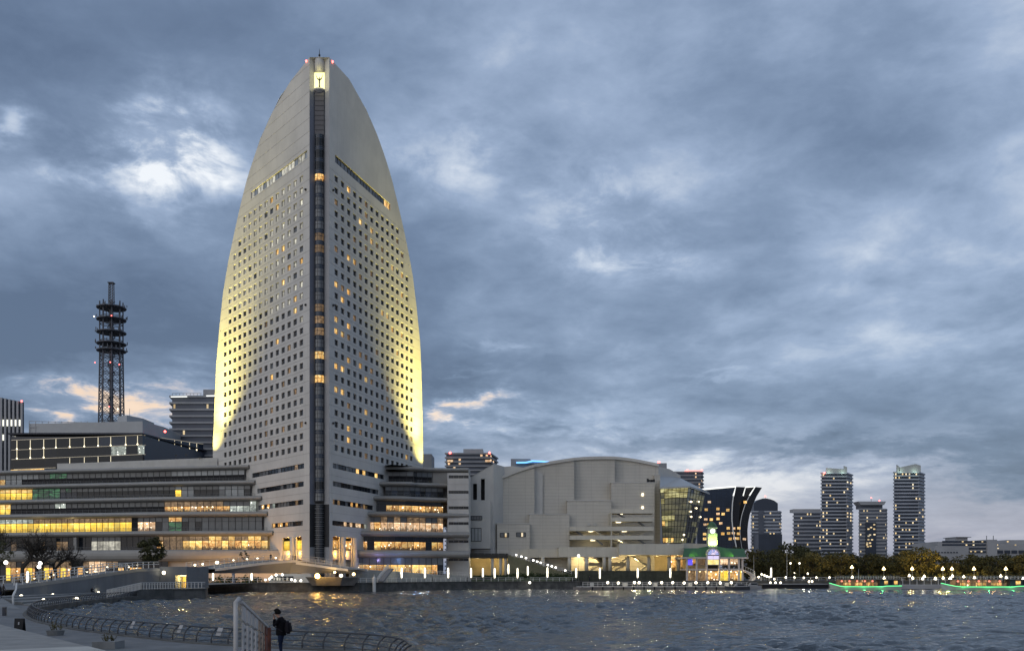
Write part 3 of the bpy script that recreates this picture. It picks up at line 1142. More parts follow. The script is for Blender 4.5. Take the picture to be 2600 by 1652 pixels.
for fr in (frL, frR):
    mbb = MB()
    q = fr(1.7, ZT - 0.4, -0.1)
    mbb.ball(q, 0.34, 8)
    mbb.build('beacon', E_red, hotel)
lamp('niche_light', 'POINT', (fg.x, fg.y - 1.2, zn0 + 0.6), 90, (1.0, 0.9, 0.4), hotel, 0.2)
lamp('niche_light', 'POINT', (fg.x, fg.y - 1.0, zn1 - 0.4), 60, (1.0, 0.9, 0.4), hotel, 0.2)
# lamps fixed on the facade
for fr in (frL, frR):
    for y in (476, 770, 1071):
        mbb = MB()
        q = fr(2.0, gz(y, TY), -0.25)
        mbb.ball(q, 0.35, 8)
        mbb.build('facade_fitting', M_mull, hotel)

# ---- floodlights on the podium roofs washing the outer edges
for side, fr, prof in (('left', frL, PL), ('right', frR, PR)):
    zb0 = 43.0 if side == 'left' else 40.0
    te = tmax(prof, zb0)
    for j, (dt, off, up, en, ang) in enumerate(((1.5, 5.0, 35, 26000, 120), (5.5, 11.0, 66, 200000, 88), (2.0, 13.0, 84, 190000, 52))):
        p = fr(te - dt, zb0, -off)
        aimp = fr(tmax(prof, zb0 + up * 0.9) - 0.5 - dt, zb0 + up, 0)
        fl = root('floodlight', (p[0], p[1], zb0 - 0.55), 'floodlight washing the %s edge of the sail tower, %s one from the edge' % (side, ('second', 'third', 'first')[j]), 'floodlight', 'tower floodlights')
        m1 = MB()
        m1.box(p[0] - 0.35, p[0] + 0.35, p[1] - 0.2, p[1] + 0.25, zb0 - 0.45, zb0 - 0.1)
        m1.build('housing', M_mull, fl)
        m1 = MB()
        m1.box(p[0] - 0.06, p[0] + 0.06, p[1] - 0.06, p[1] + 0.06, zb0 - 1.0, zb0 - 0.45)
        m1.build('bracket', M_mull, fl)
        lamp('flood', 'SPOT', p, en, (1.0, 0.84, 0.22), fl, 0.25, aimp, ang, 1.0)

# ================================================================== CONVENTION WINGS EITHER SIDE OF THE HOTEL
def offset_line(line, o):
    line = [Vector((p[0], p[1])) for p in line]
    out = []
    for i, p in enumerate(line):
        if i == 0: d0 = d1 = (line[1] - line[0]).normalized()
        elif i == len(line) - 1: d0 = d1 = (line[-1] - line[-2]).normalized()
        else: d0, d1 = (line[i] - line[i - 1]).normalized(), (line[i + 1] - line[i]).normalized()
        n0, n1 = Vector((d0.y, -d0.x)), Vector((d1.y, -d1.x))
        nn = (n0 + n1).normalized()
        q = p + nn * (o / max(0.35, nn.dot(n0)))
        out.append((q.x, q.y))
    return out


def walk(line, step):
    """points along a polyline: (x, y, angle)"""
    out = []
    acc = 0.0
    for a, b in zip(line, line[1:]):
        a, b = Vector(a[:2]), Vector(b[:2])
        L = (b - a).length
        d = (b - a) / L
        n = max(1, int(round(L / step)))
        for i in range(n):
            p = a + d * (L * (i + 0.5) / n)
            out.append((p.x, p.y, math.atan2(d.y, d.x), L / n))
    return out


def pane_mesh(w, h, tr=0.30, frame=None):
    """glazing unit: lower light (slot 0), transom light (slot 1), frame (slot 2); local x across, -Y outward"""
    m = MB()
    zt = h * (1 - tr)
    m.poly([(-w / 2, 0, 0), (w / 2, 0, 0), (w / 2, 0, zt), (-w / 2, 0, zt)], 0)
    m.poly([(-w / 2, 0, zt), (w / 2, 0, zt), (w / 2, 0, h), (-w / 2, 0, h)], 1)
    m.bar((w / 2, -0.04, 0), (w / 2, -0.04, h), 0.13, 0.13, 2)
    m.bar((-w / 2, -0.05, zt), (w / 2, -0.05, zt), 0.11, 0.11, 2)
    m.bar((-w / 2, -0.05, 0.06), (w / 2, -0.05, 0.06), 0.12, 0.12, 2)
    return m.mesh('glazing_panel', [G_dark, G_grey, frame or M_mull])


def px_of(x, y): return CX + F * x / y


def band_prof(z0, z1, reach=2.0, back=9.0):
    h = z1 - z0
    return [(-back, z1), (reach * 0.25, z1), (reach * 0.72, z1 - 0.10 * h), (reach * 0.95, z1 - 0.30 * h), (reach, z1 - 0.52 * h), (reach * 0.86, z1 - 0.76 * h),
            (reach * 0.45, z0 + 0.06 * h), (0.2, z0), (-back, z0)]


def railing(line, z, parent, o=1.2, h=1.0, mat=None, step=2.0):
    l2 = offset_line(line, o)
    m = MB()
    for a, b in zip(l2, l2[1:]):
        for zz_ in (z + h, z + h * 0.55):
            m.bar((*a, zz_), (*b, zz_), 0.07, 0.07)
    for x, y, an, w in walk(l2, step):
        m.bar((x, y, z - 0.05), (x, y, z + h), 0.06, 0.06)
    return m.build('railing', mat or M_railg, parent)


wingL = root('convention_wing', (gx(330, 296), 298, QZ), 'long terraced grey convention wing with rounded balcony bands left of the sail tower', 'building', 'convention wings')
wingR = root('convention_wing', (gx(1060, 296), 298, QZ), 'short terraced convention wing with lit restaurants right of the sail tower', 'building', 'convention wings')


def face_Y(A, D, px):
    t = ray_t(A, D, px)
    return A.y + D.y * t


# ---- left wing levels: (px of the end at the tower, y of band top, y of band foot, kink px)
LV = [(637, 1178, 1191, 420), (652, 1217, 1231, 385), (668, 1257, 1271, 358), (683, 1296, 1311, 335), (697, 1345, 1360, 322), (714, 1394, 1424, 300)]
lines, zt, zf = [], [], []
for (pe, yt, yb, kx) in LV:
    Ye = face_Y(AL, DL, pe) + 1.9
    Y1, Y0 = Ye * 1.018, Ye * 1.058
    lines.append([(gx(-150, Y0 * 1.012), Y0 * 1.012), (gx(0, Y0), Y0), (gx(kx - 60, Y1 * 1.008), Y1 * 1.008), (gx(kx, Y1 * 1.001), Y1 * 1.001), (gx(kx + 60, Y1 * 0.996), Y1 * 0.996), (gx(pe, Ye), Ye)])
    zt.append(gz(yt, Ye - 1.5))
    zf.append(gz(yb, Ye - 1.0))


def mats_left(lv, px):
    """(lower light, transom light) for a panel"""
    u = rnd.random()
    if lv == 0:
        if 30 < px < 52: return (G_pale, G_pale)
        if px < 30: return (L_room, G_pale) if u < 0.6 else (G_pale, G_pale)
        if 130 < px < 175: return (M_black, L_green)
        return (M_black, G_pale if px > 430 or px < 95 else G_grey)
    if lv == 1:
        if px < 82: return (L_gold, L_warm) if u < 0.75 else (G_pale, L_dim)
        if px < 150: return (L_green, L_green)
        if px < 200: return (G_blue, L_green if u < 0.15 else G_grey)
        if 448 < px < 462: return (L_gold, G_pale)
        if 462 < px < 495: return (G_pale, G_pale)
        if 553 < px < 620: return (G_pale if u < 0.75 else G_grey, G_pale)
        return (G_dark, G_grey)
    if lv == 2:
        if px < 22: return (L_gold, L_warm)
        if px < 425: return (M_black, G_grey if u > 0.1 else L_cool)
        if px > 650: return (G_dark, G_dark)
        if px > 598: return (L_cool, L_cool if u < 0.7 else G_grey)
        if px > 565: return (L_cool if u < 0.4 else L_rest, G_grey)
        return (L_rest if u < 0.8 else L_pink, L_dim)
    if lv == 3:
        if px < 335: return (L_gold, L_dim if px > 85 else L_cool)
        if px < 346: return (M_black, M_black)
        if 350 < px < 402: return (L_pink if u < 0.7 else L_dim, G_grey)
        if 435 < px < 460: return (L_green, L_rest)
        return (G_grey if u < 0.8 else G_dark, G_grey)
    if lv == 4:
        if px < 230: return (G_dark if u < 0.7 else L_dim, G_dark)
        if px < 312: return (L_warm if u < 0.3 else L_cream, G_grey)
        if px < 395: return (G_dark, G_dark)
        if px < 460: return (L_dim if u < 0.5 else L_rest, L_dim)
        return (L_warm if u < 0.62 else L_rest, L_dim if u < 0.7 else L_warm)
    if px < 210: return (L_gold if u < 0.28 else L_rest if u < 0.6 else G_dark, L_dim if u < 0.5 else G_dark)
    if 228 < px < 268: return (L_pink, L_pink)
    if px < 300: return (G_dark, L_dim)
    return (L_rest if u < 0.4 else G_dark, G_dark)


for lv in range(6):
    ln = lines[lv]
    z1, z0 = zt[lv], zf[lv]
    mb = MB()
    mb.sweep(ln, band_prof(z0, z1, 2.0 if lv < 5 else 1.2), 0)
    mb.build('balcony_band', M_band, wingL, smooth=False)
    fz = zt[lv + 1] if lv < 5 else QZ + 0.1
    h = z0 - fz - 0.04
    gl = ln
    cache = {}
    for (x, y, an, w) in walk(gl, 2.05):
        px = px_of(x, y)
        if px < -60 or px > LV[lv][0] - 12: continue
        if lv == 5 and px > 420: continue
        key = round(w, 3)
        if key not in cache: cache[key] = pane_mesh(w, h, 0.30 if lv not in (0, 2) else 0.42)
        a_, b_ = mats_left(lv, px)
        inst(cache[key], 'glazing_panel', wingL, (x, y, fz + 0.02), an, {0: a_, 1: b_})
    if lv < 5:
        railing(ln, fz, wingL, 1.5)
# wall behind the ground floor, piers, roof storey
mb = MB()
mb.sweep(lines[5], [(-1.0, 0.5), (-1.0, zf[5])], caps=False)
mb.build('ground_floor_wall', M_soffit, wingL)
for px in (118, 205, 330, 420):
    mb = MB()
    x, y = gx(px, 293), 293
    mb.box(x - 0.45, x + 0.45, y - 3.9, y - 3.0, 1.5, zf[4] - 0.05)
    mb.build('pier', M_band, wingL)
mb = MB()
ya, yb_ = 318, 312
mb.hexa([(gx(145, ya), ya), (gx(552, yb_), yb_), (gx(552, yb_), yb_ + 18), (gx(145, ya), ya + 18)], 36, gz(1176, ya))
mb.poly([(gx(145, ya), ya - 0.05, gz(1178, ya)), (gx(552, yb_), yb_ - 0.05, gz(1178, ya)), (gx(552, yb_), yb_ - 0.05, gz(1161, yb_)), (gx(145, ya), ya - 0.05, gz(1177, ya))])
mb.build('roof_storey', M_white, wingL)
# lights under the lower bands, on the terrace in front of the lobby
for px, e in ((470, 900), (540, 1300), (610, 1500), (680, 1700)):
    Y = 272
    lamp('terrace_light', 'POINT', (gx(px, Y), Y, 6.8), e * 0.8, (1.0, 0.50, 0.14), wingL, 0.3)
for px in (80, 180, 280):
    Y = 294
    lamp('soffit_light', 'POINT', (gx(px, Y), Y, zf[3] - 1.6), 90, (1.0, 0.75, 0.35), wingL, 0.3)

# ---- right wing
RV = [(980, 1182, 1195), (963, 1221, 1234), (948, 1257.5, 1271), (933, 1297, 1311), (915, 1346.5, 1361), (902, 1395, 1414)]
linesR, ztR, zfR = [], [], []
for i, (pe, yt, yb) in enumerate(RV):
    Ye = face_Y(AR, DR, pe) + 1.9
    d = 0.6 * i
    raw = [(gx(pe, Ye), Ye), (gx(pe + 70, Ye + 0.5), Ye + 0.5), (gx(1050, Ye + 2 + d), Ye + 2.0 + d), (gx(1090, Ye + 4.0 + d), Ye + 4.0 + d), (gx(1125, Ye + 5 + 1.4 * d), Ye + 5.0 + 1.4 * d), (gx(1190, Ye + 5 + 2 * d), Ye + 5 + 2 * d)]
    linesR.append(smooth_line(raw, 4))
    ztR.append(gz(yt, Ye - 1.5))
    zfR.append(gz(yb, Ye - 1.0))


def mats_right(lv, px):
    u = rnd.random()
    if lv == 0: return (M_black, G_grey)
    if lv == 1: return (G_dark if u < 0.7 else G_blue, G_grey)
    if lv == 2:
        if px < 975: return (G_dark, G_dark)
        return (L_rest if u < 0.6 else G_dark if u < 0.8 else L_pink, G_dark)
    if lv == 3: return (L_pink if u < 0.75 else L_rest, L_dim if u < 0.3 else G_grey)
    if lv == 4: return (L_warm if u < 0.35 else L_rest if u < 0.85 else G_dark, G_dark)
    return (L_warm if u < 0.3 else L_rest if u < 0.85 else G_dark, G_grey)


for lv in range(6):
    ln = linesR[lv]
    z1, z0 = ztR[lv], zfR[lv]
    mb = MB()
    mb.sweep(ln, band_prof(z0, z1, 2.0), 0)
    mb.build('balcony_band', M_band, wingR, smooth=False)
    fz = ztR[lv + 1] if lv < 5 else QZ + 1.2
    h = z0 - fz - 0.04
    end = 1096 if lv == 0 else 1132
    gl = [ln[0]]
    for q in ln[1:]:
        if px_of(*q) < end + 4: gl.append(q)
    me = None
    coarse = [gl[0], gl[len(gl) // 3], gl[2 * len(gl) // 3], gl[-1]]
    cache = {}
    for (x, y, an, w) in walk(coarse, 2.1):
        if px_of(x, y) < RV[lv][0] + 8: continue
        key = round(w, 3)
        if key not in cache: cache[key] = pane_mesh(w, h, 0.36 if lv else 0.40)
        a_, b_ = mats_right(lv, px_of(x, y))
        inst(cache[key], 'glazing_panel', wingR, (x, y, fz + 0.02), an, {0: a_, 1: b_})
    if lv < 2:
        railing(ln[:len(ln) * 2 // 3], fz, wingR, 1.5)
# white stair block with slits
Yb = 294.0
mb = MB()
op = []
slz = []
x0b, x1b = gx(1136, Yb), gx(1190, Yb)
for y0, y1 in ((1206, 1213.5), (1245, 1252.5), (1284.5, 1292), (1324.5, 1331.5), (1370.5, 1377), (1417, 1423)):
    op.append((0.35, x1b - x0b - 0.02, gz(y1, Yb), gz(y0, Yb)))
facade(mb, lambda t, z, ins=0.0: (x0b + t, Yb + ins, z), 0.5, gz(1200, Yb), lambda z: x1b - x0b, op, [gz(y, Yb) for y in (1230, 1268, 1308, 1350, 1398)], depth=0.6)
mb.poly([(x1b, Yb, 0.5), (x1b, Yb + 14, 0.5), (x1b, Yb + 14, gz(1200, Yb)), (x1b, Yb, gz(1200, Yb))])
mb.poly([(x0b, Yb, 0.5), (x0b, Yb + 14, 0.5), (x0b, Yb + 14, gz(1200, Yb)), (x0b, Yb, gz(1200, Yb))])
mb.build('stair_block', [M_white, M_towerg], wingR)
for (a, b, c, d) in op:
    m_ = MB()
    for i in range(4):
        xa = x0b + a + (b - a) * i / 4
        m_.box(xa + 0.04, xa + (b - a) / 4 - 0.04, Yb + 0.5, Yb + 0.56, c, d)
    m_.build('slit_window', G_dark, wingR)
mb = MB()
mb.box(gx(1012, 306), gx(1190, 306), 304, 318, 20, ztR[0] - 0.3)
mb.build('roof_storey', M_band, wingR)
# awnings over the quay terrace, blue wash light on the lowest band
ln5 = offset_line(linesR[5], 1.4)
for k_, (pa, pb) in enumerate(((922, 976), (978, 1034), (1036, 1088), (1090, 1140))):
    Y = 283.5 + k_ * 1.6
    m_ = MB()
    m_.poly([(gx(pa, Y), Y, gz(1415, Y)), (gx(pb, Y), Y, gz(1415, Y)), (gx(pb, Y), Y + 2.0, gz(1409, Y)), (gx(pa, Y), Y + 2.0, gz(1409, Y))])
    m_.poly([(gx(pa, Y), Y, gz(1415, Y)), (gx(pb, Y), Y, gz(1415, Y)), (gx(pb, Y), Y, gz(1416.8, Y)), (gx(pa, Y), Y, gz(1416.8, Y))])
    m_.build('awning', M_white, wingR)
for px, e, c in ((960, 220, (0.50, 0.42, 1.0)), (1015, 330, (0.22, 0.36, 1.0)), (1065, 300, (0.25, 0.45, 1.0))):
    Y = 275.5
    lamp('wash_light', 'POINT', (gx(px, Y), Y, gz(1420, Y)), e, c, wingR, 0.3)
for px, e in ((960, 120), (1010, 160), (1060, 160), (1110, 120)):
    Y = 280
    lamp('terrace_light', 'POINT', (gx(px, Y), Y, 4.2), e * 0.5, (1.0, 0.72, 0.32), wingR, 0.3)

# ================================================================== EXHIBITION HALL
hall = root('exhibition_hall', (gx(1480, 330), 335, QZ), 'huge windowless grey exhibition hall with a curved roof and stepped walls', 'hall')
CURVE = [(1270, 1217), (1292, 1208), (1315, 1199), (1336, 1192), (1357, 1186), (1378, 1182), (1399, 1178), (1430, 1173), (1458, 1169), (1482, 1167), (1508, 1166), (1536, 1165.5), (1561, 1166),
         (1590, 1169), (1617, 1173), (1645, 1178.5), (1672, 1184)]


def curve_y(px):
    for (a, ya), (b, yb) in zip(CURVE, CURVE[1:]):
        if a <= px <= b: return ya + (yb - ya) * (px - a) / (b - a)
    return CURVE[0][1] if px < 1270 else CURVE[-1][1]


for pa, pb, Y in ((1270, 1357, 324), (1357, 1458, 328), (1458, 1561, 332), (1561, 1672, 336)):
    pts = [pa] + [p for p, _ in CURVE if pa < p < pb] + [pb]
    top = [at(p, curve_y(p), Y) for p in pts]
    mb = MB()
    mb.extrude([(gx(pa, Y), Y, 1.0), (gx(pb, Y), Y, 1.0)] + [tuple(v) for v in reversed(top)], (0, 56, 0))
    mb.build('wall_block', M_hall, hall)
    rim = MB()
    prof_in = [v + Vector((0, -0.7, 0.02)) for v in top]
    rim.extrude([tuple(v) for v in prof_in] + [tuple(v + Vector((0, 0, 1.0))) for v in reversed(prof_in)], (0, 57, 0))
    rim.build('roof_rim', M_hallb, hall)
for pa, pb, yt, Y in ((1262, 1345, 1330, 317), (1344, 1446, 1305.6, 320.5), (1440, 1552, 1271, 324.5), (1552, 1662, 1226, 328.5), (1662, 1676, 1206, 334)):
    mb = MB()
    mb.box(gx(pa, Y), gx(pb, Y), Y, Y + 30, 1.0, gz(yt, Y))
    mb.build('wall_block', M_hall, hall)
    mb = MB()
    mb.box(gx(pa, Y) - 0.15, gx(pb, Y) + 0.15, Y - 0.15, Y + 30, gz(yt, Y) + 0.003, gz(yt, Y) + 0.35)
    mb.build('coping', M_hallb, hall)
# small vents and openings on the blocks
for pa, pb, ya, yb, Y in ((1270, 1292, 1352, 1363, 317), (1311, 1334, 1351, 1362, 317)):
    fw = MB()
    z0, z1 = gz(yb, Y), gz(ya, Y)
    x0, x1 = gx(pa, Y), gx(pb, Y)
    for (a, b) in (((x0, z0), (x1, z0)), ((x0, z1), (x1, z1)), ((x0, z0), (x0, z1)), ((x1, z0), (x1, z1)), (((x0 + x1) / 2, z0), ((x0 + x1) / 2, z1))):
        fw.bar((a[0], Y - 0.06, a[1]), (b[0], Y - 0.06, b[1]), 0.22, 0.14)
    f_ = fw.build('window', M_mull, hall)
    g_ = MB()
    g_.box(x0, (x0 + x1) / 2 + 0.0, Y - 0.05, Y - 0.02, z0, z1)
    g_.build('pane', G_grey, f_)
    g_ = MB()
    g_.box((x0 + x1) / 2 + 0.8, x1, Y - 0.05, Y - 0.02, z0, z1)
    g_.build('pane', G_grey, f_)
    g_ = MB()
    g_.box((x0 + x1) / 2 + 0.1, (x0 + x1) / 2 + 0.72, Y - 0.05, Y - 0.02, z0, z1)
    g_.build('lit_pane', L_far, f_)
for px, y in ((1631.5, 1255), (1631.5, 1288)):
    m_ = MB()
    p = at(px, y, 328.4)
    m_.box(p.x - 0.3, p.x + 0.3, p.y - 0.25, p.y + 0.05, p.z - 0.45, p.z + 0.45)
    m_.build('wall_lamp', E_soft, hall)
m_ = MB()
for dx_ in (-1.0, 0.0, 1.6, 2.6, 4.0):
    p = at(1648 + dx_ * 3.2, 1226, 330)
    m_.box(p.x - 0.3, p.x + 0.3, p.y, p.y + 0.6, p.z + 0.36, p.z + rnd.uniform(1.0, 1.9))
m_.build('roof_equipment', M_mull, hall)
for pa, pb, ya, yb, Y in ((1491, 1498, 1328, 1334, 324.4), (1506, 1514, 1327, 1334, 324.4)):
    m_ = MB()
    m_.box(gx(pa, Y), gx(pb, Y), Y - 0.5, Y - 0.01, gz(yb, Y), gz(ya, Y))
    m_.build('vent', M_white, hall)

# ---- left annex with slits
Y = 316.0
mb = MB()
x0 = gx(1186, Y)
x1 = gx(1253, Y)


def annex_top(x):
    px = CX + F * x / Y
    if px < 1253: return gz(1216 - (px - 1186) * (40.0 / 67.0), Y)
    return gz(1176, Y)


slits = [(gx(1201, Y) - x0, gx(1211, Y) - x0, gz(1268, Y), gz(1227, Y)), (gx(1221, Y) - x0, gx(1231, Y) - x0, gz(1269, Y), gz(1215, Y))]
# front face in vertical strips so that the raking top is kept
cuts = sorted({0.0, x1 - x0} | {s[0] for s in slits} | {s[1] for s in slits})
for a, b in zip(cuts, cuts[1:]):
    za, zb_ = annex_top(x0 + a), annex_top(x0 + b)
    hit = [s for s in slits if abs(s[0] - a) < 1e-6]
    if hit:
        s = hit[0]
        mb.poly([(x0 + a, Y, 1), (x0 + b, Y, 1), (x0 + b, Y, s[2]), (x0 + a, Y, s[2])])
        mb.poly([(x0 + a, Y, s[3]), (x0 + b, Y, s[3]), (x0 + b, Y, zb_), (x0 + a, Y, za)])
        for (p, q) in (((a, s[2]), (b, s[2])), ((b, s[2]), (b, s[3])), ((b, s[3]), (a, s[3])), ((a, s[3]), (a, s[2]))):
            mb.poly([(x0 + p[0], Y, p[1]), (x0 + q[0], Y, q[1]), (x0 + q[0], Y + 2.0, q[1]), (x0 + p[0], Y + 2.0, p[1])])
    else:
        mb.poly([(x0 + a, Y, 1), (x0 + b, Y, 1), (x0 + b, Y, zb_), (x0 + a, Y, za)])
mb.poly([(x1, Y, 1), (x1 + 3.5, Y + 9, 1), (x1 + 3.5, Y + 9, gz(1176, Y)), (x1, Y, gz(1176, Y))])
mb.poly([(x0, Y, 1), (x0, Y + 50, 1), (x0, Y + 50, annex_top(x0)), (x0, Y, annex_top(x0))])
mb.build('annex_wall', M_hallb, hall)
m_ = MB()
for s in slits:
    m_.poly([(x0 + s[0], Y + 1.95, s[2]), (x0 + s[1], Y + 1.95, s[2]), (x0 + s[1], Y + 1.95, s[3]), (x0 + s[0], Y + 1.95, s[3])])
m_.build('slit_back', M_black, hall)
mb = MB()
rf = [(x0, annex_top(x0)), (x1, annex_top(x1)), (gx(1302, 318), gz(1174.8, 318)), (gx(1349, 318), gz(1182, 318)), (gx(1380, 318), gz(1195, 318))]
for (a, za), (b, zb_) in zip(rf, rf[1:]):
    ya_ = Y if a < x1 - 0.1 else Y + 11
    mb.poly([(a, Y - 0.3 if a < x1 - 0.1 else Y + 11, za), (b, Y - 0.3 if b < x1 + 0.1 else Y + 11, zb_), (b, Y + 60, zb_), (a, Y + 60, za)])
    if a >= x1 - 0.1:
        mb.poly([(a, Y + 11, 10), (b, Y + 11, 10), (b, Y + 11, zb_), (a, Y + 11, za)])
mb.build('annex_roof', M_hallb, hall)
mb = MB()
Y2 = 311.0
mb.box(gx(1180, Y2), gx(1245, Y2), Y2, Y2 + 5.2, gz(1392, Y2), gz(1270, Y2))
mb.build('annex_block', M_hallb, hall)
for pa, pb, ya, yb, nn in ((1189, 1224, 1309.6, 1319, 5), (1189, 1222, 1340, 1373, 4)):
    f_ = MB()
    X0, X1, z0, z1 = gx(pa, Y2), gx(pb, Y2), gz(yb, Y2), gz(ya, Y2)
    for i in range(nn + 1):
        x = X0 + (X1 - X0) * i / nn
        f_.bar((x, Y2 - 0.08, z0), (x, Y2 - 0.08, z1), 0.16, 0.16)
    for z in (z0, z1): f_.bar((X0, Y2 - 0.08, z), (X1, Y2 - 0.08, z), 0.2, 0.2)
    fr_ = f_.build('window', M_mull, hall)
    for i in range(nn):
        g_ = MB()
        g_.box(X0 + (X1 - X0) * i / nn + 0.08, X0 + (X1 - X0) * (i + 1) / nn - 0.08, Y2 - 0.06, Y2 - 0.03, z0, z1)
        g_.build('pane', G_grey if nn == 5 else G_pale, fr_)

# ---- open stair decks on the front
DY0, DY1 = 317.0, 328.0
for pa, pb, ya, yb in ((1552, 1661, 1291, 1302.5), (1552, 1660, 1313, 1323), (1447, 1660, 1335.5, 1347), (1447, 1660, 1358.5, 1369)):
    mb = MB()
    mb.box(gx(pa, DY0), gx(pb, DY0), DY0, DY0 + 0.35, gz(yb, DY0), gz(ya, DY0))
    mb.box(gx(pa, DY0), gx(pb, DY0), DY0 + 0.352, DY1 - 3.2, gz(yb, DY0), gz(yb, DY0) + 0.4)
    mb.build('stair_deck', M_hallw, hall)
mb = MB()
mb.box(gx(1551, DY0), gx(1553.4, DY0), DY0 - 0.1, DY1, 4, gz(1303, DY0))
mb.build('stair_pier', M_hallw, hall)
for (pa, ya, pb, yb) in ((1568, 1303, 1586, 1314), (1620, 1324, 1637, 1336), (1462, 1347, 1480, 1360), (1514, 1347, 1528, 1360), (1570, 1347, 1590, 1360), (1640, 1347, 1625, 1360),
                         (1512, 1369, 1530, 1382), (1574, 1369, 1590, 1380), (1620, 1369, 1638, 1380)):
    m_ = MB()
    a, b = at(pa, ya, DY0 + 2.2), at(pb, yb, DY0 + 2.2)
    m_.bar(a, b, 1.6, 0.5)
    m_.build('stair_flight', M_mullg if rnd.random() < 0.5 else M_hallw, hall)
for px, y in ((1575, 1306), (1570, 1327), (1500, 1350), (1585, 1350), (1505, 1373), (1575, 1373)):
    p = at(px, y, DY0 + 3.0)
    m_ = MB()
    m_.box(p.x - 0.8, p.x + 0.8, p.y - 0.15, p.y + 0.15, p.z + 0.1, p.z + 0.3)
    m_.build('deck_lamp', E_soft, hall)
    lamp('deck_light', 'POINT', (p.x, p.y, p.z - 0.3), 130, (1.0, 0.86, 0.50), hall, 0.3)

# ---- podium fascia, colonnade and lit hall front
FAS = [(1296, 1393, 1414.5, 316.5), (1418, 1388, 1413.5, 313.5), (1572, 1379.5, 1407.5, 310.5), (1736, 1378, 1406.5, 312.0), (1802, 1380, 1404, 322.0)]
for (pa, ya, yb, Y), (pb, _, _, Yn) in zip(FAS, FAS[1:]):
    Ye = Yn if pa >= 1572 else Y
    mb = MB()
    A_, B_ = (gx(pa, Y), Y), (gx(pb, Ye), Ye)
    mb.hexa([A_, B_, (B_[0], 336), (A_[0], 336)], gz(yb, Y), gz(ya, Y))
    mb.build('podium_fascia', M_hallw, hall)
FZ = 5.4
mb = MB()
mb.poly([(gx(1290, 329), 329, 2), (gx(1800, 329), 329, 2), (gx(1800, 329), 329, 12), (gx(1290, 329), 329, 12)])
mb.build('concourse_wall', pbr('concourse_wall', (0.52, 0.42, 0.24), 0.7, 0.12, 0.3), hall)
mb = MB()
mb.hexa([(gx(1430, 306), 306), (gx(1770, 306), 306), (gx(1770, 306), 329), (gx(1430, 306), 329)], 1.5, FZ)
mb.build('plinth', pbr('plinth_dark', (0.055, 0.06, 0.045), 0.9, 0.25, 0.6, stain=0.3), hall)
for px in (1378, 1446, 1489.5, 1534.6, 1549, 1595, 1648, 1700, 1724):
    m_ = MB()
    x = gx(px, 313.5)
    m_.tube([(x, 314.2, FZ if px > 1430 else 2.1), (x, 314.2, gz(1412, 313.5))], 0.62, 12)
    m_.build('column', M_hallw, hall, smooth=True)
for (pa, ya, pb, yb) in ((1506, 1414, 1528, 1428), (1556, 1440, 1590, 1416), (1610, 1414, 1642, 1434), (1500, 1446, 1530, 1432), (1626, 1446, 1648, 1432), (1563, 1446, 1585, 1434)):
    m_ = MB()
    m_.bar(at(pa, ya, 322), at(pb, yb, 322), 2.2, 0.55)
    m_.build('stair_flight', M_hallw, hall)
mb = MB()
mb.box(gx(1492, 321), gx(1592, 321), 321, 321.5, gz(1436, 321), gz(1427, 321))
mb.build('stair_parapet', M_hallw, hall)
for pa, pb in ((1416, 1426.5), (1427.5, 1438)):
    m_ = MB()
    m_.box(gx(pa, 328), gx(pb, 328), 327.9, 328.4, 5.0, gz(1428, 328))
    m_.build('door', litwin('door_amber_%d' % pa, (0.55, 0.24, 0.02), (0.75, 0.36, 0.04), 0.6, (0.5, 0.5, 0.2), 0.8), hall)
for pa, pb in ((1704, 1715), (1722, 1733)):
    m_ = MB()
    m_.box(gx(pa, 320), gx(pb, 320), 320, 320.3, FZ, gz(1409, 320))
    m_.build('tall_window', L_rest, hall)
for px, e in ((1345, 750), (1390, 750), (1430, 750), (1470, 950), (1512, 1200), (1560, 1400), (1615, 1400), (1670, 900), (1715, 750)):
    lamp('concourse_light', 'POINT', (gx(px, 321), 321.5, gz(1418, 321) - 0.3), e, (1.0, 0.76, 0.36), hall, 0.3)

# ---- glazed corner foyer leaning outwards
def bil(c00, c10, c11, c01, u, v):
    return c00.lerp(c10, u).lerp(c01.lerp(c11, u), v)


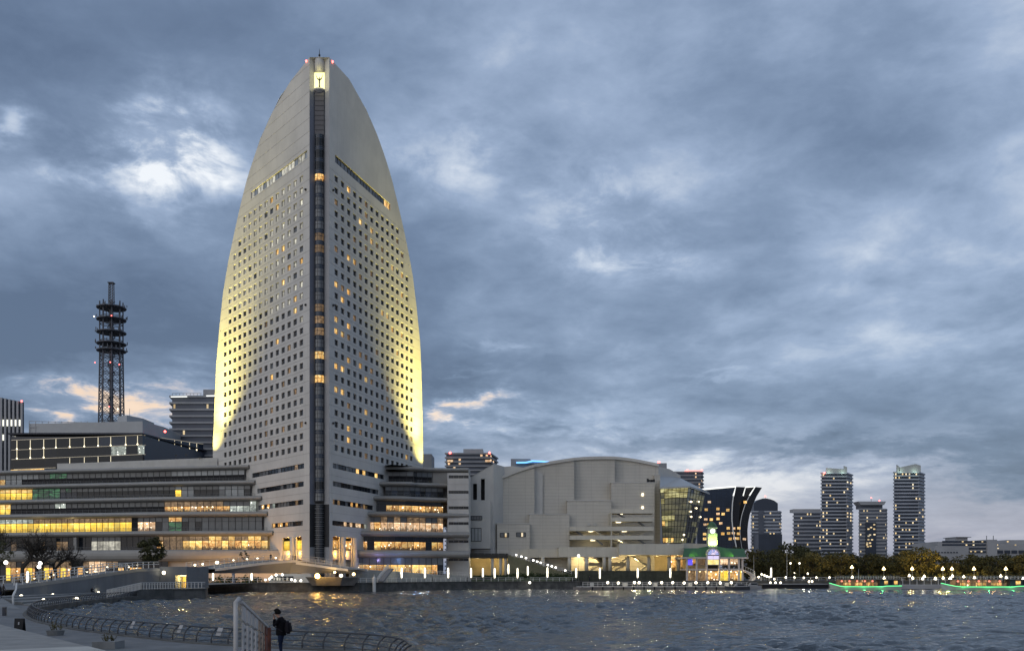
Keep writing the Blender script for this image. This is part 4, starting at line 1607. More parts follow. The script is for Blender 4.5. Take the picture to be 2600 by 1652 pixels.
G_atr = litwin('foyer_glass', (0.040, 0.042, 0.024), (0.13, 0.12, 0.055), 1.0, (0.10, 0.10, 0.35), 0.5, rand=0.15)
G_atr2 = litwin('foyer_glass_lit', (0.30, 0.26, 0.08), (0.85, 0.80, 0.38), 0.75, (0.3, 0.2, 0.9), 0.25, rand=0.25)
foy = MB()
TL, TM, TR = at(1676, 1237, 326), at(1748, 1234, 321), at(1792, 1244, 342)
BL, BM, BR = at(1683, 1378, 326), at(1730, 1378, 323), at(1765, 1378, 342)
foyer_bars = MB()
for (b0, b1, t1, t0, nu) in ((BL, BM, TM, TL, 7), (BM, BR, TR, TM, 6)):
    nv = 10
    for i in range(nu):
        for j in range(nv):
            u0, u1, v0, v1 = i / nu, (i + 1) / nu, j / nv, (j + 1) / nv
            q = [bil(b0, b1, t1, t0, u, v) for u, v in ((u0, v0), (u1, v0), (u1, v1), (u0, v1))]
            m_ = MB()
            m_.poly(q)
            lit = (nu == 7 and ((j in (8, 9) and i > 0) or (i == 0 and j in (0, 4, 7, 9)) or (j in (4,) and i < 4) or (j == 0 and i < 4) or (j == 3 and i < 2)))
            m_.build('glass_panel', (G_atr2 if j > 3 else L_warm if rnd.random() < 0.4 else G_atr2) if lit else (G_atr if nu == 7 or rnd.random() < 0.6 else G_dark), hall)
            foyer_bars.bar(q[0] + Vector((0, -0.1, 0)), q[1] + Vector((0, -0.1, 0)), 0.16, 0.22)
            foyer_bars.bar(q[0] + Vector((0, -0.1, 0)), q[3] + Vector((0, -0.1, 0)), 0.12, 0.16)
foyer_bars.build('glazing_bars', M_mull, hall)
mb = MB()
ridge0, ridge1 = at(1676, 1205, 340), at(1726, 1212, 352)
mb.poly([TL + Vector((-0.2, -0.8, 0)), TM + Vector((0.3, -0.9, 0)), ridge1, ridge0])
mb.poly([TM + Vector((0.3, -0.9, 0)), at(1802, 1250, 344), ridge1])
mb.extrude([TL + Vector((-0.2, -0.8, -0.5)), TM + Vector((0.3, -0.9, -0.5)), at(1802, 1250, 344) + Vector((0, 0, -0.6)), TR + Vector((0, 1, -0.6)), TL + Vector((0, 2, -0.5))], (0, 0, 0.45))
mb.build('foyer_roof', M_roof, hall)
mb = MB()
mb.extrude([at(1672, 1184, 337), at(1700, 1190, 345), at(1728, 1206, 352), at(1728, 1240, 352), at(1672, 1240, 337)], (0, 30, 0))
mb.build('roof_shoulder', M_hallb, hall)
for k_ in range(9):
    m_ = MB()
    p = bil(BM, BR, TR, TM, rnd.random(), rnd.random())
    m_.ball(p + Vector((0.1, -0.35, 0)), 0.32, 6)
    m_.build('foyer_lamp', E_soft, hall)

# ---- terrace, retaining wall and grand stair at the hall's left corner
SY = 301.0
stair = root('grand_staircase', (gx(1370, SY), SY, QZ), 'long outdoor staircase with small lamps climbing to the hall terrace', 'staircase')
mb = MB()
za, zb_ = gz(1407, SY), gz(1459, SY)
n_ = 22
for i in range(n_):
    pa, pb = 1290 + (1452 - 1290) * i / n_, 1290 + (1452 - 1290) * (i + 1) / n_
    z = za + (zb_ - za) * (i + 0.5) / n_
    m_ = MB()
    m_.box(gx(pa, SY), gx(pb, SY), SY, SY + 5.0, 1.6, z)
    m_.build('flight', pbr('stair_wall', (0.16, 0.155, 0.095), 0.85, 0.15, 0.4, stain=0.3) if 'stair_wall' not in MATS else MATS['stair_wall'], stair)
m_ = MB()
m_.bar(at(1288, 1398, SY), at(1452, 1450, SY), 0.12, 0.12)
m_.bar(at(1288, 1403, SY), at(1452, 1455, SY), 0.08, 0.08)
for i in range(15):
    px = 1290 + i * 11.5
    y = 1407 + (px - 1290) * 52 / 162
    m_.bar(at(px, y + 1, SY), at(px, y - 9, SY), 0.09, 0.09)
m_.build('handrail', M_rail, stair)
for px in (1311, 1324, 1335.5, 1354, 1364, 1373, 1391, 1401, 1411, 1435):
    m_ = MB()
    p = at(px, 1407 + (px - 1290) * 52 / 162 - 6, SY + 2)
    m_.ball(p, 0.33, 8)
    m_.build('lamp', E_white, stair)
mb = MB()
Yt = 304.0
mb.box(gx(1180, Yt), gx(1291, Yt), Yt, Yt + 11, gz(1416, Yt), gz(1404, Yt))
mb.build('terrace_deck', pbr('deck_dark', (0.05, 0.05, 0.045), 0.8, 0.2), stair)
railing([(gx(1205, Yt), Yt), (gx(1291, Yt), Yt)], gz(1406, Yt), stair, 0.05, 1.3, M_rail, 2.4)
for px in (1250, 1271, 1284):
    m_ = MB()
    m_.tube([(gx(px, Yt), Yt + 0.8, 2.1), (gx(px, Yt), Yt + 0.8, gz(1416, Yt))], 0.5, 10)
    m_.build('column', M_hallw, stair, smooth=True)
mb = MB()
mb.poly([(gx(1185, 312), 311.5, 2.1), (gx(1295, 312), 311.5, 2.1), (gx(1295, 312), 311.5, gz(1414, 312)), (gx(1185, 312), 311.5, gz(1414, 312))])
mb.build('back_wall', MATS['concourse_wall'], stair)
for px in (1215, 1255, 1283):
    lamp('soffit_light', 'POINT', (gx(px, 307), 307, gz(1421, 307)), 320, (1.0, 0.76, 0.36), stair, 0.3)

# ================================================================== BUILDINGS BEHIND
def highrise(name, label, cat, pa, pb, pc, Y, dY, ytop, floors, body, slab, slab_out=0.9, slab_h=0.42, lit=0.10, cols=6, group=None, zbase=QZ, ysplit=None, lits=None, seed=0, litmat=None):
    """tower block on a four-cornered plan: front from pa to pb, side from pb to pc running back by dY"""
    rr = random.Random(seed)
    a, b, c = Vector((gx(pa, Y), Y)), Vector((gx(pb, Y), Y)), Vector((gx(pc, Y + dY), Y + dY))
    d = a + (c - b)
    plan = [a, b, c, d]
    cen = sum(plan, Vector((0, 0))) / 4
    zt_ = gz(ytop, Y)
    t = root(name, (cen.x, cen.y, zbase), label, cat, group)
    mb = MB()
    mb.hexa([tuple(p) for p in plan], zbase - 0.5, zt_)
    mb.build('wall', body, t)
    fh = (zt_ - zbase) / floors
    if slab is not None:
        grow = [p + (p - cen).normalized() * slab_out * 1.3 for p in plan]
        m_ = MB()
        m_.hexa([(p.x - cen.x, p.y - cen.y) for p in grow], 0, fh * slab_h)
        me = m_.mesh('balcony', slab)
        for f_ in range(1, floors + 1):
            inst(me, 'balcony', t, (cen.x, cen.y, zbase + fh * f_ - fh * slab_h))
    # lit windows, each a pane in its own frame-deep box proud of the dark glazing
    faces = [(a, b, cols), (b, c, max(2, int(cols * 0.4)))]
    for (p, q, n) in faces:
        w = (q - p).length / n
        if w < 0.5: continue
        an = math.atan2((q - p).y, (q - p).x)
        m_ = MB()
        m_.box(-w * 0.19, w * 0.19, -0.10, 0.05, fh * 0.06, fh * 0.60 if slab is None else fh * (1 - slab_h) * 0.94)
        me = m_.mesh('window', [L_far])
        for f_ in range(floors):
            for k_ in range(n):
                if rr.random() < lit * 1.9:
                    pt = p + (q - p) * ((k_ + 0.5) / n)
                    inst(me, 'window', t, (pt.x, pt.y, zbase + fh * f_), an, {0: (litmat or L_far)})
    return t, cen, zt_, plan


def beacon(t, px, y, Y, r=0.6):
    m_ = MB()
    m_.ball(at(px, y, Y), r, 8)
    m_.build('beacon', E_red, t)


M_far = pbr('far_wall', (0.10, 0.112, 0.14), 0.6, 0.15, 0.05)
M_fard = pbr('far_wall_dark', (0.034, 0.042, 0.060), 0.35, 0.15, 0.05)
M_farl = pbr('far_slab', (0.37, 0.39, 0.43), 0.7, 0.1, 0.05)
M_farg = pbr('far_slab_grey', (0.30, 0.305, 0.315), 0.7, 0.1, 0.05)
M_farw = pbr('far_pale', (0.36, 0.36, 0.365), 0.7, 0.1, 0.05, stain=0.1)
E_crown = emit('crown_glow', (0.72, 0.95, 0.78), 0.55)

# ---- right: tall residential towers beyond the park
def crown_screens(t, pts, Y, E):
    for (p0, y0, p1, y1, yb) in pts:
        m_ = MB()
        m_.extrude([at(p0, yb, Y), at(p1, yb, Y), at(p1, y1, Y), at(p0, y0, Y)], (0, 1.2, 0))
        m_.build('crown_screen', M_farw, t)
    px = (pts[0][0] + pts[-1][2]) / 2
    for dp in (-18, 18):
        lamp('crown_light', 'POINT', at(px + dp, pts[0][4] - 2, Y - 3.5), 450, (0.72, 1.0, 0.80), t, 0.8)


YF = 900.0
t, c_, z_, pl = highrise('residential_tower', 'tall slim apartment tower with a plain lit crown, left of the two tallest', 'apartment tower', 2086, 2148, 2164, YF, 18, 1199, 30, M_fard, M_farl, 1.1, 0.40, 0.10, 7, 'far residential towers', seed=3)
crown_screens(t, [(2098, 1187, 2143, 1190, 1199), (2143, 1182, 2151, 1185, 1199)], YF, E_crown)
beacon(t, 2093, 1200, YF - 3, 1.0)
t, c_, z_, pl = highrise('residential_tower', 'tall slim apartment tower with flaring lit crown screens, furthest right of the towers', 'apartment tower', 2270, 2331, 2347, YF, 18, 1197, 30, M_fard, M_farl, 1.1, 0.40, 0.12, 7, 'far residential towers', seed=5)
crown_screens(t, [(2277, 1179, 2284, 1184, 1197), (2283, 1186, 2325, 1177, 1197), (2325, 1177, 2338, 1181, 1197)], YF, E_crown)
t, c_, z_, pl = highrise('apartment_block', 'mid-rise pale banded apartment block beside the left tall tower', 'apartment block', 2015, 2086, 2094, 960.0, 12, 1298, 17, M_far, M_farl, 1.0, 0.42, 0.07, 9, 'far residential towers', seed=9)
m_ = MB()
m_.box(gx(2016, 960), gx(2086, 960), 962, 975, gz(1299, 960), gz(1291, 960))
m_.build('roof_plant', M_farw, t)
t, c_, z_, pl = highrise('office_tower', 'grey tower with an overhanging flat cornice between the two tall towers', 'office tower', 2181, 2248, 2252, 880.0, 12, 1290, 20, M_far, M_farg, 0.5, 0.45, 0.05, 8, 'far residential towers', seed=11)
m_ = MB()
m_.box(gx(2186, 880), gx(2244, 880), 883, 893, gz(1290, 880), gz(1275, 880))
m_.build('upper_storey', M_far, t)
m_ = MB()
Yc = 880
m_.extrude([at(2186, 1281, Yc), at(2245, 1281, Yc), at(2250, 1272, Yc), at(2179, 1272, Yc)], (0, 14, 0))
m_.build('cornice', M_farg, t)
m_ = MB()
m_.box(gx(2198, 879), gx(2224, 879), 878.6, 880, QZ, gz(1325, 879))
m_.build('glazed_bay', M_fard, t)
for i in range(14):
    m_ = MB()
    p = at(2199 + rnd.random() * 22, 1330 + rnd.random() * 58, 878.4)
    m_.box(p.x - 0.9, p.x + 0.9, p.y - 0.1, p.y, p.z - 0.6, p.z + 0.6)
    m_.build('window', L_far, t)
for px, y in ((2212, 1263), (2233, 1270)): beacon(t, px, y, 884, 0.7)
m_ = MB()
m_.bar(at(2212, 1275, 884), at(2212, 1262, 884), 0.3)
m_.build('roof_pole', M_mullg, t)
t, c_, z_, pl = highrise('domed_tower', 'grey banded apartment tower with a dark dome-shaped top', 'apartment tower', 1908, 1978, 1983, 860.0, 14, 1296, 19, M_far, M_farl, 0.7, 0.40, 0.06, 8, 'far residential towers', seed=13)
m_ = MB()
m_.hexa([(gx(1914, 862), 862), (gx(1975, 862), 862), (gx(1975, 862), 880), (gx(1914, 862), 880)], gz(1297, 862), gz(1277, 862))
m_.extrude([at(1914, 1277, 862), at(1975, 1277, 862), at(1966, 1270, 862), at(1955, 1266, 862), at(1935, 1265, 862), at(1922, 1270, 862)], (0, 18, 0))
m_.extrude([at(1922, 1271, 864), at(1966, 1271, 864), at(1957, 1267, 864), at(1948, 1264.5, 864), at(1937, 1264.5, 864), at(1928, 1267, 864)], (0, 12, 0))
m_.build('dome', M_fard, t)
m_ = MB()
m_.box(gx(1927, 858), gx(1940, 858), 858.6, 860, QZ, gz(1296, 858))
m_.build('recessed_bay', M_far, t)
m_ = MB()
m_.box(gx(1926, 840), gx(1986, 840), 840, 858, QZ, gz(1355, 840))
m_.build('dark_podium', M_fard, t)
beacon(t, 1943, 1259, 866, 0.8)
m_ = MB()
m_.bar(at(1943, 1266, 866), at(1943, 1260, 866), 0.3)
m_.build('roof_pole', M_mullg, t)

# ---- right: long low hospital-like block
YH = 640.0
hs = root('low_building', (gx(2490, YH), YH + 15, QZ), 'long low pale building with roof masts behind the park trees at the right edge', 'building')
m_ = MB()
m_.box(gx(2380, YH), gx(2505, YH), YH, YH + 40, QZ, gz(1374, YH))
m_.box(gx(2505, YH), gx(2530, YH), YH - 1, YH + 40, QZ, gz(1369, YH))
m_.box(gx(2530, YH), gx(2680, YH), YH + 2, YH + 40, QZ, gz(1380, YH))
m_.box(gx(2360, YH), gx(2445, YH), YH - 8, YH - 0.2, QZ, gz(1386, YH))
m_.box(gx(2434, YH), gx(2464, YH), YH + 4, YH + 20, gz(1374, YH), gz(1363, YH))
m_.box(gx(2568, YH), gx(2640, YH), YH + 6, YH + 30, gz(1380, YH), gz(1369, YH))
m_.build('wall', M_farw, hs)
for i, y in enumerate((1372, 1380, 1389, 1398)):
    m_ = MB()
    m_.box(gx(2392 if i < 2 else 2454, YH), gx(2503, YH), YH - 0.5, YH - 0.05, gz(y + 4.5, YH), gz(y, YH))
    m_.build('window_band', M_fard, hs)
for i in range(7):
    m_ = MB()
    m_.box(gx(2536 + i * 18, YH), gx(2550 + i * 18, YH), YH + 1.5, YH + 1.95, gz(1404, YH), gz(1396, YH))
    m_.build('window', M_fard, hs)
    m_ = MB()
    m_.box(gx(2382 + i * 7.6, YH - 8), gx(2386 + i * 7.6, YH - 8), YH - 8.3, YH - 7.95, gz(1403, YH - 8), gz(1400, YH - 8))
    m_.build('window', M_fard, hs)
m_ = MB()
m_.box(gx(2432, YH), gx(2470, YH), YH + 2, YH + 22, gz(1363, YH), gz(1361.5, YH))
m_.build('roof_slab', M_farg, hs)
for px in (2505, 2522):
    m_ = MB()
    m_.bar(at(px, 1372, YH + 5), at(px, 1359, YH + 5), 0.35)
    m_.build('roof_mast', M_mullg, hs)
for i in range(16):
    m_ = MB()
    p = at(rnd.uniform(2395, 2590), rnd.choice((1374, 1382.5, 1391, 1399)), YH - 0.6)
    m_.box(p.x - 0.55, p.x + 0.55, p.y - 0.1, p.y, p.z - 0.4, p.z + 0.4)
    m_.build('lit_window', L_far, hs)

# ---- behind the hall: apartment blocks peeping over the roof
t, c_, z_, pl = highrise('apartment_block', 'grey apartment block with lit corner bays peeping over the right wing', 'apartment block', 1133, 1243, 1262, 520.0, 22, 1149, 30, M_far, M_farg, 0.8, 0.36, 0.10, 8, 'blocks behind the hall', seed=17, litmat=L_pink)
m_ = MB()
m_.box(gx(1176, 522), gx(1226, 522), 524, 536, gz(1150, 522), gz(1138, 522))
m_.build('roof_plant', M_farw, t)
beacon(t, 1143, 1149, 519, 0.7); beacon(t, 1243, 1149, 519, 0.7)
for pa, pb, y in ((1136, 1150, 1170), (1232, 1246, 1170)):
    m_ = MB()
    m_.box(gx(pa, 519), gx(pb, 519), 518.6, 519.6, gz(y + 3, 519), gz(y - 3, 519))
    m_.build('lit_bay', L_pink, t)
m_ = MB()
m_.box(gx(1060, 430), gx(1096, 430), 430, 445, QZ, gz(1152, 430))
o_ = m_.build('stair_tower', pbr('plain_grey', (0.24, 0.25, 0.26), 0.7, 0.1, 0.1), None)
tag(o_, 'plain grey blank block just right of the sail tower base', 'building')
bl = root('blue_lit_building', (gx(1355, 480), 480, QZ), 'flat-roofed dark building edged with a blue light line above the hall roof', 'building')
m_ = MB()
m_.box(gx(1297, 480), gx(1347, 480), 480, 495, QZ, gz(1164, 480))
m_.build('roof_plant', M_farg, bl)
m_ = MB()
m_.box(gx(1310, 482), gx(1412, 482), 484, 500, QZ, gz(1177, 482))
m_.build('wall', M_fard, bl)
m_ = MB()
m_.tube([at(1311, 1174, 478), at(1335, 1173.5, 478), at(1352, 1170, 478), at(1380, 1171, 478), at(1412, 1174.5, 478)], 0.42, 6)
m_.build('light_line', E_blue, bl)
m_ = MB()
m_.extrude([at(1309, 1177, 479), at(1413, 1177, 479), at(1412, 1175, 479), at(1352, 1171.5, 479), at(1311, 1175, 479)], (0, 12, 0))
m_.build('roof_edge', M_farg, bl)
for px in (1371, 1381):
    m_ = MB()
    m_.ball(at(px, 1180, 481), 0.5, 6)
    m_.build('lamp', E_soft, bl)
t, c_, z_, pl = highrise('apartment_block', 'dark gridded apartment block with red roof lights right of the hall roof', 'apartment block', 1700, 1780, 1785, 600.0, 10, 1196, 30, M_far, M_farg, 0.6, 0.35, 0.05, 9, 'blocks behind the hall', seed=19, litmat=L_pink)
for px, y in ((1782, 1193), (1745, 1193)): beacon(t, px, y, 599, 0.7)
m_ = MB()
m_.bar(at(1738, 1194.5, 599), at(1782, 1194, 599), 0.5)
m_.build('roof_light_line', emit('red_line', (1.0, 0.35, 0.25), 1.2), t)
m_ = MB()
m_.box(gx(1660, 560), gx(1693, 560), 560, 575, QZ, gz(1175, 560))
o_ = m_.build('apartment_block', M_farg, None)
tag(o_, 'small grey block top with a red light just above the hall shoulder', 'building', 'blocks behind the hall')
m_ = MB(); m_.ball(at(1673, 1173, 561), 0.8, 8); m_.build('beacon', E_red, o_)

# ---- flaring glass hotel right of the hall
fg_ = root('flared_glass_tower', (gx(1860, 455), 460, QZ), 'dark blue glass hotel whose walls flare out at the top with white light lines', 'hotel')


def ribbon(name, left, right, Y, depth, mat, lean=0.0):
    m_ = MB()
    for (l0, r0), (l1, r1) in zip(zip(left, right), zip(left[1:], right[1:])):
        m_.poly([at(*l0, Y), at(*r0, Y), at(*r1, Y), at(*l1, Y)])
        m_.poly([at(*r0, Y), at(*r0, Y) + Vector((0, depth, 0)), at(*r1, Y) + Vector((0, depth, 0)), at(*r1, Y)])
        m_.poly([at(*l0, Y), at(*l0, Y) + Vector((0, depth, 0)), at(*l1, Y) + Vector((0, depth, 0)), at(*l1, Y)])
    tl, tr = at(*left[-1], Y), at(*right[-1], Y)
    m_.poly([tl, tr, tr + Vector((0, depth, 0)), tl + Vector((0, depth, 0))])
    return m_.build(name, mat, fg_)


M_fglass = pbr('tower_glass', (0.016, 0.026, 0.048), 0.12, 0.3, 0.06, spec=0.45, joints=(3.6, 2.4, 0.22))
M_fglass2 = pbr('tower_glass_dark', (0.012, 0.013, 0.016), 0.2, 0.3, 0.06, spec=0.4, joints=(3.6, 1.2, 0.2))
R1 = [(1871, 1394), (1866, 1370), (1861, 1345), (1858.5, 1320), (1858.5, 1300), (1860, 1275), (1863, 1255), (1868, 1235)]
L1 = [(1770, y) for _, y in R1[:-1]] + [(1770, 1243)]
ribbon('glass_wing', L1, R1, 452, 26, M_fglass)
R2 = [(1884, 1394), (1880, 1370), (1877, 1345), (1876, 1320), (1877, 1300), (1881, 1275), (1886, 1255), (1892, 1236)]
ribbon('glass_wing', R1, R2, 456, 24, M_fglass2)
L3 = [(1884, 1394), (1880, 1370), (1878.5, 1345), (1880, 1325), (1884, 1305), (1892, 1280), (1903, 1258), (1917, 1235.5)]
R3 = [(1900, 1394), (1898.5, 1370), (1898, 1345), (1900, 1325), (1904, 1305), (1912, 1280), (1922, 1258), (1935, 1237)]
ribbon('glass_wing', R2, [(p + 6, y) for p, y in L3], 462, 22, M_fglass2)
ribbon('glass_wing', L3, R3, 458, 22, M_fglass2)
for pts, Y, w in ((R1, 451.7, 0.28), (L3, 457.7, 0.2)):
    m_ = MB()
    m_.tube([at(p, y, Y) for p, y in pts], w, 5)
    m_.build('light_line', emit('line_dim', (0.75, 0.78, 0.80), 0.14), fg_)
m_ = MB()
m_.tube([at(1770, 1243, 451.6), at(1820, 1238.5, 451.6), at(1868, 1234.5, 451.6), at(1862, 1258, 451.6)], 0.40, 5)
m_.build('light_line', E_led, fg_)
m_ = MB()
m_.tube([at(1893, 1236, 457.6), at(1917, 1235, 457.6), at(1903, 1257, 457.6)], 0.34, 5)
m_.build('light_line', E_led, fg_)
m_ = MB()
m_.tube([at(1887, 1258, 457.6), at(1892, 1238, 457.6)], 0.3, 5)
m_.build('light_line', E_led, fg_)
for i, (px, y) in enumerate([(1801, 1274), (1793, 1293), (1823, 1291), (1823, 1304), (1836, 1304), (1848, 1294), (1792, 1318), (1823, 1316), (1806, 1318), (1790, 1331), (1800, 1331), (1849, 1340), (1863, 1341),
                             (1835, 1354), (1850, 1353), (1862, 1353), (1875, 1354), (1789, 1355), (1866, 1366), (1873, 1366), (1854, 1367), (1890, 1368), (1789, 1367), (1876, 1340), (1830, 1328), (1892, 1274)]):
    m_ = MB()
    p = at(px, y, 451.9)
    m_.box(p.x - 0.75, p.x + 0.75, p.y - 0.12, p.y + 0.05, p.z - 0.6, p.z + 0.6)
    m_.build('window', L_room if i % 3 else L_pink, fg_)

# ---- left: striped office tower
YS = 420.0
so = root('striped_office_tower', (gx(20, YS), YS + 8, QZ), 'office tower with vertical pale fins at the left edge', 'office tower')
m_ = MB()
zl, zr = gz(1008, YS), gz(1021, YS)
m_.extrude([(gx(-90, YS), YS, QZ), (gx(61, YS), YS, QZ), (gx(61, YS), YS, zr), (gx(-90, YS), YS, zl + 3)], (-17, 26, 0))
m_.build('wall', M_fard, so)
for i in range(13):
    px = 57 - i * 10.4
    m_ = MB()
    x = gx(px, YS)
    m_.box(x - 0.42, x + 0.42, YS - 0.9, YS - 0.01, QZ, zr + (57 - px) / 151 * (zl + 3 - zr) + 0.15)
    m_.build('fin', M_farw, so)
for i in range(12):
    for y, h, pr in ((1073, 5.0, 1.0), (1110, 4.5, 0.35)):
        if rnd.random() > pr: continue
        px = 51.8 - i * 10.4
        m_ = MB()
        p = at(px, y, YS - 0.25)
        m_.box(p.x - 0.62, p.x + 0.62, p.y - 0.1, p.y + 0.2, p.z - h * 0.28, p.z + h * 0.28)
        m_.build('window', emit('office_white', (1.0, 0.98, 0.82), 1.2) if 'office_white' not in MATS else MATS['office_white'], so)
beacon(so, 55, 1018, YS - 1, 0.45)

# ---- left: dark glass office block with lit column lines
YG = 352.0
dg = root('dark_glass_office', (gx(270, YG), YG + 15, QZ), 'low dark glass office block with warm light lines along floors and columns', 'office building')


def dgp(px, y):
    """front of the block: left part faces us, right part turns away after px 360"""
    Yp = YG if px <= 362 else YG + (px - 362) * 0.30
    return at(px, y, Yp)


def roofy(px):
    return 1104 + (362 - px) * 0.0395 if px <= 362 else 1104 + (px - 362) * 0.148


FL = [0, 25, 49, 74, 98]


def fly(px, k):
    return roofy(px) + FL[k] * (1.0 if px <= 362 else 1 - (px - 362) * 0.0016)


corner = dgp(362, 1104)
m_ = MB()
p0, p1, p2 = dgp(27, 1117), dgp(362, 1104), dgp(518, 1127)
m_.hexa([(p0.x, p0.y + 0.4), (p1.x, p1.y + 0.4), (p2.x, p2.y + 0.4), (p2.x, p2.y + 30), (p0.x, p0.y + 30)], QZ, p1.z - 0.5)
m_.build('wall', M_fard, dg)
cols_px = [44, 78, 112, 143, 178, 215, 250, 282, 320, 350, 404, 444, 461, 482, 500]
edges = [27] + cols_px + [516]
for k_ in range(4):
    for a, b in zip(edges, edges[1:]):
        if k_ == 3 and a > 140: continue
        for (u, v) in ([(a, b)] if not (a < 362 < b) else [(a, 362), (362, b)]):
            m_ = MB()
            m_.poly([dgp(u, fly(u, k_ + 1) - 1), dgp(v, fly(v, k_ + 1) - 1), dgp(v, fly(v, k_) + 1), dgp(u, fly(u, k_) + 1)])
            mt = G_dark
            if k_ == 1 and a >= 250: mt = (L_cool if a > 240 and rnd.random() < 0.7 else G_dark) if a < 362 else (L_dim if rnd.random() < 0.6 else G_dark)
            elif k_ == 0 and a >= 250 and a < 362: mt = G_blue
            elif k_ == 1 and a == 215: mt = G_dark
            elif k_ == 3: mt = L_warm if rnd.random() < 0.5 else G_dark
            elif a > 362: mt = G_blue
            m_.build('glass_panel', mt, dg)
for k_ in range(4):
    if k_ == 0:
        pts = [(30, 362), (366, 516)]
    elif k_ == 1: pts = [(30, 362), (366, 470)]
    elif k_ == 2: pts = [(30, 362), (366, 440)]
    else: pts = [(36, 142)]
    for u, v in pts:
        m_ = MB()
        n_ = 8
        for i in range(n_):
            ua, ub = u + (v - u) * i / n_, u + (v - u) * (i + 1) / n_
            m_.bar(dgp(ua, fly(ua, k_)) + Vector((0, -0.25, 0)), dgp(ub, fly(ub, k_)) + Vector((0, -0.25, 0)), 0.09, 0.10)
        m_.build('floor_light_line', emit('led_dim', (1.0, 0.84, 0.55), 0.42) if 'led_dim' not in MATS else MATS['led_dim'], dg)
for i, px in enumerate(cols_px):
    for k_ in range(3):
        if (k_ == 1 and px > 130) or (k_ == 2 and not 170 < px < 290): continue
        m_ = MB()
        a, b = dgp(px, fly(px, k_) + 1.5), dgp(px, fly(px, k_ + 1) - 2)
        m_.bar(a + Vector((0, -0.3, 0)), b + Vector((0, -0.3, 0)), 0.16, 0.14)
        m_.build('column_light', E_ledw, dg)
        m_ = MB()
        m_.ball(b + Vector((0, -0.35, 0)), 0.30, 6)
        m_.build('column_lamp', E_soft, dg)
m_ = MB()
m_.hexa([(p0.x - 0.6, p0.y - 0.7), (p1.x, p1.y - 0.7), (p2.x + 0.6, p2.y - 0.7), (p2.x, p2.y + 30), (p0.x, p0.y + 30)], p1.z + 0.15, p1.z + 0.75)
m_.build('roof_edge', pbr('roof_navy', (0.018, 0.022, 0.035), 0.6, 0.1), dg)
# plant screens on its roof
m_ = MB()
Yr = 372.0
m_.hexa([(gx(74, Yr), Yr), (gx(362, Yr - 6), Yr - 6), (gx(415, Yr + 8), Yr + 8), (gx(415, Yr + 8), Yr + 30), (gx(74, Yr), Yr + 30)], gz(1120, Yr), gz(1075, Yr))
m_.build('roof_screen', M_roof, dg)
m_ = MB()
for i in range(10):
    px = 74 + i * 16.5
    m_.bar(at(px, 1100, Yr - 0.4), at(px, 1069, Yr - 0.4), 0.16)
m_.bar(at(74, 1069, Yr - 0.4), at(235, 1072.5, Yr - 0.8), 0.22)
m_.bar(at(74, 1084, Yr - 0.4), at(235, 1085, Yr - 0.8), 0.14)
m_.build('screen_frame', M_farw, dg)
m_ = MB()
m_.hexa([(gx(298, 380), 380), (gx(322, 376), 376), (gx(363, 384), 384), (gx(363, 384), 396), (gx(298, 380), 396)], gz(1078, 380), gz(1057.5, 380))
m_.build('roof_plant', M_roof, dg)
m_ = MB()
m_.bar(at(329, 1058, 380), at(329, 1037, 380), 0.12)
m_.build('lightning_rod', M_mullg, dg)
beacon(dg, 419, 1095, 372, 0.5)

# ---- left: apartment block with balconies beside the tower
YA = 400.0
t, c_, z_, pl = highrise('apartment_block', 'grey balconied apartment block just left of the sail tower', 'apartment block', 437, 545, 552, YA, 10, 1004, 28, M_far, M_farg, 0.9, 0.28, 0.035, 9, None, seed=23)
m_ = MB()
m_.box(gx(512, YA), gx(560, YA), YA + 2, YA + 14, gz(1005, YA), gz(986, YA))
m_.build('roof_plant', M_farg, t)
m_ = MB()
for a, b, y in ((434, 475, 1007), (524, 552, 1004.5)):
    m_.bar(at(a, y, YA - 1.4), at(b, y - 0.5, YA - 1.4), 0.4)
m_.build('roof_light_line', E_led, t)
m_ = MB()
for a in range(438, 512, 9):
    m_.bar(at(a, 1004, YA), at(a, 998, YA), 0.12)
m_.bar(at(438, 998, YA), at(512, 998, YA), 0.14)
m_.build('roof_railing', M_mullg, t)

# ---- left: lattice telecom mast
YM = 430.0
ms = root('telecom_mast', (gx(271, YM), YM + 5, gz(1075, YM)), 'dark steel lattice telecom mast with ring platforms against the sky', 'mast')
cx_, cy_ = gx(271, YM), YM + 5.0
M_steel = pbr('dark_steel', (0.085, 0.09, 0.105), 0.6, 0.15)
z0m, z1m, z2m, z3m = gz(1085, YM), gz(888, YM), gz(758, YM), gz(711, YM)
rb, rt = 31 / F * YM, 28 / F * YM


def mpt(a, z):
    f = (z - z0m) / (z1m - z0m)
    r_ = rb + (rt - rb) * min(1.0, f)
    return Vector((cx_ + r_ * math.cos(a), cy_ + r_ * math.sin(a) * 0.9, z))


angs = [2 * math.pi * (i + 0.5) / 8 for i in range(8)]
for a in angs:
    m_ = MB()
    m_.tube([mpt(a, z0m), mpt(a, z1m), mpt(a, z2m)], 0.30, 6)
    m_.build('leg', M_steel, ms)
rings = []
z = z0m
while z < z2m:
    rings.append(z)
    z += 3.7
m_ = MB()
for zi, z in enumerate(rings):
    for i in range(8):
        m_.bar(mpt(angs[i], z), mpt(angs[(i + 1) % 8], z), 0.20)
        if z < z1m:
            zn = min(z + 3.7, z1m)
            m_.bar(mpt(angs[i], z), mpt(angs[(i + 1) % 8], zn), 0.16)
            m_.bar(mpt(angs[(i + 1) % 8], z), mpt(angs[i], zn), 0.16)
        if i < 4 and z < z2m:
            m_.bar(mpt(angs[i], z), mpt(angs[(i + 4) % 8], z), 0.14)
o_ = tag(m_.build('bracing', M_steel, ms), kind='stuff')
m_ = MB()
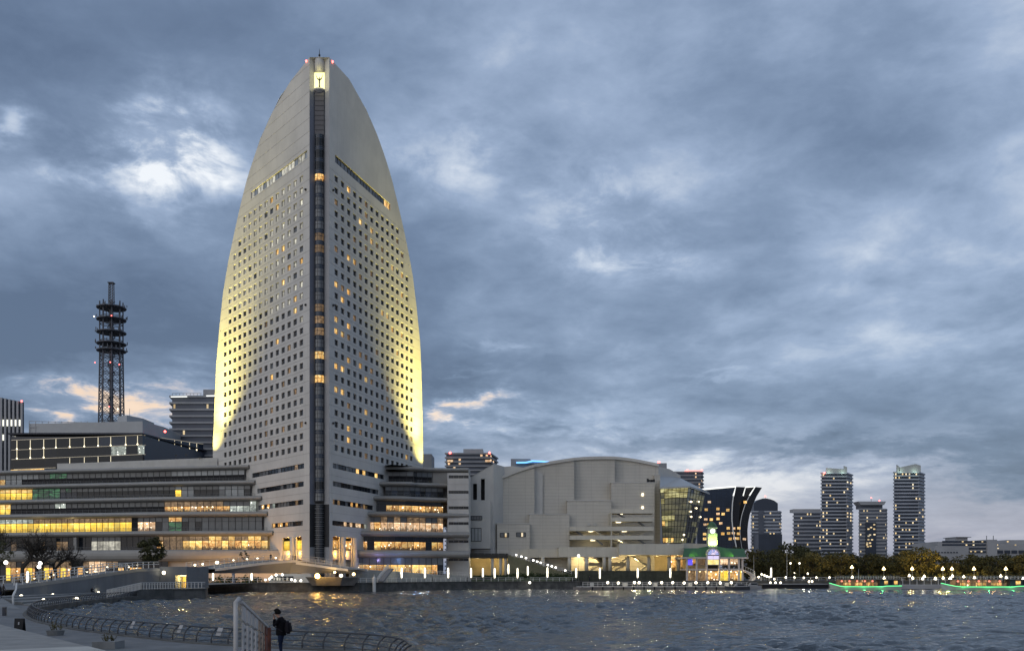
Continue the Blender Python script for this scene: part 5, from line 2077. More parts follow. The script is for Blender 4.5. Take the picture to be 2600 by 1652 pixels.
m_.tube([(cx_, cy_, z0m), (cx_, cy_, z2m)], 0.9, 6)
for i in range(40):
    z = z0m + (z2m - z0m) * i / 40
    a = i * 1.1
    m_.bar((cx_ + 1.6 * math.cos(a), cy_ + 1.6 * math.sin(a), z), (cx_ + 1.6 * math.cos(a + 1.1), cy_ + 1.6 * math.sin(a + 1.1), z + (z2m - z0m) / 40), 0.35)
m_.build('stair_core', M_steel, ms)
for y in (776, 806, 839, 868, 886):
    m_ = MB()
    m_.lathe((cx_, cy_, gz(y, YM)), [(rt * 1.02, 0), (rt * 1.30, 0.10), (rt * 1.30, 0.55), (rt * 1.27, 0.55), (rt * 1.27, 0.22), (rt * 1.0, 0.22)], 16)
    p_ = m_.build('platform', M_steel, ms)
    m_ = MB()
    for i in range(14):
        a = rnd.uniform(0, 6.28)
        q = Vector((cx_ + rt * 1.36 * math.cos(a), cy_ + rt * 1.36 * math.sin(a), gz(y, YM) + rnd.uniform(0.2, 0.9)))
        m_.bar(q, q + Vector((0, 0, rnd.uniform(0.6, 1.5))), 0.3)
    m_.build('antenna', M_steel, p_)
m_ = MB()
for s in ((-1, -1), (1, -1), (1, 1), (-1, 1)):
    m_.bar((cx_ + s[0] * 0.95, cy_ + s[1] * 0.95, z2m - 1), (cx_ + s[0] * 0.85, cy_ + s[1] * 0.85, z3m), 0.24)
for i in range(7):
    za, zb_ = z2m + (z3m - z2m) * i / 7, z2m + (z3m - z2m) * (i + 1) / 7
    for s, s2 in (((-1, -1), (1, -1)), ((1, -1), (1, 1)), ((1, 1), (-1, 1)), ((-1, 1), (-1, -1))):
        m_.bar((cx_ + s[0] * 0.9, cy_ + s[1] * 0.9, za), (cx_ + s2[0] * 0.9, cy_ + s2[1] * 0.9, zb_), 0.2)
m_.box(cx_ - 1.3, cx_ + 1.3, cy_ - 1.3, cy_ + 1.3, z3m, z3m + 0.4)
m_.build('top_spire', M_steel, ms)
for px, y in ((283, 801), (239, 803), (280, 919), (241, 920), (303, 925), (277, 1032), (299, 1038)):
    m_ = MB()
    m_.ball(at(px, y, YM - 1.5), 0.28, 6)
    m_.build('beacon', E_red if px not in (239, 299) else E_globe, ms)

# ================================================================== FOOTBRIDGE, RAMPS, QUAY FURNITURE
def interp(pts, x):
    for a, b in zip(pts, pts[1:]):
        if a[0] <= x <= b[0]:
            f = (x - a[0]) / (b[0] - a[0])
            return tuple(a[i] + (b[i] - a[i]) * f for i in range(1, len(a)))
    return pts[0][1:] if x < pts[0][0] else pts[-1][1:]


br = root('footbridge', (gx(687, 222), 224, 2.0), 'pale arched footbridge over the canal mouth before the hotel', 'bridge')
BRP = [(470, 184, 1441.5), (500, 190.5, 1438.5), (530, 197, 1435), (567, 203.5, 1430.5), (604, 210, 1426), (645, 216, 1422.5), (687, 222, 1420), (720, 225, 1422.5), (754, 228, 1426), (799, 232, 1432), (840, 234, 1438), (884, 236, 1443.5)]
m_edge, m_gird, m_deck = MB(), MB(), MB()
secs = []
for i, (px, Y, y) in enumerate(BRP):
    x, zt_ = gx(px, Y), gz(y, Y)
    f = i / (len(BRP) - 1)
    fold = 4.55 + (zt_ - 0.6 - 4.55) * (0.45 if px < 800 else 0.6)
    secs.append(((x, Y, zt_), (x, Y, zt_ - 0.55), (x + 0.2, Y + 0.45, fold), (x + 0.5, Y + 1.3, 4.55), (x + 3.4, Y + 4.2, 4.55), (x + 4.2, Y + 5.2, zt_ - 0.55), (x + 4.2, Y + 5.2, zt_)))
for a, b in zip(secs, secs[1:]):
    m_edge.poly([a[0], b[0], b[1], a[1]])
    m_edge.poly([a[5], b[5], b[6], a[6]])
    m_edge.poly([a[0], b[0], tuple(Vector(b[0]) + Vector((0.2, 0.25, 0))), tuple(Vector(a[0]) + Vector((0.2, 0.25, 0)))])
    for j in (1, 2, 3, 4):
        m_gird.poly([a[j], b[j], b[j + 1], a[j + 1]])
    m_deck.poly([tuple(Vector(a[0]) - Vector((0, 0, 0.12))), tuple(Vector(b[0]) - Vector((0, 0, 0.12))), tuple(Vector(b[6]) - Vector((0, 0, 0.12))), tuple(Vector(a[6]) - Vector((0, 0, 0.12)))])
m_edge.build('deck_edge', M_rail, br)
m_gird.build('girder', M_girder, br)
m_deck.build('deck', M_pave, br)


def bridge_rail(off, name):
    m_ = MB()
    tops = []
    for a in secs:
        p = Vector(a[0]).lerp(Vector(a[6]), off)
        tops.append(p)
    for a, b in zip(tops, tops[1:]):
        for h in (1.15, 0.75, 0.4):
            m_.bar(a + Vector((0, 0, h)), b + Vector((0, 0, h)), 0.07)
        n = max(1, int((b - a).length / 2.2))
        for k in range(n):
            p = a.lerp(b, k / n)
            m_.bar(p, p + Vector((0, 0, 1.15)), 0.09)
    m_.build(name, M_rail, br)


bridge_rail(0.03, 'railing')
bridge_rail(0.97, 'railing')
# little deck lights along the rail and the big lamps under the bridge
for px in (495, 515, 551, 593, 627, 654, 700):
    Y, y = interp(BRP, px)
    m_ = MB()
    p = at(px, y - 5.5, Y + 1.5)
    m_.ball(p, 0.26 if px != 551 else 0.42, 8, sz=0.8)
    m_.build('deck_lamp', E_globe, br)
for px in (560, 700):
    Y, y = interp(BRP, px)
    p = at(px, y - 6, Y + 2.5)
    lamp('deck_light', 'POINT', p + Vector((0, 0, 0.5)), 40, (1.0, 0.80, 0.5), br, 0.25)
for px, y, Y, r_, e in ((806, 1461.5, 225.2, 0.55, 700), (850, 1452, 233.5, 0.30, 150), (866, 1460.5, 229.5, 0.42, 60), (898, 1456.5, 235.0, 0.38, 90)):
    m_ = MB()
    p = at(px, y, Y)
    m_.ball(p, r_, 10)
    m_.build('bridge_lamp', (E_flare if px == 806 else E_gold) if px != 866 else E_globe, br)
    lamp('bridge_light', 'POINT', p + Vector((0, -r_ - 0.3, 0.1)), e, (1.0, 0.55, 0.14), br, 0.35)
m_ = MB()
p = at(489, 1450, 185.5)
m_.ball(p, 0.35, 8)
m_.build('bridge_lamp', E_globe, br)
lamp('bridge_light', 'POINT', p + Vector((0.8, -0.9, 0.2)), 160, (1.0, 0.84, 0.5), br, 0.3)

# ---- bow-shaped landing at the far end
bow = root('bridge_landing', (gx(840, 232), 232, 0.0), 'boat-shaped concrete landing under the lit right end of the footbridge', 'landing')
m_ = MB()
Yb0 = 228.0
top = [(gx(772, Yb0), Yb0 + 2), (gx(800, Yb0), Yb0 - 0.6), (gx(870, Yb0), Yb0 - 0.8), (gx(905, Yb0), Yb0 + 2.4), (gx(905, Yb0), Yb0 + 6), (gx(772, Yb0), Yb0 + 6)]
bot = [(gx(787, Yb0), Yb0 + 2.2), (gx(803, Yb0), Yb0 + 0.8), (gx(862, Yb0), Yb0 + 0.8), (gx(893, Yb0), Yb0 + 3.0), (gx(893, Yb0), Yb0 + 6), (gx(787, Yb0), Yb0 + 6)]
zt_, zb_ = gz(1465.5, Yb0), gz(1486, Yb0)
for i in range(6):
    j = (i + 1) % 6
    m_.poly([(*bot[i], zb_), (*bot[j], zb_), (*top[j], zt_), (*top[i], zt_)])
m_.poly([(*p, zt_ - 0.05) for p in top])
m_.poly([(*p, zb_) for p in reversed(bot)])
m_.build('bow_wall', M_bow, bow)
m_ = MB()
m_.sweep(top[:4], [(0.0, zt_), (0.12, zt_), (0.12, zt_ + 0.18), (-0.1, zt_ + 0.18), (-0.1, zt_)], closed=True)
m_.build('coping', M_bow, bow)
m_ = MB()
for px in (828, 836, 846):
    m_.box(gx(px, 232) - 0.35, gx(px, 232) + 0.35, 232.2, 233.0, zt_, 4.6)
m_.build('pier', M_bow, bow)

# ---- left approach ramp with its lit passage
rp = root('approach_ramp', (-68, 150, 1.0), 'grey concrete ramp wall rising to the footbridge above the stepped bank', 'ramp')
WPX = [(38, 131.0, 1494.3), (100, 136.6, 1486.5), (162, 142.6, 1478), (216, 148.4, 1470), (270, 154.5, 1462), (311, 159.5, 1456), (351, 164.7, 1450), (405, 172.4, 1448.2)]
m_, mp_ = MB(), MB()
pr = []
for px, Y, y in WPX:
    pr.append((gx(px, Y), Y, gz(y, Y)))
for a, b in zip(pr, pr[1:]):
    m_.poly([(a[0], a[1], 0.8), (b[0], b[1], 0.8), b, a])
    ca, cb = 0.52, 0.52
    mp_.poly([(a[0] + 0.06, a[1] - 0.03, a[2]), (b[0] + 0.06, b[1] - 0.03, b[2]), (b[0] + 0.06, b[1] - 0.03, b[2] + cb), (a[0] + 0.06, a[1] - 0.03, a[2] + ca)])
    mp_.poly([(a[0] + 0.06, a[1] - 0.03, a[2] + ca), (b[0] + 0.06, b[1] - 0.03, b[2] + cb), (b[0] - 0.3, b[1], b[2] + cb), (a[0] - 0.3, a[1], a[2] + ca)])
    mp_.poly([(a[0] + 0.06, a[1] - 0.03, a[2]), (b[0] + 0.06, b[1] - 0.03, b[2]), (b[0], b[1], b[2]), (a[0], a[1], a[2])])
    m_.poly([(a[0], a[1], a[2] + 0.1), (b[0], b[1], b[2] + 0.1), (b[0] - 5.5, b[1], b[2] + 0.1), (a[0] - 5.5, a[1], a[2] + 0.1)])
m_.build('wall', M_ramp, rp)
mp_.build('parapet', M_band, rp)
for off, h0 in ((-0.1, 0.5), (-5.2, 0.3)):
    m_ = MB()
    for a, b in zip(pr, pr[1:]):
        A_, B_ = Vector(a) + Vector((off, 0, h0)), Vector(b) + Vector((off, 0, h0))
        for h in (1.15, 0.72):
            m_.bar(A_ + Vector((0, 0, h)), B_ + Vector((0, 0, h)), 0.09)
        n = max(1, int(round((B_ - A_).length / 2.1)))
        for k in range(n):
            p = A_.lerp(B_, k / n)
            m_.bar(p, p + Vector((0, 0, 1.15)), 0.11)
    m_.build('railing', M_rail, rp)
for i, px in enumerate((90, 125, 180, 240, 275, 320, 345, 380)):
    Y, y = interp(WPX, px)
    m_ = MB()
    p = at(px, y - 12 - (i % 2) * 4, Y + 0.6) + Vector((-1.2 - (i % 3), 0, 0))
    m_.ball(p, 0.17, 8, sz=0.7)
    m_.build('ramp_lamp', E_soft, rp)
for px in (110, 230, 340):
    Y, y = interp(WPX, px)
    lamp('ramp_light', 'POINT', at(px, y - 16, Y) + Vector((-1.0, 0, 0.3)), 26, (1.0, 0.80, 0.5), rp, 0.2)
# end block with passage
Ye = 173.0
m_ = MB()
x0, x1 = gx(405, Ye), gx(474, Ye)
zt_ = gz(1437.5, Ye)
xd0, xd1, zd = gx(445, Ye), gx(472.5, Ye), gz(1459.5, Ye)
m_.poly([(x0, Ye, 1.7), (xd0, Ye, 1.7), (xd0, Ye, zd), (x0, Ye, zd)])
m_.poly([(xd1, Ye, 1.7), (x1, Ye, 1.7), (x1, Ye, zd), (xd1, Ye, zd)])
m_.poly([(x0, Ye, zd), (x1, Ye, zd), (x1, Ye, zt_), (x0, Ye, zt_)])
m_.poly([(x1, Ye, 1.7), (x1 + 0.8, Ye + 10, 1.7), (x1 + 0.8, Ye + 10, zt_), (x1, Ye, zt_)])
m_.poly([(x0, Ye, zt_), (x1, Ye, zt_), (x1 + 0.8, Ye + 12, zt_), (x0, Ye + 12, zt_)])
m_.poly([(x0, Ye, 1.7), (x0, Ye + 12, 1.7), (x0, Ye + 12, zt_), (x0, Ye, zt_)])
for (p, q) in (((xd0, 1.7), (xd0, zd)), ((xd0, zd), (xd1, zd)), ((xd1, zd), (xd1, 1.7))):
    m_.poly([(p[0], Ye, p[1]), (q[0], Ye, q[1]), (q[0], Ye + 4, q[1]), (p[0], Ye + 4, p[1])])
m_.build('end_block', M_ramp, rp)
m_ = MB()
m_.poly([(xd0, Ye + 3.9, 1.7), (xd1, Ye + 3.9, 1.7), (xd1, Ye + 3.9, zd), (xd0, Ye + 3.9, zd)])
m_.build('passage_wall', pbr('passage_tiles', (0.62, 0.46, 0.18), 0.6, 0.05), rp)
m_ = MB()
m_.box(xd0 + 0.3, xd1 - 0.3, Ye + 1.8, Ye + 2.0, zd - 0.12, zd - 0.04)
m_.build('passage_lamp', E_gold, rp)
lamp('passage_light', 'POINT', ((xd0 + xd1) / 2, Ye + 1.9, zd - 0.45), 380, (1.0, 0.72, 0.25), rp, 0.2)
m_ = MB()
p = at(416, 1453, Ye - 1.0)
m_.ball(p, 0.33, 8)
m_.build('ramp_lamp', E_globe, rp)
lamp('ramp_light', 'POINT', p + Vector((0.0, -0.6, 0.3)), 14, (1.0, 0.9, 0.7), rp, 0.2)

# ---- white balustrade on the landing quay and its ramp
bal = root('white_balustrade', (gx(440, 165), 165, 1.7), 'white slatted balustrade along the landing quay below the ramp', 'balustrade')
BP = [(272, 141, 0.95), (300, 146.5, 1.2), (358, 157, 1.86), (440, 164.2, 1.87), (521, 168.2, 1.87)]
m_ = MB()
k = 0
for (pa, Ya, za), (pb, Yb_, zb_) in zip(BP, BP[1:]):
    a, b = Vector((gx(pa, Ya), Ya, za)), Vector((gx(pb, Yb_), Yb_, zb_))
    m_.bar(a + Vector((0, 0, 1.1)), b + Vector((0, 0, 1.1)), 0.10)
    m_.bar(a + Vector((0, 0, 0.8)), b + Vector((0, 0, 0.8)), 0.05)
    m_.bar(a + Vector((0, 0, 0.1)), b + Vector((0, 0, 0.1)), 0.06)
m_.build('rail', M_rail, bal)
postm = MB(); postm.box(-0.05, 0.05, -0.05, 0.05, 0, 1.08)
postme = postm.mesh('post', M_rail)
for (pa, Ya, za), (pb, Yb_, zb_) in zip(BP, BP[1:]):
    a, b = Vector((gx(pa, Ya), Ya, za)), Vector((gx(pb, Yb_), Yb_, zb_))
    n = int((b - a).length / 0.62)
    for i in range(n):
        inst(postme, 'post', bal, a.lerp(b, i / n))

# ---- quay railings (white) in front of hotel and hall
def quay_rail(label, pts, h=1.05, step=2.1):
    r_ = root('quay_railing', (*pts[len(pts) // 2][:2], QZ + 0.16), label, 'railing', 'quay railings')
    m_ = MB()
    zr_ = QZ + 0.16
    P3 = [Vector((p[0], p[1], zr_)) for p in pts]
    for a, b in zip(P3, P3[1:]):
        m_.bar(a + Vector((0, 0, h)), b + Vector((0, 0, h)), 0.09)
        m_.bar(a + Vector((0, 0, h * 0.55)), b + Vector((0, 0, h * 0.55)), 0.05)
    m_.build('rail', M_rail, r_)
    pm = MB(); pm.box(-0.06, 0.06, -0.06, 0.06, 0, h)
    me = pm.mesh('post', M_rail)
    for x, y, an, w in walk([(p.x, p.y) for p in P3], step):
        inst(me, 'post', r_, (x, y, zr_))
    return r_


def qpt(px, Y): return (gx(px, Y), Y)


quay_rail('white railing on the quay under the footbridge', [qpt(560, 232.3), qpt(768, 232.3)])
quay_rail('white railing along the curved quay right of the bridge landing', [qpt(908, 232.5), qpt(952, 238.4), qpt(1012, 247.4), qpt(1100, 258.4), qpt(1200, 270.4), qpt(1330, 275)])
quay_rail('white railing along the quay below the grand staircase', [qpt(1345, 275.5), qpt(1462, 279.5)])
quay_rail('white railing along the park quay right of the pier house', [qpt(1900, 290.5), qpt(2300, 290.5)], step=2.6)
quay_rail('white railing along the park quay behind the right boats', [qpt(2304, 290.5), qpt(2680, 290.5)], step=2.6)

# ---- retaining wall of the right ramp, with its railing
rw = root('retaining_wall', (gx(1030, 262), 262, QZ), 'pale retaining wall with a white railing in front of the quay restaurants', 'wall')
RW = [(886, 237.5, 1443), (952, 246, 1447), (1010, 254, 1450.5), (1070, 265, 1455.5), (1130, 274, 1459.5), (1192, 284, 1463)]
m_ = MB()
q_ = [(gx(p, Y), Y, gz(y, Y)) for p, Y, y in RW]
for a, b in zip(q_, q_[1:]):
    m_.poly([(a[0], a[1], QZ), (b[0], b[1], QZ), b, a])
    m_.poly([a, b, (b[0], b[1] + 14, b[2]), (a[0], a[1] + 14, a[2])])
m_.poly([(q_[-1][0], q_[-1][1], QZ), (q_[-1][0], q_[-1][1] + 14, QZ), (q_[-1][0], q_[-1][1] + 14, q_[-1][2]), q_[-1]])
m_.build('wall', M_conc if False else pbr('retaining_concrete', (0.30, 0.305, 0.29), 0.8, 0.12, 0.4, stain=0.25), rw)
m_ = MB()
for a, b in zip(q_[1:], q_[2:]):
    A_, B_ = Vector(a) + Vector((0, 0.2, 0)), Vector(b) + Vector((0, 0.2, 0))
    for h in (1.1, 0.6): m_.bar(A_ + Vector((0, 0, h)), B_ + Vector((0, 0, h)), 0.07)
    n = int((B_ - A_).length / 1.1)
    for k in range(n):
        p = A_.lerp(B_, k / n)
        m_.bar(p, p + Vector((0, 0, 1.1)), 0.06)
m_.build('railing', M_rail, rw)
# planting and tables glimpsed on the terrace above
for i in range(9):
    px = 985 + i * 20 + rnd.uniform(-5, 5)
    Y, y = interp(RW, px)
    m_ = MB()
    p = at(px, y, Y + 2.5)
    m_.lathe(p, [(0.3, 0), (0.06, 0.05), (0.06, 0.75), (0.6, 0.78), (0.6, 0.83)], 8)
    m_.build('terrace_table', M_mullg, rw)

# ---- stair from the quay to the bridge, white mooring post
qs = root('quay_stair', (gx(965, 236), 237, QZ), 'short steep stair with white handrails beside the bridge landing', 'stair')
a, b = at(958, 1476, 236.5), at(984, 1443, 239.5)
m_ = MB()
m_.bar(a + Vector((0.7, 1.2, 0)), b + Vector((0.7, 1.2, 0)), 1.8, 0.35)
m_.build('flight', M_girder, qs)
m_ = MB()
for dy_ in (0.2, 2.2):
    for h in (1.1, 0.6):
        m_.bar(a + Vector((0, dy_, h)), b + Vector((0, dy_, h)), 0.11)
    for k in range(5):
        p = a.lerp(b, k / 4) + Vector((0, dy_, 0))
        m_.bar(p, p + Vector((0, 0, 1.1)), 0.09)
m_.build('handrail', M_rail, qs)
m_ = MB()
p = (gx(950, 235.2), 235.2, 0)
m_.lathe(p, [(0.42, -1.2), (0.42, 3.35), (0.30, 3.5), (0.30, 3.7), (0.10, 3.75), (0.04, 4.3)], 14)
o_ = m_.build('mooring_post', M_rail, None, smooth=False)
tag(o_, 'stout white mooring post standing in the water by the quay stair', 'post')

# ---- under the bridge: hedge, pavilion with a string of lamps
m_ = MB()
hd = root('hedge', (gx(600, 240), 241, QZ), 'dark clipped hedge behind the quay seen under the footbridge', 'hedge')
pav = root('canal_pavilion', (gx(712, 243), 245, QZ), 'low pale pavilion with round lamps seen under the footbridge', 'pavilion')
m_ = MB()
m_.extrude([at(682, 1478, 243), at(790, 1478, 243), at(790, 1456, 243), at(705, 1456, 243), at(690, 1463, 243)], (0, 5, 0))
m_.build('wall', M_white, pav)
m_ = MB()
m_.box(gx(692, 243), gx(745, 243), 242.8, 242.95, gz(1473, 243), gz(1462, 243))
m_.build('window', G_dark, pav)
for px in (697, 705, 711, 719, 730):
    m_ = MB()
    m_.box(gx(px - 2, 243), gx(px + 2, 243), 242.6, 242.78, gz(1472, 243), gz(1465, 243))
    m_.build('curtain', L_cream, pav)
for px, y in ((674, 1471), (684, 1468.5), (690, 1463.5), (701, 1458.5), (717, 1458), (740, 1470.5), (749, 1473), (764, 1473)):
    m_ = MB()
    m_.ball(at(px, y, 240.5), 0.30, 8)
    m_.build('lamp', E_white, pav)
    m_ = MB()
    m_.bar(at(px, y, 240.6), at(px, 1478, 240.6), 0.05)
    m_.build('lamp_pole', M_mullg, pav)
kb = root('kiosk', (gx(592, 240), 240, QZ), 'narrow blue-grey kiosk sign under the footbridge', 'kiosk')
m_ = MB()
m_.box(gx(589, 239), gx(595, 239), 239, 239.5, QZ, gz(1454, 239))
m_.build('panel', pbr('kiosk_blue', (0.12, 0.16, 0.24), 0.6, 0.1), kb)
m_ = MB()
m_.box(gx(590, 239), gx(594, 239), 238.9, 238.99, gz(1466, 239), gz(1459, 239))
m_.build('poster', M_farw, kb)

# ================================================================== FOLIAGE
def leaf_mat(name, col, col2):
    m, n, bs, out = newmat(name)
    geo = n.new('ShaderNodeNewGeometry')
    oi = n.new('ShaderNodeObjectInfo')
    nz = n.noise(geo.outputs['Position'], 0.9, 3, 0.6)
    f = n.m('ADD', n.mul(n.sstep(nz, 0.3, 0.7), 0.7), n.mul(oi.outputs['Random'], 0.3))
    n.put(bs.inputs['Base Color'], n.mix(f, col, col2))
    bs.inputs['Roughness'].default_value = 0.7
    bs.inputs['Specular IOR Level'].default_value = 0.25
    return m


F_dark = leaf_mat('leaf_dark', (0.034, 0.036, 0.015), (0.080, 0.078, 0.028))
F_olive = leaf_mat('leaf_olive', (0.055, 0.050, 0.016), (0.13, 0.11, 0.034))
F_hedge = leaf_mat('leaf_hedge', (0.018, 0.030, 0.012), (0.045, 0.065, 0.022))
M_bark = pbr('bark', (0.060, 0.048, 0.036), 0.9, 0.25, 2.0, bump=0.03, bscale=9)


def crown_mesh(name, seed, w, h, leaf, nclump, per, mat, flat=0.55):
    """leaf-sized faces in clumps through the crown's volume; local origin at the crown's foot"""
    rg = np.random.RandomState(seed)
    V, Q = [], []
    for c in range(nclump):
        while True:
            p = rg.uniform(-1, 1, 3)
            if 0.25 < (p ** 2).sum() < 1.0: break
        p = p / np.linalg.norm(p) * (0.55 + 0.42 * rg.rand())
        rad = rg.uniform(0.16, 0.34) * w * 0.5
        cen = np.array([p[0] * w / 2, p[1] * w / 2, h / 2 + p[2] * h / 2])
        if p[2] < -0.25: cen[2] *= 0.9
        for l in range(per):
            d = rg.normal(0, 1, 3)
            d /= np.linalg.norm(d)
            q = cen + d * rad * rg.uniform(0.35, 1.0) ** 0.5 * np.array([1, 1, 0.75])
            n_ = d + rg.normal(0, 0.7, 3)
            n_ /= np.linalg.norm(n_)
            a = np.cross(n_, rg.normal(0, 1, 3))
            a /= np.linalg.norm(a)
            b = np.cross(n_, a)
            s = leaf * rg.uniform(0.6, 1.35)
            k = len(V)
            V += [q - a * s - b * s * flat, q + a * s - b * s * flat * 0.4, q + a * s * 0.7 + b * s * flat, q - a * s * 0.6 + b * s * flat * 0.8]
            Q.append((k, k + 1, k + 2, k + 3))
    me = bpy.data.meshes.new(name)
    me.from_pydata([tuple(v) for v in V], [], Q)
    me.materials.append(mat)
    me.update()
    return me


def trunk_mesh(name, seed, h, r, spread, mat, limbs=5):
    rr = random.Random(seed)
    m = MB()
    m.tube([(0, 0, -0.3), (0.05, 0, h * 0.25), (0.1 * rr.uniform(-1, 1), 0.1, h * 0.55)], [r * 1.25, r, r * 0.7], 7)
    for i in range(limbs):
        a = 2 * math.pi * i / limbs + rr.uniform(-0.4, 0.4)
        e = Vector((math.cos(a) * spread * rr.uniform(0.5, 0.9), math.sin(a) * spread * rr.uniform(0.5, 0.9), h * rr.uniform(0.75, 1.0)))
        s = Vector((0, 0, h * rr.uniform(0.3, 0.5)))
        mid_ = s.lerp(e, 0.5) + Vector((0, 0, h * 0.06))
        m.tube([s, mid_, e], [r * 0.6, r * 0.38, r * 0.12], 5)
    return m.mesh(name, mat)


CR = [crown_mesh('crown', 100 + i, 10, 7.2, 0.27, 66, 40, (F_dark, F_olive)[i % 2]) for i in range(5)]
TRK = [trunk_mesh('trunk', 40 + i, 6.5, 0.28, 3.6, M_bark) for i in range(3)]


def park_tree(px, ytop, wpx, Y, i, label, group='trees in the waterfront park', zg=QZ):
    ztop = gz(ytop, Y)
    w = wpx / F * Y
    H = ztop - zg
    ch = H * 0.80
    t = root('tree', (gx(px, Y), Y, zg), label, 'tree', group)
    inst(TRK[i % 3], 'trunk', t, (gx(px, Y), Y, zg), rnd.uniform(0, 6), None, (w / 10, w / 10, H / 9.0))
    c = inst(CR[i % 5], 'crown', t, (gx(px, Y), Y, zg + H - ch), rnd.uniform(0, 6), None, (w / 10 * 1.05, w / 10 * 1.05, ch / 7.2 * 0.94))
    return t


TREES = [(1860, 1382, 60, 345), (1908, 1389, 80, 338), (1950, 1396, 70, 325), (1992, 1392, 74, 330), (2010, 1374, 96, 362), (2045, 1380, 84, 366), (2062, 1398, 80, 326), (2098, 1400, 70, 342), (2135, 1396, 84, 330), (2172, 1402, 72, 348), (2205, 1400, 84, 335),
         (2246, 1404, 70, 344), (2284, 1406, 70, 330), (2338, 1382, 104, 322), (2300, 1396, 76, 352), (2378, 1404, 74, 340), (2408, 1424, 60, 330), (2450, 1408, 84, 334), (2486, 1402, 80, 344), (2522, 1408, 84, 330), (2562, 1401, 84, 338), (2598, 1400, 84, 328), (2640, 1400, 84, 336)]
place = {0: 'round dark tree top showing just right of the clock tower', 13: 'largest dark tree standing before the right tall tower', 4: 'tall dark tree rising below the mid-rise banded block'}
n_back = n_front = 0
for i, (px, yt, w, Y) in enumerate(TREES):
    if i in place: lab = place[i]
    elif Y >= 338:
        n_back += 1
        lab = 'dark leafy tree in the back row of the park, %s from the pier house' % WORDS[n_back]
    else:
        n_front += 1
        lab = 'dark leafy tree in the front row of the park, %s from the pier house' % WORDS[n_front]
    park_tree(px, yt, w, Y, i, lab)
# low shrubbery under the park trees, and a mass of far woodland closing the gaps
sh = crown_mesh('shrub', 9, 4, 2.2, 0.17, 16, 26, F_dark)
for i in range(20):
    px = 1915 + i * 36 + rnd.uniform(-8, 8)
    Y = 312 + rnd.uniform(0, 8)
    o_ = inst(sh, 'shrub', None, (gx(px, Y), Y, QZ), rnd.uniform(0, 6), None, (1.3, 1.1, rnd.uniform(1.0, 1.7)))
    tag(o_, 'low dark shrub under the park trees, %s along from the pier house' % WORDS[i + 1], 'shrub', 'shrubs along the park path')
fw = MB()
rg = np.random.RandomState(77)
big_m = crown_mesh('woodland', 78, 10, 6, 0.5, 30, 22, F_dark)
V_, Q_ = [], []
base_v = np.array([v.co[:] for v in big_m.vertices])
base_q = np.array([p.vertices[:] for p in big_m.polygons])
k0 = 0
for i in range(44):
    px = 1900 + i * 17.5
    Y = 385 + rg.uniform(0, 25)
    s = rg.uniform(0.85, 1.2)
    V_.append(base_v * np.array([s, s, s * 1.15]) + np.array([gx(px, Y), Y, QZ]))
    Q_.append(base_q + k0)
    k0 += len(base_v)
me = bpy.data.meshes.new('woodland')
me.from_pydata(np.concatenate(V_).tolist(), [], np.concatenate(Q_).tolist())
me.materials.append(F_dark)
o_ = bpy.data.objects.new('woodland', me)
COL.objects.link(o_)
tag(o_, 'dark mass of woodland behind the park trees', 'woodland', kind='stuff')

# hedges and planting in front of the hall
hm = crown_mesh('foliage', 31, 6, 1.6, 0.15, 26, 34, F_hedge)
for i, (px, Y, sx, z, lab) in enumerate(((1222, 288, 1.1, 2.4, 'low dark hedge on the quay nearest the convention wing'), (1262, 290, 1.2, 2.6, 'low dark hedge second from the convention wing'),
                                          (1312, 293, 1.4, 3.0, 'low dark hedge before the foot of the retaining stair wall'), (1352, 294, 1.4, 3.1, 'low dark hedge below the middle of the grand staircase'),
                                          (1398, 295, 1.3, 3.0, 'low dark hedge below the lower flights of the grand staircase'), (1440, 296, 1.0, 2.8, 'low dark hedge at the foot of the grand staircase'),
                                          (560, 240, 1.4, 2.1, 'clipped dark hedge at the left under the footbridge'), (625, 241, 1.6, 2.1, 'clipped dark hedge in the middle under the footbridge'))):
    h_ = root('hedge', (gx(px, Y), Y, z - 0.2), lab, 'hedge', 'hedges along the quay')
    inst(hm, 'foliage', h_, (gx(px, Y), Y, z - 0.2), rnd.uniform(-0.2, 0.2), None, (sx, 0.6, 1.1))
bpy.data.objects.remove(hd)
mb = MB()
xa, xb = gx(1196, 284), gx(1446, 284)
mb.poly([(xa, 283, QZ + 0.01), (xb, 283, QZ + 0.01), (xb + 2, 300.5, 3.9), (xa, 300.5, 3.9)])
mb.poly([(xa, 283, QZ + 0.01), (xa, 300.5, 3.9), (xa, 300.5, QZ)])
struct(mb, 'lawn', M_grass)

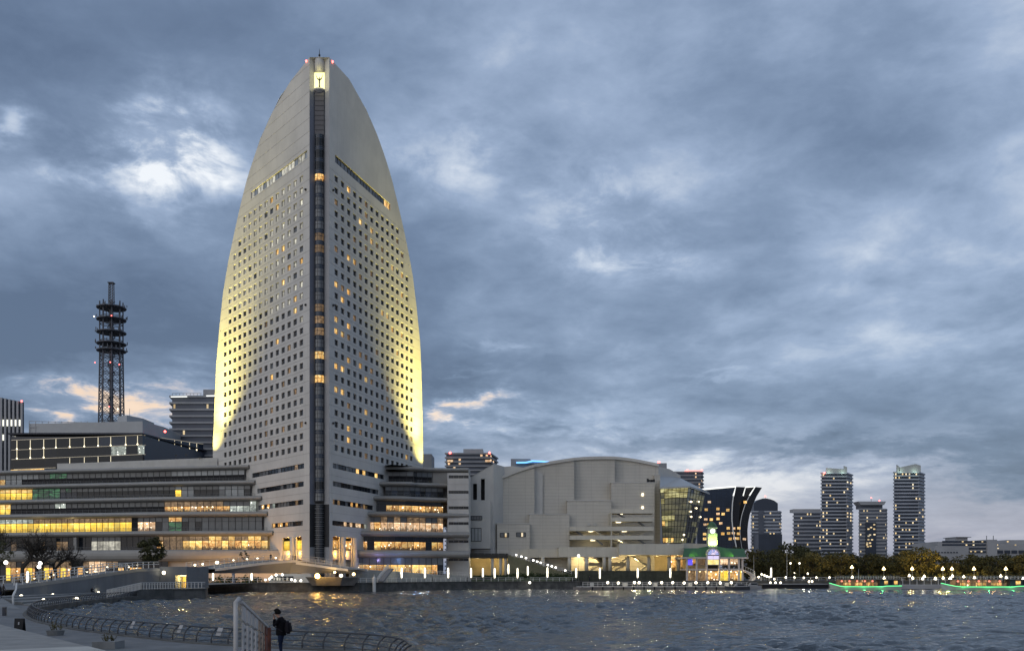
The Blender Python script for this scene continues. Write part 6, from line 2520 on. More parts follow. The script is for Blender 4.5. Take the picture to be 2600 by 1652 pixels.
# ---- bare and evergreen trees at the left, in front of the convention wing
def bare_tree(px, yb, Y, H, seed, label, spread=0.62, zg=2.15):
    rr = random.Random(seed)
    t = root('bare_tree', (gx(px, Y), Y, zg), label, 'tree', 'bare trees by the ramp')
    m = MB()
    tw = MB()
    base = Vector((gx(px, Y), Y, zg))

    def grow(p, d, L, r, lev):
        e = p + d * L
        midp = p.lerp(e, 0.5) + Vector((rr.uniform(-1, 1), rr.uniform(-1, 1), rr.uniform(-0.2, 0.6))) * L * 0.07
        (m if lev < 3 else tw).tube([p, midp, e], [r, r * 0.82, r * 0.62], 5 if lev < 2 else 3, cap=False)
        if lev >= 6: return
        n = 3 if lev < 5 else 2
        for i in range(n):
            a = rr.uniform(0, 6.28)
            tilt = rr.uniform(0.35, 0.85) * spread * 1.5
            ref = d.orthogonal().normalized()
            s = (Matrix.Rotation(a, 3, d) @ ref)
            nd = (d * math.cos(tilt) + s * math.sin(tilt) + Vector((0, 0, 0.12))).normalized()
            grow(p.lerp(e, rr.uniform(0.6, 1.0)), nd, L * rr.uniform(0.62, 0.82), r * 0.63, lev + 1)

    grow(base, Vector((rr.uniform(-0.1, 0.1), 0, 1)).normalized(), H * 0.25, H * 0.030, 0)
    m.build('trunk', M_bark, t)
    tag(tw.build('twigs', M_bark, t), kind='stuff')
    return t


bare_tree(-8, 1460, 182, 17.5, 1, 'dark bare tree at the left edge beside the ramp start')
bare_tree(52, 1460, 190, 17.5, 2, 'dark bare tree second from the left edge beside the ramp', 0.8)
bare_tree(92, 1460, 193, 15.0, 12, 'dark bare tree third from the left edge, before the lit shop', 0.8)
bare_tree(143, 1445, 196, 13.5, 3, 'broad bare tree with a forked trunk right of the other bare trees', 0.8)
bare_tree(188, 1440, 200, 8.5, 4, 'small thin bare tree nearest the single evergreen', 0.6)
ev = crown_mesh('crown', 61, 4.6, 5.4, 0.15, 80, 60, F_dark)
t = root('evergreen_tree', (gx(385, 196), 196, 2.15), 'single round evergreen tree behind the ramp railing', 'tree')
inst(ev, 'crown', t, (gx(385, 196), 196, gz(1431, 196)), 0.4, None, (1.18, 1.18, 1.08))
m_ = MB(); m_.tube([(gx(385, 196), 196, 2.1), (gx(385, 196), 196, gz(1420, 196))], [0.22, 0.14], 7); m_.build('trunk', M_bark, t)
ev2 = crown_mesh('crown', 62, 2.4, 2.4, 0.10, 18, 36, F_dark)
t = root('potted_shrub', (gx(622, 226), 226, 6.0), 'dark round shrub peeping over the footbridge railing', 'shrub')
inst(ev2, 'crown', t, (gx(622, 226), 226, gz(1421, 226)), 0.4)
m_ = MB(); m_.tube([(gx(622, 226), 226, 5.6), (gx(622, 226), 226, gz(1416, 226))], [0.14, 0.08], 6); m_.build('stem', M_bark, t)
de = crown_mesh('crown', 66, 5.5, 6.5, 0.16, 26, 36, F_dark)
t = root('dark_evergreen', (gx(-6, 170), 170, 2.15), 'dark evergreen cut by the left edge of the picture', 'tree')
inst(de, 'crown', t, (gx(-12, 170), 170, 5.0), 0.4)
m_ = MB(); m_.tube([(gx(-12, 170), 170, 2.1), (gx(-12, 170), 170, 6.0)], [0.2, 0.12], 7); m_.build('trunk', M_bark, t)

# ================================================================== LAMPS ALONG THE WATERFRONT
def tube_lamp(px, yt, yb, Y, label, zg=None, light=0.0):
    zg = QZ if zg is None else zg
    x = gx(px, Y)
    z0, z1 = gz(yb, Y), gz(yt, Y)
    t = root('tube_lamp', (x, Y, zg), label, 'lamp', 'glowing tube lamps along the waterfront')
    m_ = MB()
    m_.tube([(x, Y, zg), (x, Y, z0)], 0.07, 6)
    m_.lathe((x, Y, zg), [(0.22, 0), (0.22, 0.08), (0.08, 0.14)], 8)
    m_.build('post', M_mullg, t)
    m_ = MB()
    r_ = 0.22
    m_.lathe((x, Y, 0), [(0.02, z0), (r_ * 0.75, z0 + 0.1), (r_, z0 + 0.35), (r_, z1 - 0.35), (r_ * 0.75, z1 - 0.1), (0.02, z1)], 10)
    m_.build('glowing_tube', E_tube, t, smooth=True)
    m_ = MB()
    for s in (-1, 1):
        m_.tube([(x + s * 0.12, Y, z0 - 0.25), (x + s * 0.44, Y, z0 + 0.1), (x + s * 0.44, Y, z1 - 0.1), (x, Y, z1 + 0.32)], 0.025, 4)
    m_.build('hoop', M_mullg, t)
    if light:
        lamp('tube_light', 'POINT', (x, Y - 0.45, (z0 + z1) / 2), light, (1.0, 0.95, 0.75), t, 0.3)


tl = [(1020, 1440, 1467, 251, 'below the restaurant windows, first after the quay stair', 60), (1079, 1440, 1467, 260, 'before the retaining wall, second after the quay stair', 60), (1138, 1440, 1467, 268, 'before the stair block, third after the quay stair', 60),
      (1196, 1441, 1466, 275, 'at the corner of the convention wing', 45), (1226, 1441, 1464, 279, 'first right of the convention wing corner', 0), (1256, 1441, 1467, 277, 'second right of the convention wing corner', 45),
      (1291, 1431, 1456, 292, 'raised on the bank left of the stair wall middle', 40), (1314, 1441, 1467, 279, 'on the quay below the stair wall', 45), (1340, 1436, 1460, 292, 'raised on the bank right of the stair wall middle', 0),
      (1390, 1439, 1465, 281, 'below the lower end of the grand staircase', 45), (1463, 1441, 1466, 284, 'first right of the grand staircase foot', 40), (1523, 1441, 1468, 291, 'second right of the grand staircase foot', 40),
      (1619, 1441, 1466, 292, 'before the middle of the lit colonnade', 40), (1702, 1441, 1466, 292, 'just left of the pier house', 40), (1958, 1440, 1465, 292, 'just right of the pier house stair', 40),
      (541, 1453, 1473, 233.5, 'left of two under the footbridge', 30), (639, 1453, 1473, 233.5, 'right of two under the footbridge', 30), (70, 1449, 1474, 172, 'behind the ramp railing by the bare trees', 25)]
for px, yt, yb, Y, lab, e in tl:
    zg = QZ
    if px in (1291, 1340): zg = 3.0
    tube_lamp(px, yt, yb, Y, 'white glowing tube lamp ' + lab, zg, e)


def globe_lamp(px, y, Y, label, r_=0.27, zg=QZ, group='round lamps along the quay', mat=None, light=0.0, col=(1.0, 0.85, 0.6), name='globe_lamp'):
    x, z = gx(px, Y), gz(y, Y)
    t = root(name, (x, Y, zg), label, 'lamp', group)
    m_ = MB()
    m_.tube([(x, Y, zg), (x, Y, z - r_ * 0.8)], 0.05, 6)
    m_.build('post', M_mullg, t)
    m_ = MB()
    m_.ball((x, Y, z), r_, 10)
    m_.build('globe', mat or E_globe, t, smooth=True)
    if light: lamp('globe_light', 'POINT', (x, Y - r_ - 0.1, z + 0.1), light, col, t, 0.25)
    return t


PGL = [1543, 1570, 1611, 1623, 1650, 1680, 1708, 1737, 1767, 1797, 1829, 1857]
for i, px in enumerate(PGL):
    globe_lamp(px, 1478 + (i % 3 == 1) * 0.8, 262.5, 'round white lamp on the floating pier, %s from its left end' % WORDS[i + 1], 0.36, 0.9, 'round lamps on the floating pier', E_globe, 90 if i % 2 == 0 else 0)
PG2 = [(1926, 1464), (1934, 1457), (1941, 1459.5), (1947, 1462), (1953, 1464), (1966, 1469), (1995, 1465), (2017, 1465), (2041, 1465.5), (2073, 1465), (2106, 1465), (1956, 1478), (1969, 1478), (1982, 1478), (2054, 1475.5), (2062, 1475)]
for i, (px, y) in enumerate(PG2):
    globe_lamp(px, y, 287 if y > 1470 else 296, 'round lamp on the park quay, %s rightwards from the pier house' % WORDS[i + 1] if y < 1470 else 'low round lamp at the park quay edge, %s from the pier house' % WORDS[i - 10], 0.30, QZ, 'round lamps on the park quay', E_globe, 110 if i in (0, 6, 8, 10, 12, 14) else 0)
for i, (px, y) in enumerate(((2007, 1429), (2030, 1429), (2018, 1453), (2051, 1455))):
    globe_lamp(px, y, 318, ('small high lamp left of the lit tree fork', 'small high lamp right of the lit tree fork', 'small lamp under the lit tree fork', 'small bluish lamp right of the lit tree fork')[i], 0.30, QZ, None, E_globe, 30 if i == 0 else 0, (1.0, 0.75, 0.2))
for i, (px, y, Y) in enumerate(((15, 1427, 165), (102, 1429, 172), (99, 1438, 172))):
    globe_lamp(px, y, Y, ('white street lamp under the trees nearest the left edge', 'upper white street lamp right of the bare trees', 'lower white street lamp right of the bare trees')[i], 0.34, 2.15, 'street lamps under the left trees', E_white, 35 if i < 2 else 0, (1.0, 0.93, 0.75))
globe_lamp(1469, 1410, 300, 'tall thin street lamp before the hall podium', 0.42, QZ, None, E_white, 0)
globe_lamp(1345, 1478, 274, 'single round lamp on the quay railing below the stair', 0.34, QZ, None, E_white, 15)

# ---- park lanterns: cone-shaped shades, some with a second lower head
def cone_head(m_, x, Y, z, s=1.0):
    m_.lathe((x, Y, z), [(0.12 * s, 0.0), (0.50 * s, 0.10 * s), (0.46 * s, 0.28 * s), (0.16 * s, 0.80 * s), (0.05 * s, 1.0 * s)], 10)


PL_ = [(2163, 1442, 1467, 306), (2244, 1446, 1469, 306), (2316, 1446, 1469, 306), (2394, 1446, 1469, 306), (2417, 1446, 1464, 309), (2473, 1446, 1468, 306), (2554, 1446, 1468, 306)]
for i, (px, y1, y2, Y) in enumerate(PL_):
    x = gx(px, Y)
    t = root('park_lantern', (x, Y, QZ), 'tall park lamp with two glowing cone heads, %s from the left in the park' % WORDS[i + 1], 'lamp', 'double park lamps')
    m_ = MB()
    m_.tube([(x, Y, QZ), (x, Y, gz(y1, Y))], 0.07, 6)
    m_.build('post', M_mullg, t)
    for k, y in enumerate((y1, y2)):
        m_ = MB()
        cone_head(m_, x + (0.0 if k == 0 else 0.1), Y - 0.1 * k, gz(y, Y), 1.05 if k == 0 else 0.9)
        m_.build('lamp_head', E_gold if k == 0 else E_globe, t)
    lamp('lantern_light', 'POINT', (x, Y + 2.2, gz(y1 - 3, Y)), 1500, (1.0, 0.66, 0.14), t, 0.4)
    lamp('lantern_light', 'POINT', (x, Y - 0.9, gz(y2 - 2, Y)), 160, (1.0, 0.78, 0.4), t, 0.3)
for i, (px, y) in enumerate(((2309, 1463), (2347, 1465), (2447, 1466), (2541, 1464), (2343, 1486), (2375, 1486), (2412, 1484), (2598, 1485))):
    Y = 304 if y < 1470 else 287
    x = gx(px, Y)
    t = root('park_lantern', (x, Y, QZ), ('low park lamp with one glowing cone head, %s from the left' if y < 1470 else 'white lamp at the park quay edge, %s from the left') % WORDS[(i % 4) + 1], 'lamp', 'single park lamps')
    m_ = MB()
    m_.tube([(x, Y, QZ - 0.2), (x, Y, gz(y, Y) + 0.1)], 0.06, 6)
    m_.build('post', M_mullg, t)
    m_ = MB()
    z = max(gz(y, Y), QZ + 0.5) if y > 1470 else gz(y, Y)
    cone_head(m_, x, Y, z, 0.9)
    m_.build('lamp_head', E_globe if y < 1470 else E_white, t)
    if i % 2 == 0: lamp('lantern_light', 'POINT', (x, Y - 0.9, z + 0.6), 50, (1.0, 0.85, 0.55), t, 0.3)
# slim posts standing in the park
for i, (px, y, Y) in enumerate(((1998, 1386, 300), (1914, 1408, 298), (2180, 1443, 300), (1933, 1450, 300))):
    m_ = MB()
    m_.tube([(gx(px, Y), Y, QZ), (gx(px, Y), Y, gz(y, Y))], [0.10, 0.05], 6)
    o_ = m_.build('flagpole', M_farw, None)
    tag(o_, ('tallest thin pole above the park trees', 'thin grey pole beside the pier house stair', 'short pale pole behind the left party boat', 'short grey pole near the tube lamp by the pier house')[i], 'pole')

# ================================================================== PIER HOUSE WITH CLOCK TOWER
YP = 300.0
ph = root('pier_house', (gx(1815, YP), YP + 6, QZ), 'two-storey pier house with a green roof, arched window and lit clock tower', 'pier house')
M_green = pbr('green_roof', (0.035, 0.115, 0.045), 0.45, 0.10, 0.2)
M_pink = pbr('pier_white', (0.52, 0.47, 0.44), 0.6, 0.06, 0.4)
M_lime = pbr('tower_white', (0.58, 0.60, 0.54), 0.6, 0.05, 0.4)
# main roof: mansard slope with a swelling over the middle
roofline = [(1738, 1391), (1760, 1391), (1775, 1390.5), (1788, 1388.5), (1798, 1385.5), (1808, 1384), (1818, 1385), (1830, 1388), (1843, 1390.5), (1860, 1391.5), (1889, 1392)]
eave = [(1733, 1413)] + [(1733 + (1895 - 1733) * i / 10, 1413.2) for i in range(1, 10)] + [(1895, 1414)]
m_ = MB()
for i in range(10):
    a, b, c, d = at(*eave[i], YP - 1.2), at(*eave[i + 1], YP - 1.2), at(*roofline[i + 1], YP + 2.2), at(*roofline[i], YP + 2.2)
    m_.poly([a, b, c, d])
    m_.poly([d, c, c + Vector((0, 9, 0)), d + Vector((0, 9, 0))])
m_.poly([at(*eave[0], YP - 1.2), at(*roofline[0], YP + 2.2), at(*roofline[0], YP + 11), at(*eave[0], YP + 14)])
m_.poly([at(*eave[-1], YP - 1.2), at(*roofline[-1], YP + 2.2), at(*roofline[-1], YP + 11), at(*eave[-1], YP + 14)])
m_.build('roof', M_green, ph)
m_ = MB()
m_.box(gx(1733, YP) - 0.3, gx(1895, YP) + 0.3, YP - 1.6, YP + 13, gz(1417.5, YP), gz(1413.6, YP))
m_.build('eaves', M_pink, ph)
m_ = MB()
m_.box(gx(1742, YP), gx(1886, YP), YP - 0.6, YP + 11, gz(1447, YP), gz(1442.5, YP))
m_.build('upper_floor', M_pink, ph)
m_ = MB()
m_.box(gx(1742, YP), gx(1886, YP), YP - 0.6, YP + 11, QZ - 0.6, QZ + 0.15)
m_.build('base', M_pink, ph)
for px in (1743.5, 1768, 1792.5, 1824.5, 1850, 1875, 1884):
    m_ = MB()
    x = gx(px, YP)
    m_.box(x - 0.28, x + 0.28, YP - 0.75, YP - 0.2, QZ, gz(1417, YP))
    m_.build('column', M_pink, ph)
pan_edges = [1744, 1768, 1792, 1824, 1850, 1875, 1885]
up = [L_rest, L_dim, None, L_pink, L_pink, G_dark]
lo = [L_dim, L_dim, L_rest, L_gold, L_rest, L_gold]
for a, b, mu, ml in zip(pan_edges, pan_edges[1:], up, lo):
    for (ya, yb, mt) in ((1418, 1434, mu), (1448, 1474, ml)):
        if mt is None: continue
        for h_ in (0, 1):
            pa, pb = a + (b - a) * h_ / 2, a + (b - a) * (h_ + 1) / 2
            m_ = MB()
            m_.box(gx(pa, YP + 1.4) + 0.05, gx(pb, YP + 1.4) - 0.05, YP + 1.4, YP + 1.5, gz(yb, YP), gz(ya, YP))
            m_.build('window', mt if h_ or mt is not L_rest else (G_dark if ya < 1430 else mt), ph)
for a, b in ((1744, 1792), (1825, 1885)):
    m_ = MB()
    for i in range(int((b - a) / 3)):
        px = a + i * 3
        m_.bar(at(px, 1442.5, YP - 0.4), at(px, 1434, YP - 0.4), 0.06)
    m_.bar(at(a, 1434, YP - 0.4), at(b, 1434, YP - 0.4), 0.09)
    m_.build('balcony_rail', M_mullg, ph)
m_ = MB()
m_.box(gx(1748, YP), gx(1760, YP), YP + 1.2, YP + 1.35, gz(1434, YP), gz(1419, YP))
m_.build('blue_sign', emit('neon_blue', (0.08, 0.05, 1.0), 1.0), ph)
m_ = MB()
m_.box(gx(1794, YP), gx(1823, YP), YP - 0.3, YP + 1, gz(1449, YP), gz(1433, YP))
m_.build('dark_panel', M_black, ph)
# arched window
xc, zc = gx(1808, YP), gz(1408, YP)
rO, rI = 17.2 / F * YP, 14.2 / F * YP
zbt = gz(1433, YP)
m_ = MB()
n_ = 16
ring_o = [(xc + rO * math.cos(math.pi * i / n_), zc + rO * math.sin(math.pi * i / n_)) for i in range(n_ + 1)]
ring_i = [(xc + rI * math.cos(math.pi * i / n_), zc + rI * math.sin(math.pi * i / n_)) for i in range(n_ + 1)]
yo = YP - 2.0
for i in range(n_):
    m_.poly([(ring_o[i][0], yo, ring_o[i][1]), (ring_o[i + 1][0], yo, ring_o[i + 1][1]), (ring_i[i + 1][0], yo, ring_i[i + 1][1]), (ring_i[i][0], yo, ring_i[i][1])])
    m_.poly([(ring_o[i][0], yo, ring_o[i][1]), (ring_o[i + 1][0], yo, ring_o[i + 1][1]), (ring_o[i + 1][0], yo + 5, ring_o[i + 1][1]), (ring_o[i][0], yo + 5, ring_o[i][1])])
for s in (-1, 1):
    m_.box(min(xc + s * rI, xc + s * rO), max(xc + s * rI, xc + s * rO), yo, yo + 1.5, zbt - 5.2, zc)
m_.build('arch_frame', M_pink, ph)
fan_mats = [emit('fan_a', (0.35, 0.45, 0.95), 0.7), emit('fan_b', (0.62, 0.50, 0.95), 0.75), emit('fan_c', (0.80, 0.66, 0.92), 0.8)]
nseg = 8
for i in range(nseg):
    a0, a1 = math.pi * i / nseg + 0.03, math.pi * (i + 1) / nseg - 0.03
    r0 = rI * 0.45
    m_ = MB()
    m_.poly([(xc + r0 * math.cos(a0), yo + 0.3, zc + r0 * math.sin(a0)), (xc + rI * math.cos(a0), yo + 0.3, zc + rI * math.sin(a0)), (xc + rI * math.cos(a1), yo + 0.3, zc + rI * math.sin(a1)), (xc + r0 * math.cos(a1), yo + 0.3, zc + r0 * math.sin(a1))])
    m_.build('fanlight_pane', fan_mats[i % 3 if i < 5 else 0], ph)
m_ = MB()
m_.poly([(xc + rI * 0.42 * math.cos(math.pi * i / 8), yo + 0.3, zc + rI * 0.42 * math.sin(math.pi * i / 8)) for i in range(9)])
m_.build('fanlight_pane', fan_mats[2], ph)
m_ = MB()
m_.box(xc - rI, xc + rI, yo + 0.1, yo + 0.4, zc - 0.25, zc + 0.02)
m_.build('transom', M_black, ph)
for i, (ya, yb, mt) in enumerate(((1410, 1419, emit('arch_lilac', (0.72, 0.62, 0.95), 0.8)), (1420, 1432.5, litwin('arch_yellow', (0.95, 0.72, 0.20), (1.0, 0.88, 0.45), 0.9, (0.8, 0.8, 0.8), 0.6)))):
    for h_ in (0, 1):
        m_ = MB()
        m_.box(xc - rI + h_ * rI + 0.04, xc + h_ * rI - 0.04, yo + 0.3, yo + 0.36, gz(yb, YP), gz(ya, YP))
        m_.build('arch_pane', mt, ph)
# clock tower
xt = gx(1812.5, YP)
yt_ = YP + 3.0


def tbox(name, w, ya, yb, mat, dy=0.0):
    m_ = MB()
    hw = w / F * YP / 2
    m_.box(xt - hw, xt + hw, yt_ - hw - dy, yt_ + hw + dy, gz(yb, YP), gz(ya, YP))
    return m_.build(name, mat, ph)


tbox('tower_shaft', 22.5, 1354.5, 1388, M_lime)
tbox('tower_collar', 25, 1353, 1354.4, M_lime)
tbox('clock_stage', 18, 1340, 1352.9, M_lime)
tbox('tower_cornice', 24, 1337.5, 1339.9, M_lime)
m_ = MB()
hw = 20.5 / F * YP / 2
zr0 = gz(1337.4, YP)
m_.lathe((xt, yt_, zr0), [(hw * 1.25, 0), (hw * 1.2, 0.35), (hw * 1.05, 0.9), (hw * 0.72, 1.5), (hw * 0.3, 1.8), (0.05, 1.95)], 4 * 4)
m_.build('tower_dome', M_green, ph)
m_ = MB()
hc_ = 18 / F * YP / 2
nn = 20
rc = 5.8 / F * YP
zcl = gz(1346.6, YP)
m_.extrude([(xt + rc * math.cos(2 * math.pi * i / nn), yt_ - hc_ - 0.16, zcl + rc * math.sin(2 * math.pi * i / nn)) for i in range(nn)], (0, 0.15, 0))
m_.build('clock_face', emit('clock_white', (1.0, 1.0, 0.94), 2.2), ph)
m_ = MB()
m_.tube([(xt + rc * 1.12 * math.cos(2 * math.pi * i / nn), yt_ - hc_ - 0.1, zcl + rc * 1.12 * math.sin(2 * math.pi * i / nn)) for i in range(nn + 1)], 0.08, 5)
m_.build('clock_ring', M_lime, ph)
# floodlights: lime on the tower shaft, two grazing the roof
for s in (-1, 1):
    q = (xt + s * 1.2, yt_ - 2.6, gz(1386, YP))
    lamp('tower_flood', 'SPOT', q, 1500, (0.62, 1.0, 0.16), ph, 0.15, (xt, yt_ - 1.0, gz(1362, YP)), 110, 1.0)
for px, tx in ((1744, 1778), (1872, 1838)):
    q = at(px, 1411, YP - 1.75)
    m_ = MB()
    m_.box(q.x - 0.16, q.x + 0.16, q.y - 0.16, q.y + 0.1, q.z - 0.12, q.z + 0.12)
    m_.build('roof_spotlight', M_mullg, ph)
    lamp('roof_flood', 'SPOT', q + Vector((0, -0.1, 0.3)), 1000, (0.72, 1.0, 0.12), ph, 0.08, at(tx, 1400, YP + 0.3), 75, 0.9)
for px, e in ((1755, 60), (1782, 60), (1810, 90), (1838, 90), (1862, 90), (1882, 60)):
    lamp('pier_light', 'POINT', (gx(px, YP), YP - 0.2, gz(1450, YP)), e * 2.5, (1.0, 0.68, 0.28), ph, 0.2)
# curved outside stair
m_ = MB()
for i in range(12):
    f = i / 11
    px = 1887 + 26 * math.sin(f * math.pi * 0.75)
    Yc_ = YP + 1 - 4 * f
    p = at(px, 1446 + 27 * f, Yc_)
    m_.box(p.x - 0.8, p.x + 0.8, p.y - 0.5, p.y + 0.5, p.z - 0.25, p.z)
m_.build('outside_stair', M_pink, ph)
m_ = MB()
prev = None
for i in range(12):
    f = i / 11
    px = 1887 + 30 * math.sin(f * math.pi * 0.75)
    p = at(px, 1446 + 27 * f, YP - 0.2 - 4 * f)
    m_.bar(p, p + Vector((0, 0, 1.3)), 0.06)
    if prev is not None:
        m_.bar(prev + Vector((0, 0, 1.3)), p + Vector((0, 0, 1.3)), 0.08)
        m_.bar(prev + Vector((0, 0, 0.1)), p + Vector((0, 0, 0.1)), 0.12)
    prev = p
m_.build('stair_railing', M_rail, ph)

# ================================================================== FLOATING PIER, BOATS
fp = root('floating_pier', (gx(1670, 262), 262, 0), 'long pale floating pier with dark fenders before the lit colonnade', 'pier')
m_ = MB()
m_.box(gx(1468, 262), gx(1900, 262), 260.5, 266, -0.6, 0.72)
m_.build('pontoon', M_bow, fp)
m_ = MB()
m_.box(gx(1466, 262), gx(1902, 262), 260.2, 266.3, 0.724, 0.92)
m_.build('deck', M_pavel, fp)
fm = MB(); fm.box(-0.16, 0.16, -0.35, 0, -0.4, 0.85)
fme = fm.mesh('fender', M_black)
for i in range(17):
    inst(fme, 'fender', fp, (gx(1478 + i * 26.2, 260.2), 260.19, 0))
for i in range(34):
    m_ = MB()
    x = gx(1480 + i * 12.6, 265.5)
    if i == 0:
        pm_ = MB(); pm_.box(-0.05, 0.05, -0.05, 0.05, 0, 1.1); pme_ = pm_.mesh('rail_post', M_rail)
    inst(pme_, 'rail_post', fp, (x, 265.6, 0.92))
m_ = MB()
for h in (1.1, 0.6): m_.bar((gx(1478, 265.6), 265.6, 0.92 + h), (gx(1900, 265.6), 265.6, 0.92 + h), 0.07)
m_.build('rail', M_rail, fp)
for i, px in enumerate((1503, 1587, 1664, 1752, 1845)):
    m_ = MB()
    x = gx(px, 264)
    m_.box(x - 0.5, x + 0.5, 263.6, 264.6, 0.92, 1.9)
    m_.build('deck_box', M_white, fp)


def small_boat(px0, px1, Y, label, mat, cab=True, h=1.0):
    x0, x1 = gx(px0, Y), gx(px1, Y)
    L = x1 - x0
    t = root('moored_boat', ((x0 + x1) / 2, Y, 0), label, 'boat', 'small moored boats')
    m_ = MB()
    st = [(0.0, 0.15, 1.15), (0.12, 0.55, 1.02), (0.35, 0.95, 0.92), (0.7, 1.0, 0.92), (1.0, 0.85, 0.98)]
    W = L * 0.16
    pr_ = None
    for f, w, hh in st:
        x = x0 + L * f
        sec = [(x, Y - W * w, h * hh), (x + L * 0.02, Y - W * w * 0.7, -0.15), (x + L * 0.02, Y + W * w * 0.7, -0.15), (x, Y + W * w, h * hh)]
        if pr_:
            for i in range(3): m_.poly([pr_[i], sec[i], sec[i + 1], pr_[i + 1]])
            m_.poly([pr_[3], sec[3], sec[0], pr_[0]])
        else: m_.poly(sec)
        pr_ = sec
    m_.poly(pr_)
    m_.build('hull', mat, t)
    if cab:
        m_ = MB()
        m_.extrude([(x0 + L * 0.38, Y - W * 0.6, h * 0.9), (x0 + L * 0.82, Y - W * 0.6, h * 0.9), (x0 + L * 0.80, Y - W * 0.6, h * 1.75), (x0 + L * 0.48, Y - W * 0.6, h * 1.75)], (0, W * 1.2, 0))
        c_ = m_.build('cabin', M_farg, t)
        m_ = MB()
        m_.box(x0 + L * 0.5, x0 + L * 0.79, Y - W * 0.6 - 0.04, Y - W * 0.6 - 0.01, h * 1.2, h * 1.6)
        m_.build('window', G_dark, c_)
    return t


small_boat(1455, 1500, 258.5, 'low grey launch moored at the left end of the floating pier', M_bow, False, 0.8)
small_boat(1840, 1902, 257.5, 'dark covered boat moored at the right end of the floating pier', pbr('boat_dark', (0.05, 0.055, 0.065), 0.5, 0.1), True, 1.0)
small_boat(1880, 1932, 268, 'grey workboat moored right of the pier house', M_farg, True, 1.1)
m_ = MB()
m_.box(gx(1935, 282), gx(2100, 282), 281, 287, -0.6, 1.25)
o_ = m_.build('black_pontoon', M_black, None)
tag(o_, 'long black pontoon along the park quay left of the party boats', 'pontoon')
m_ = MB()
m_.box(gx(1935, 282), gx(2100, 282), 280.9, 287.1, 1.254, 1.40)
m_.build('deck_edge', M_farg, o_)
wp = root('white_pontoon', (gx(2350, 270), 272, 0), 'white steel pontoon moored between the two party boats', 'pontoon')
m_ = MB()
m_.box(gx(2286, 271), gx(2424, 271), 270, 276, -0.6, 1.28)
m_.build('hull', M_farw, wp)
m_ = MB()
m_.box(gx(2286, 271), gx(2424, 271), 269.95, 276.05, -0.3, 0.12)
m_.build('waterline', M_black, wp)
for i in range(8):
    inst(pme_, 'stanchion', wp, (gx(2290 + i * 18, 271), 270.4, 1.28), 0, None, (1.3, 1.3, 1.6))


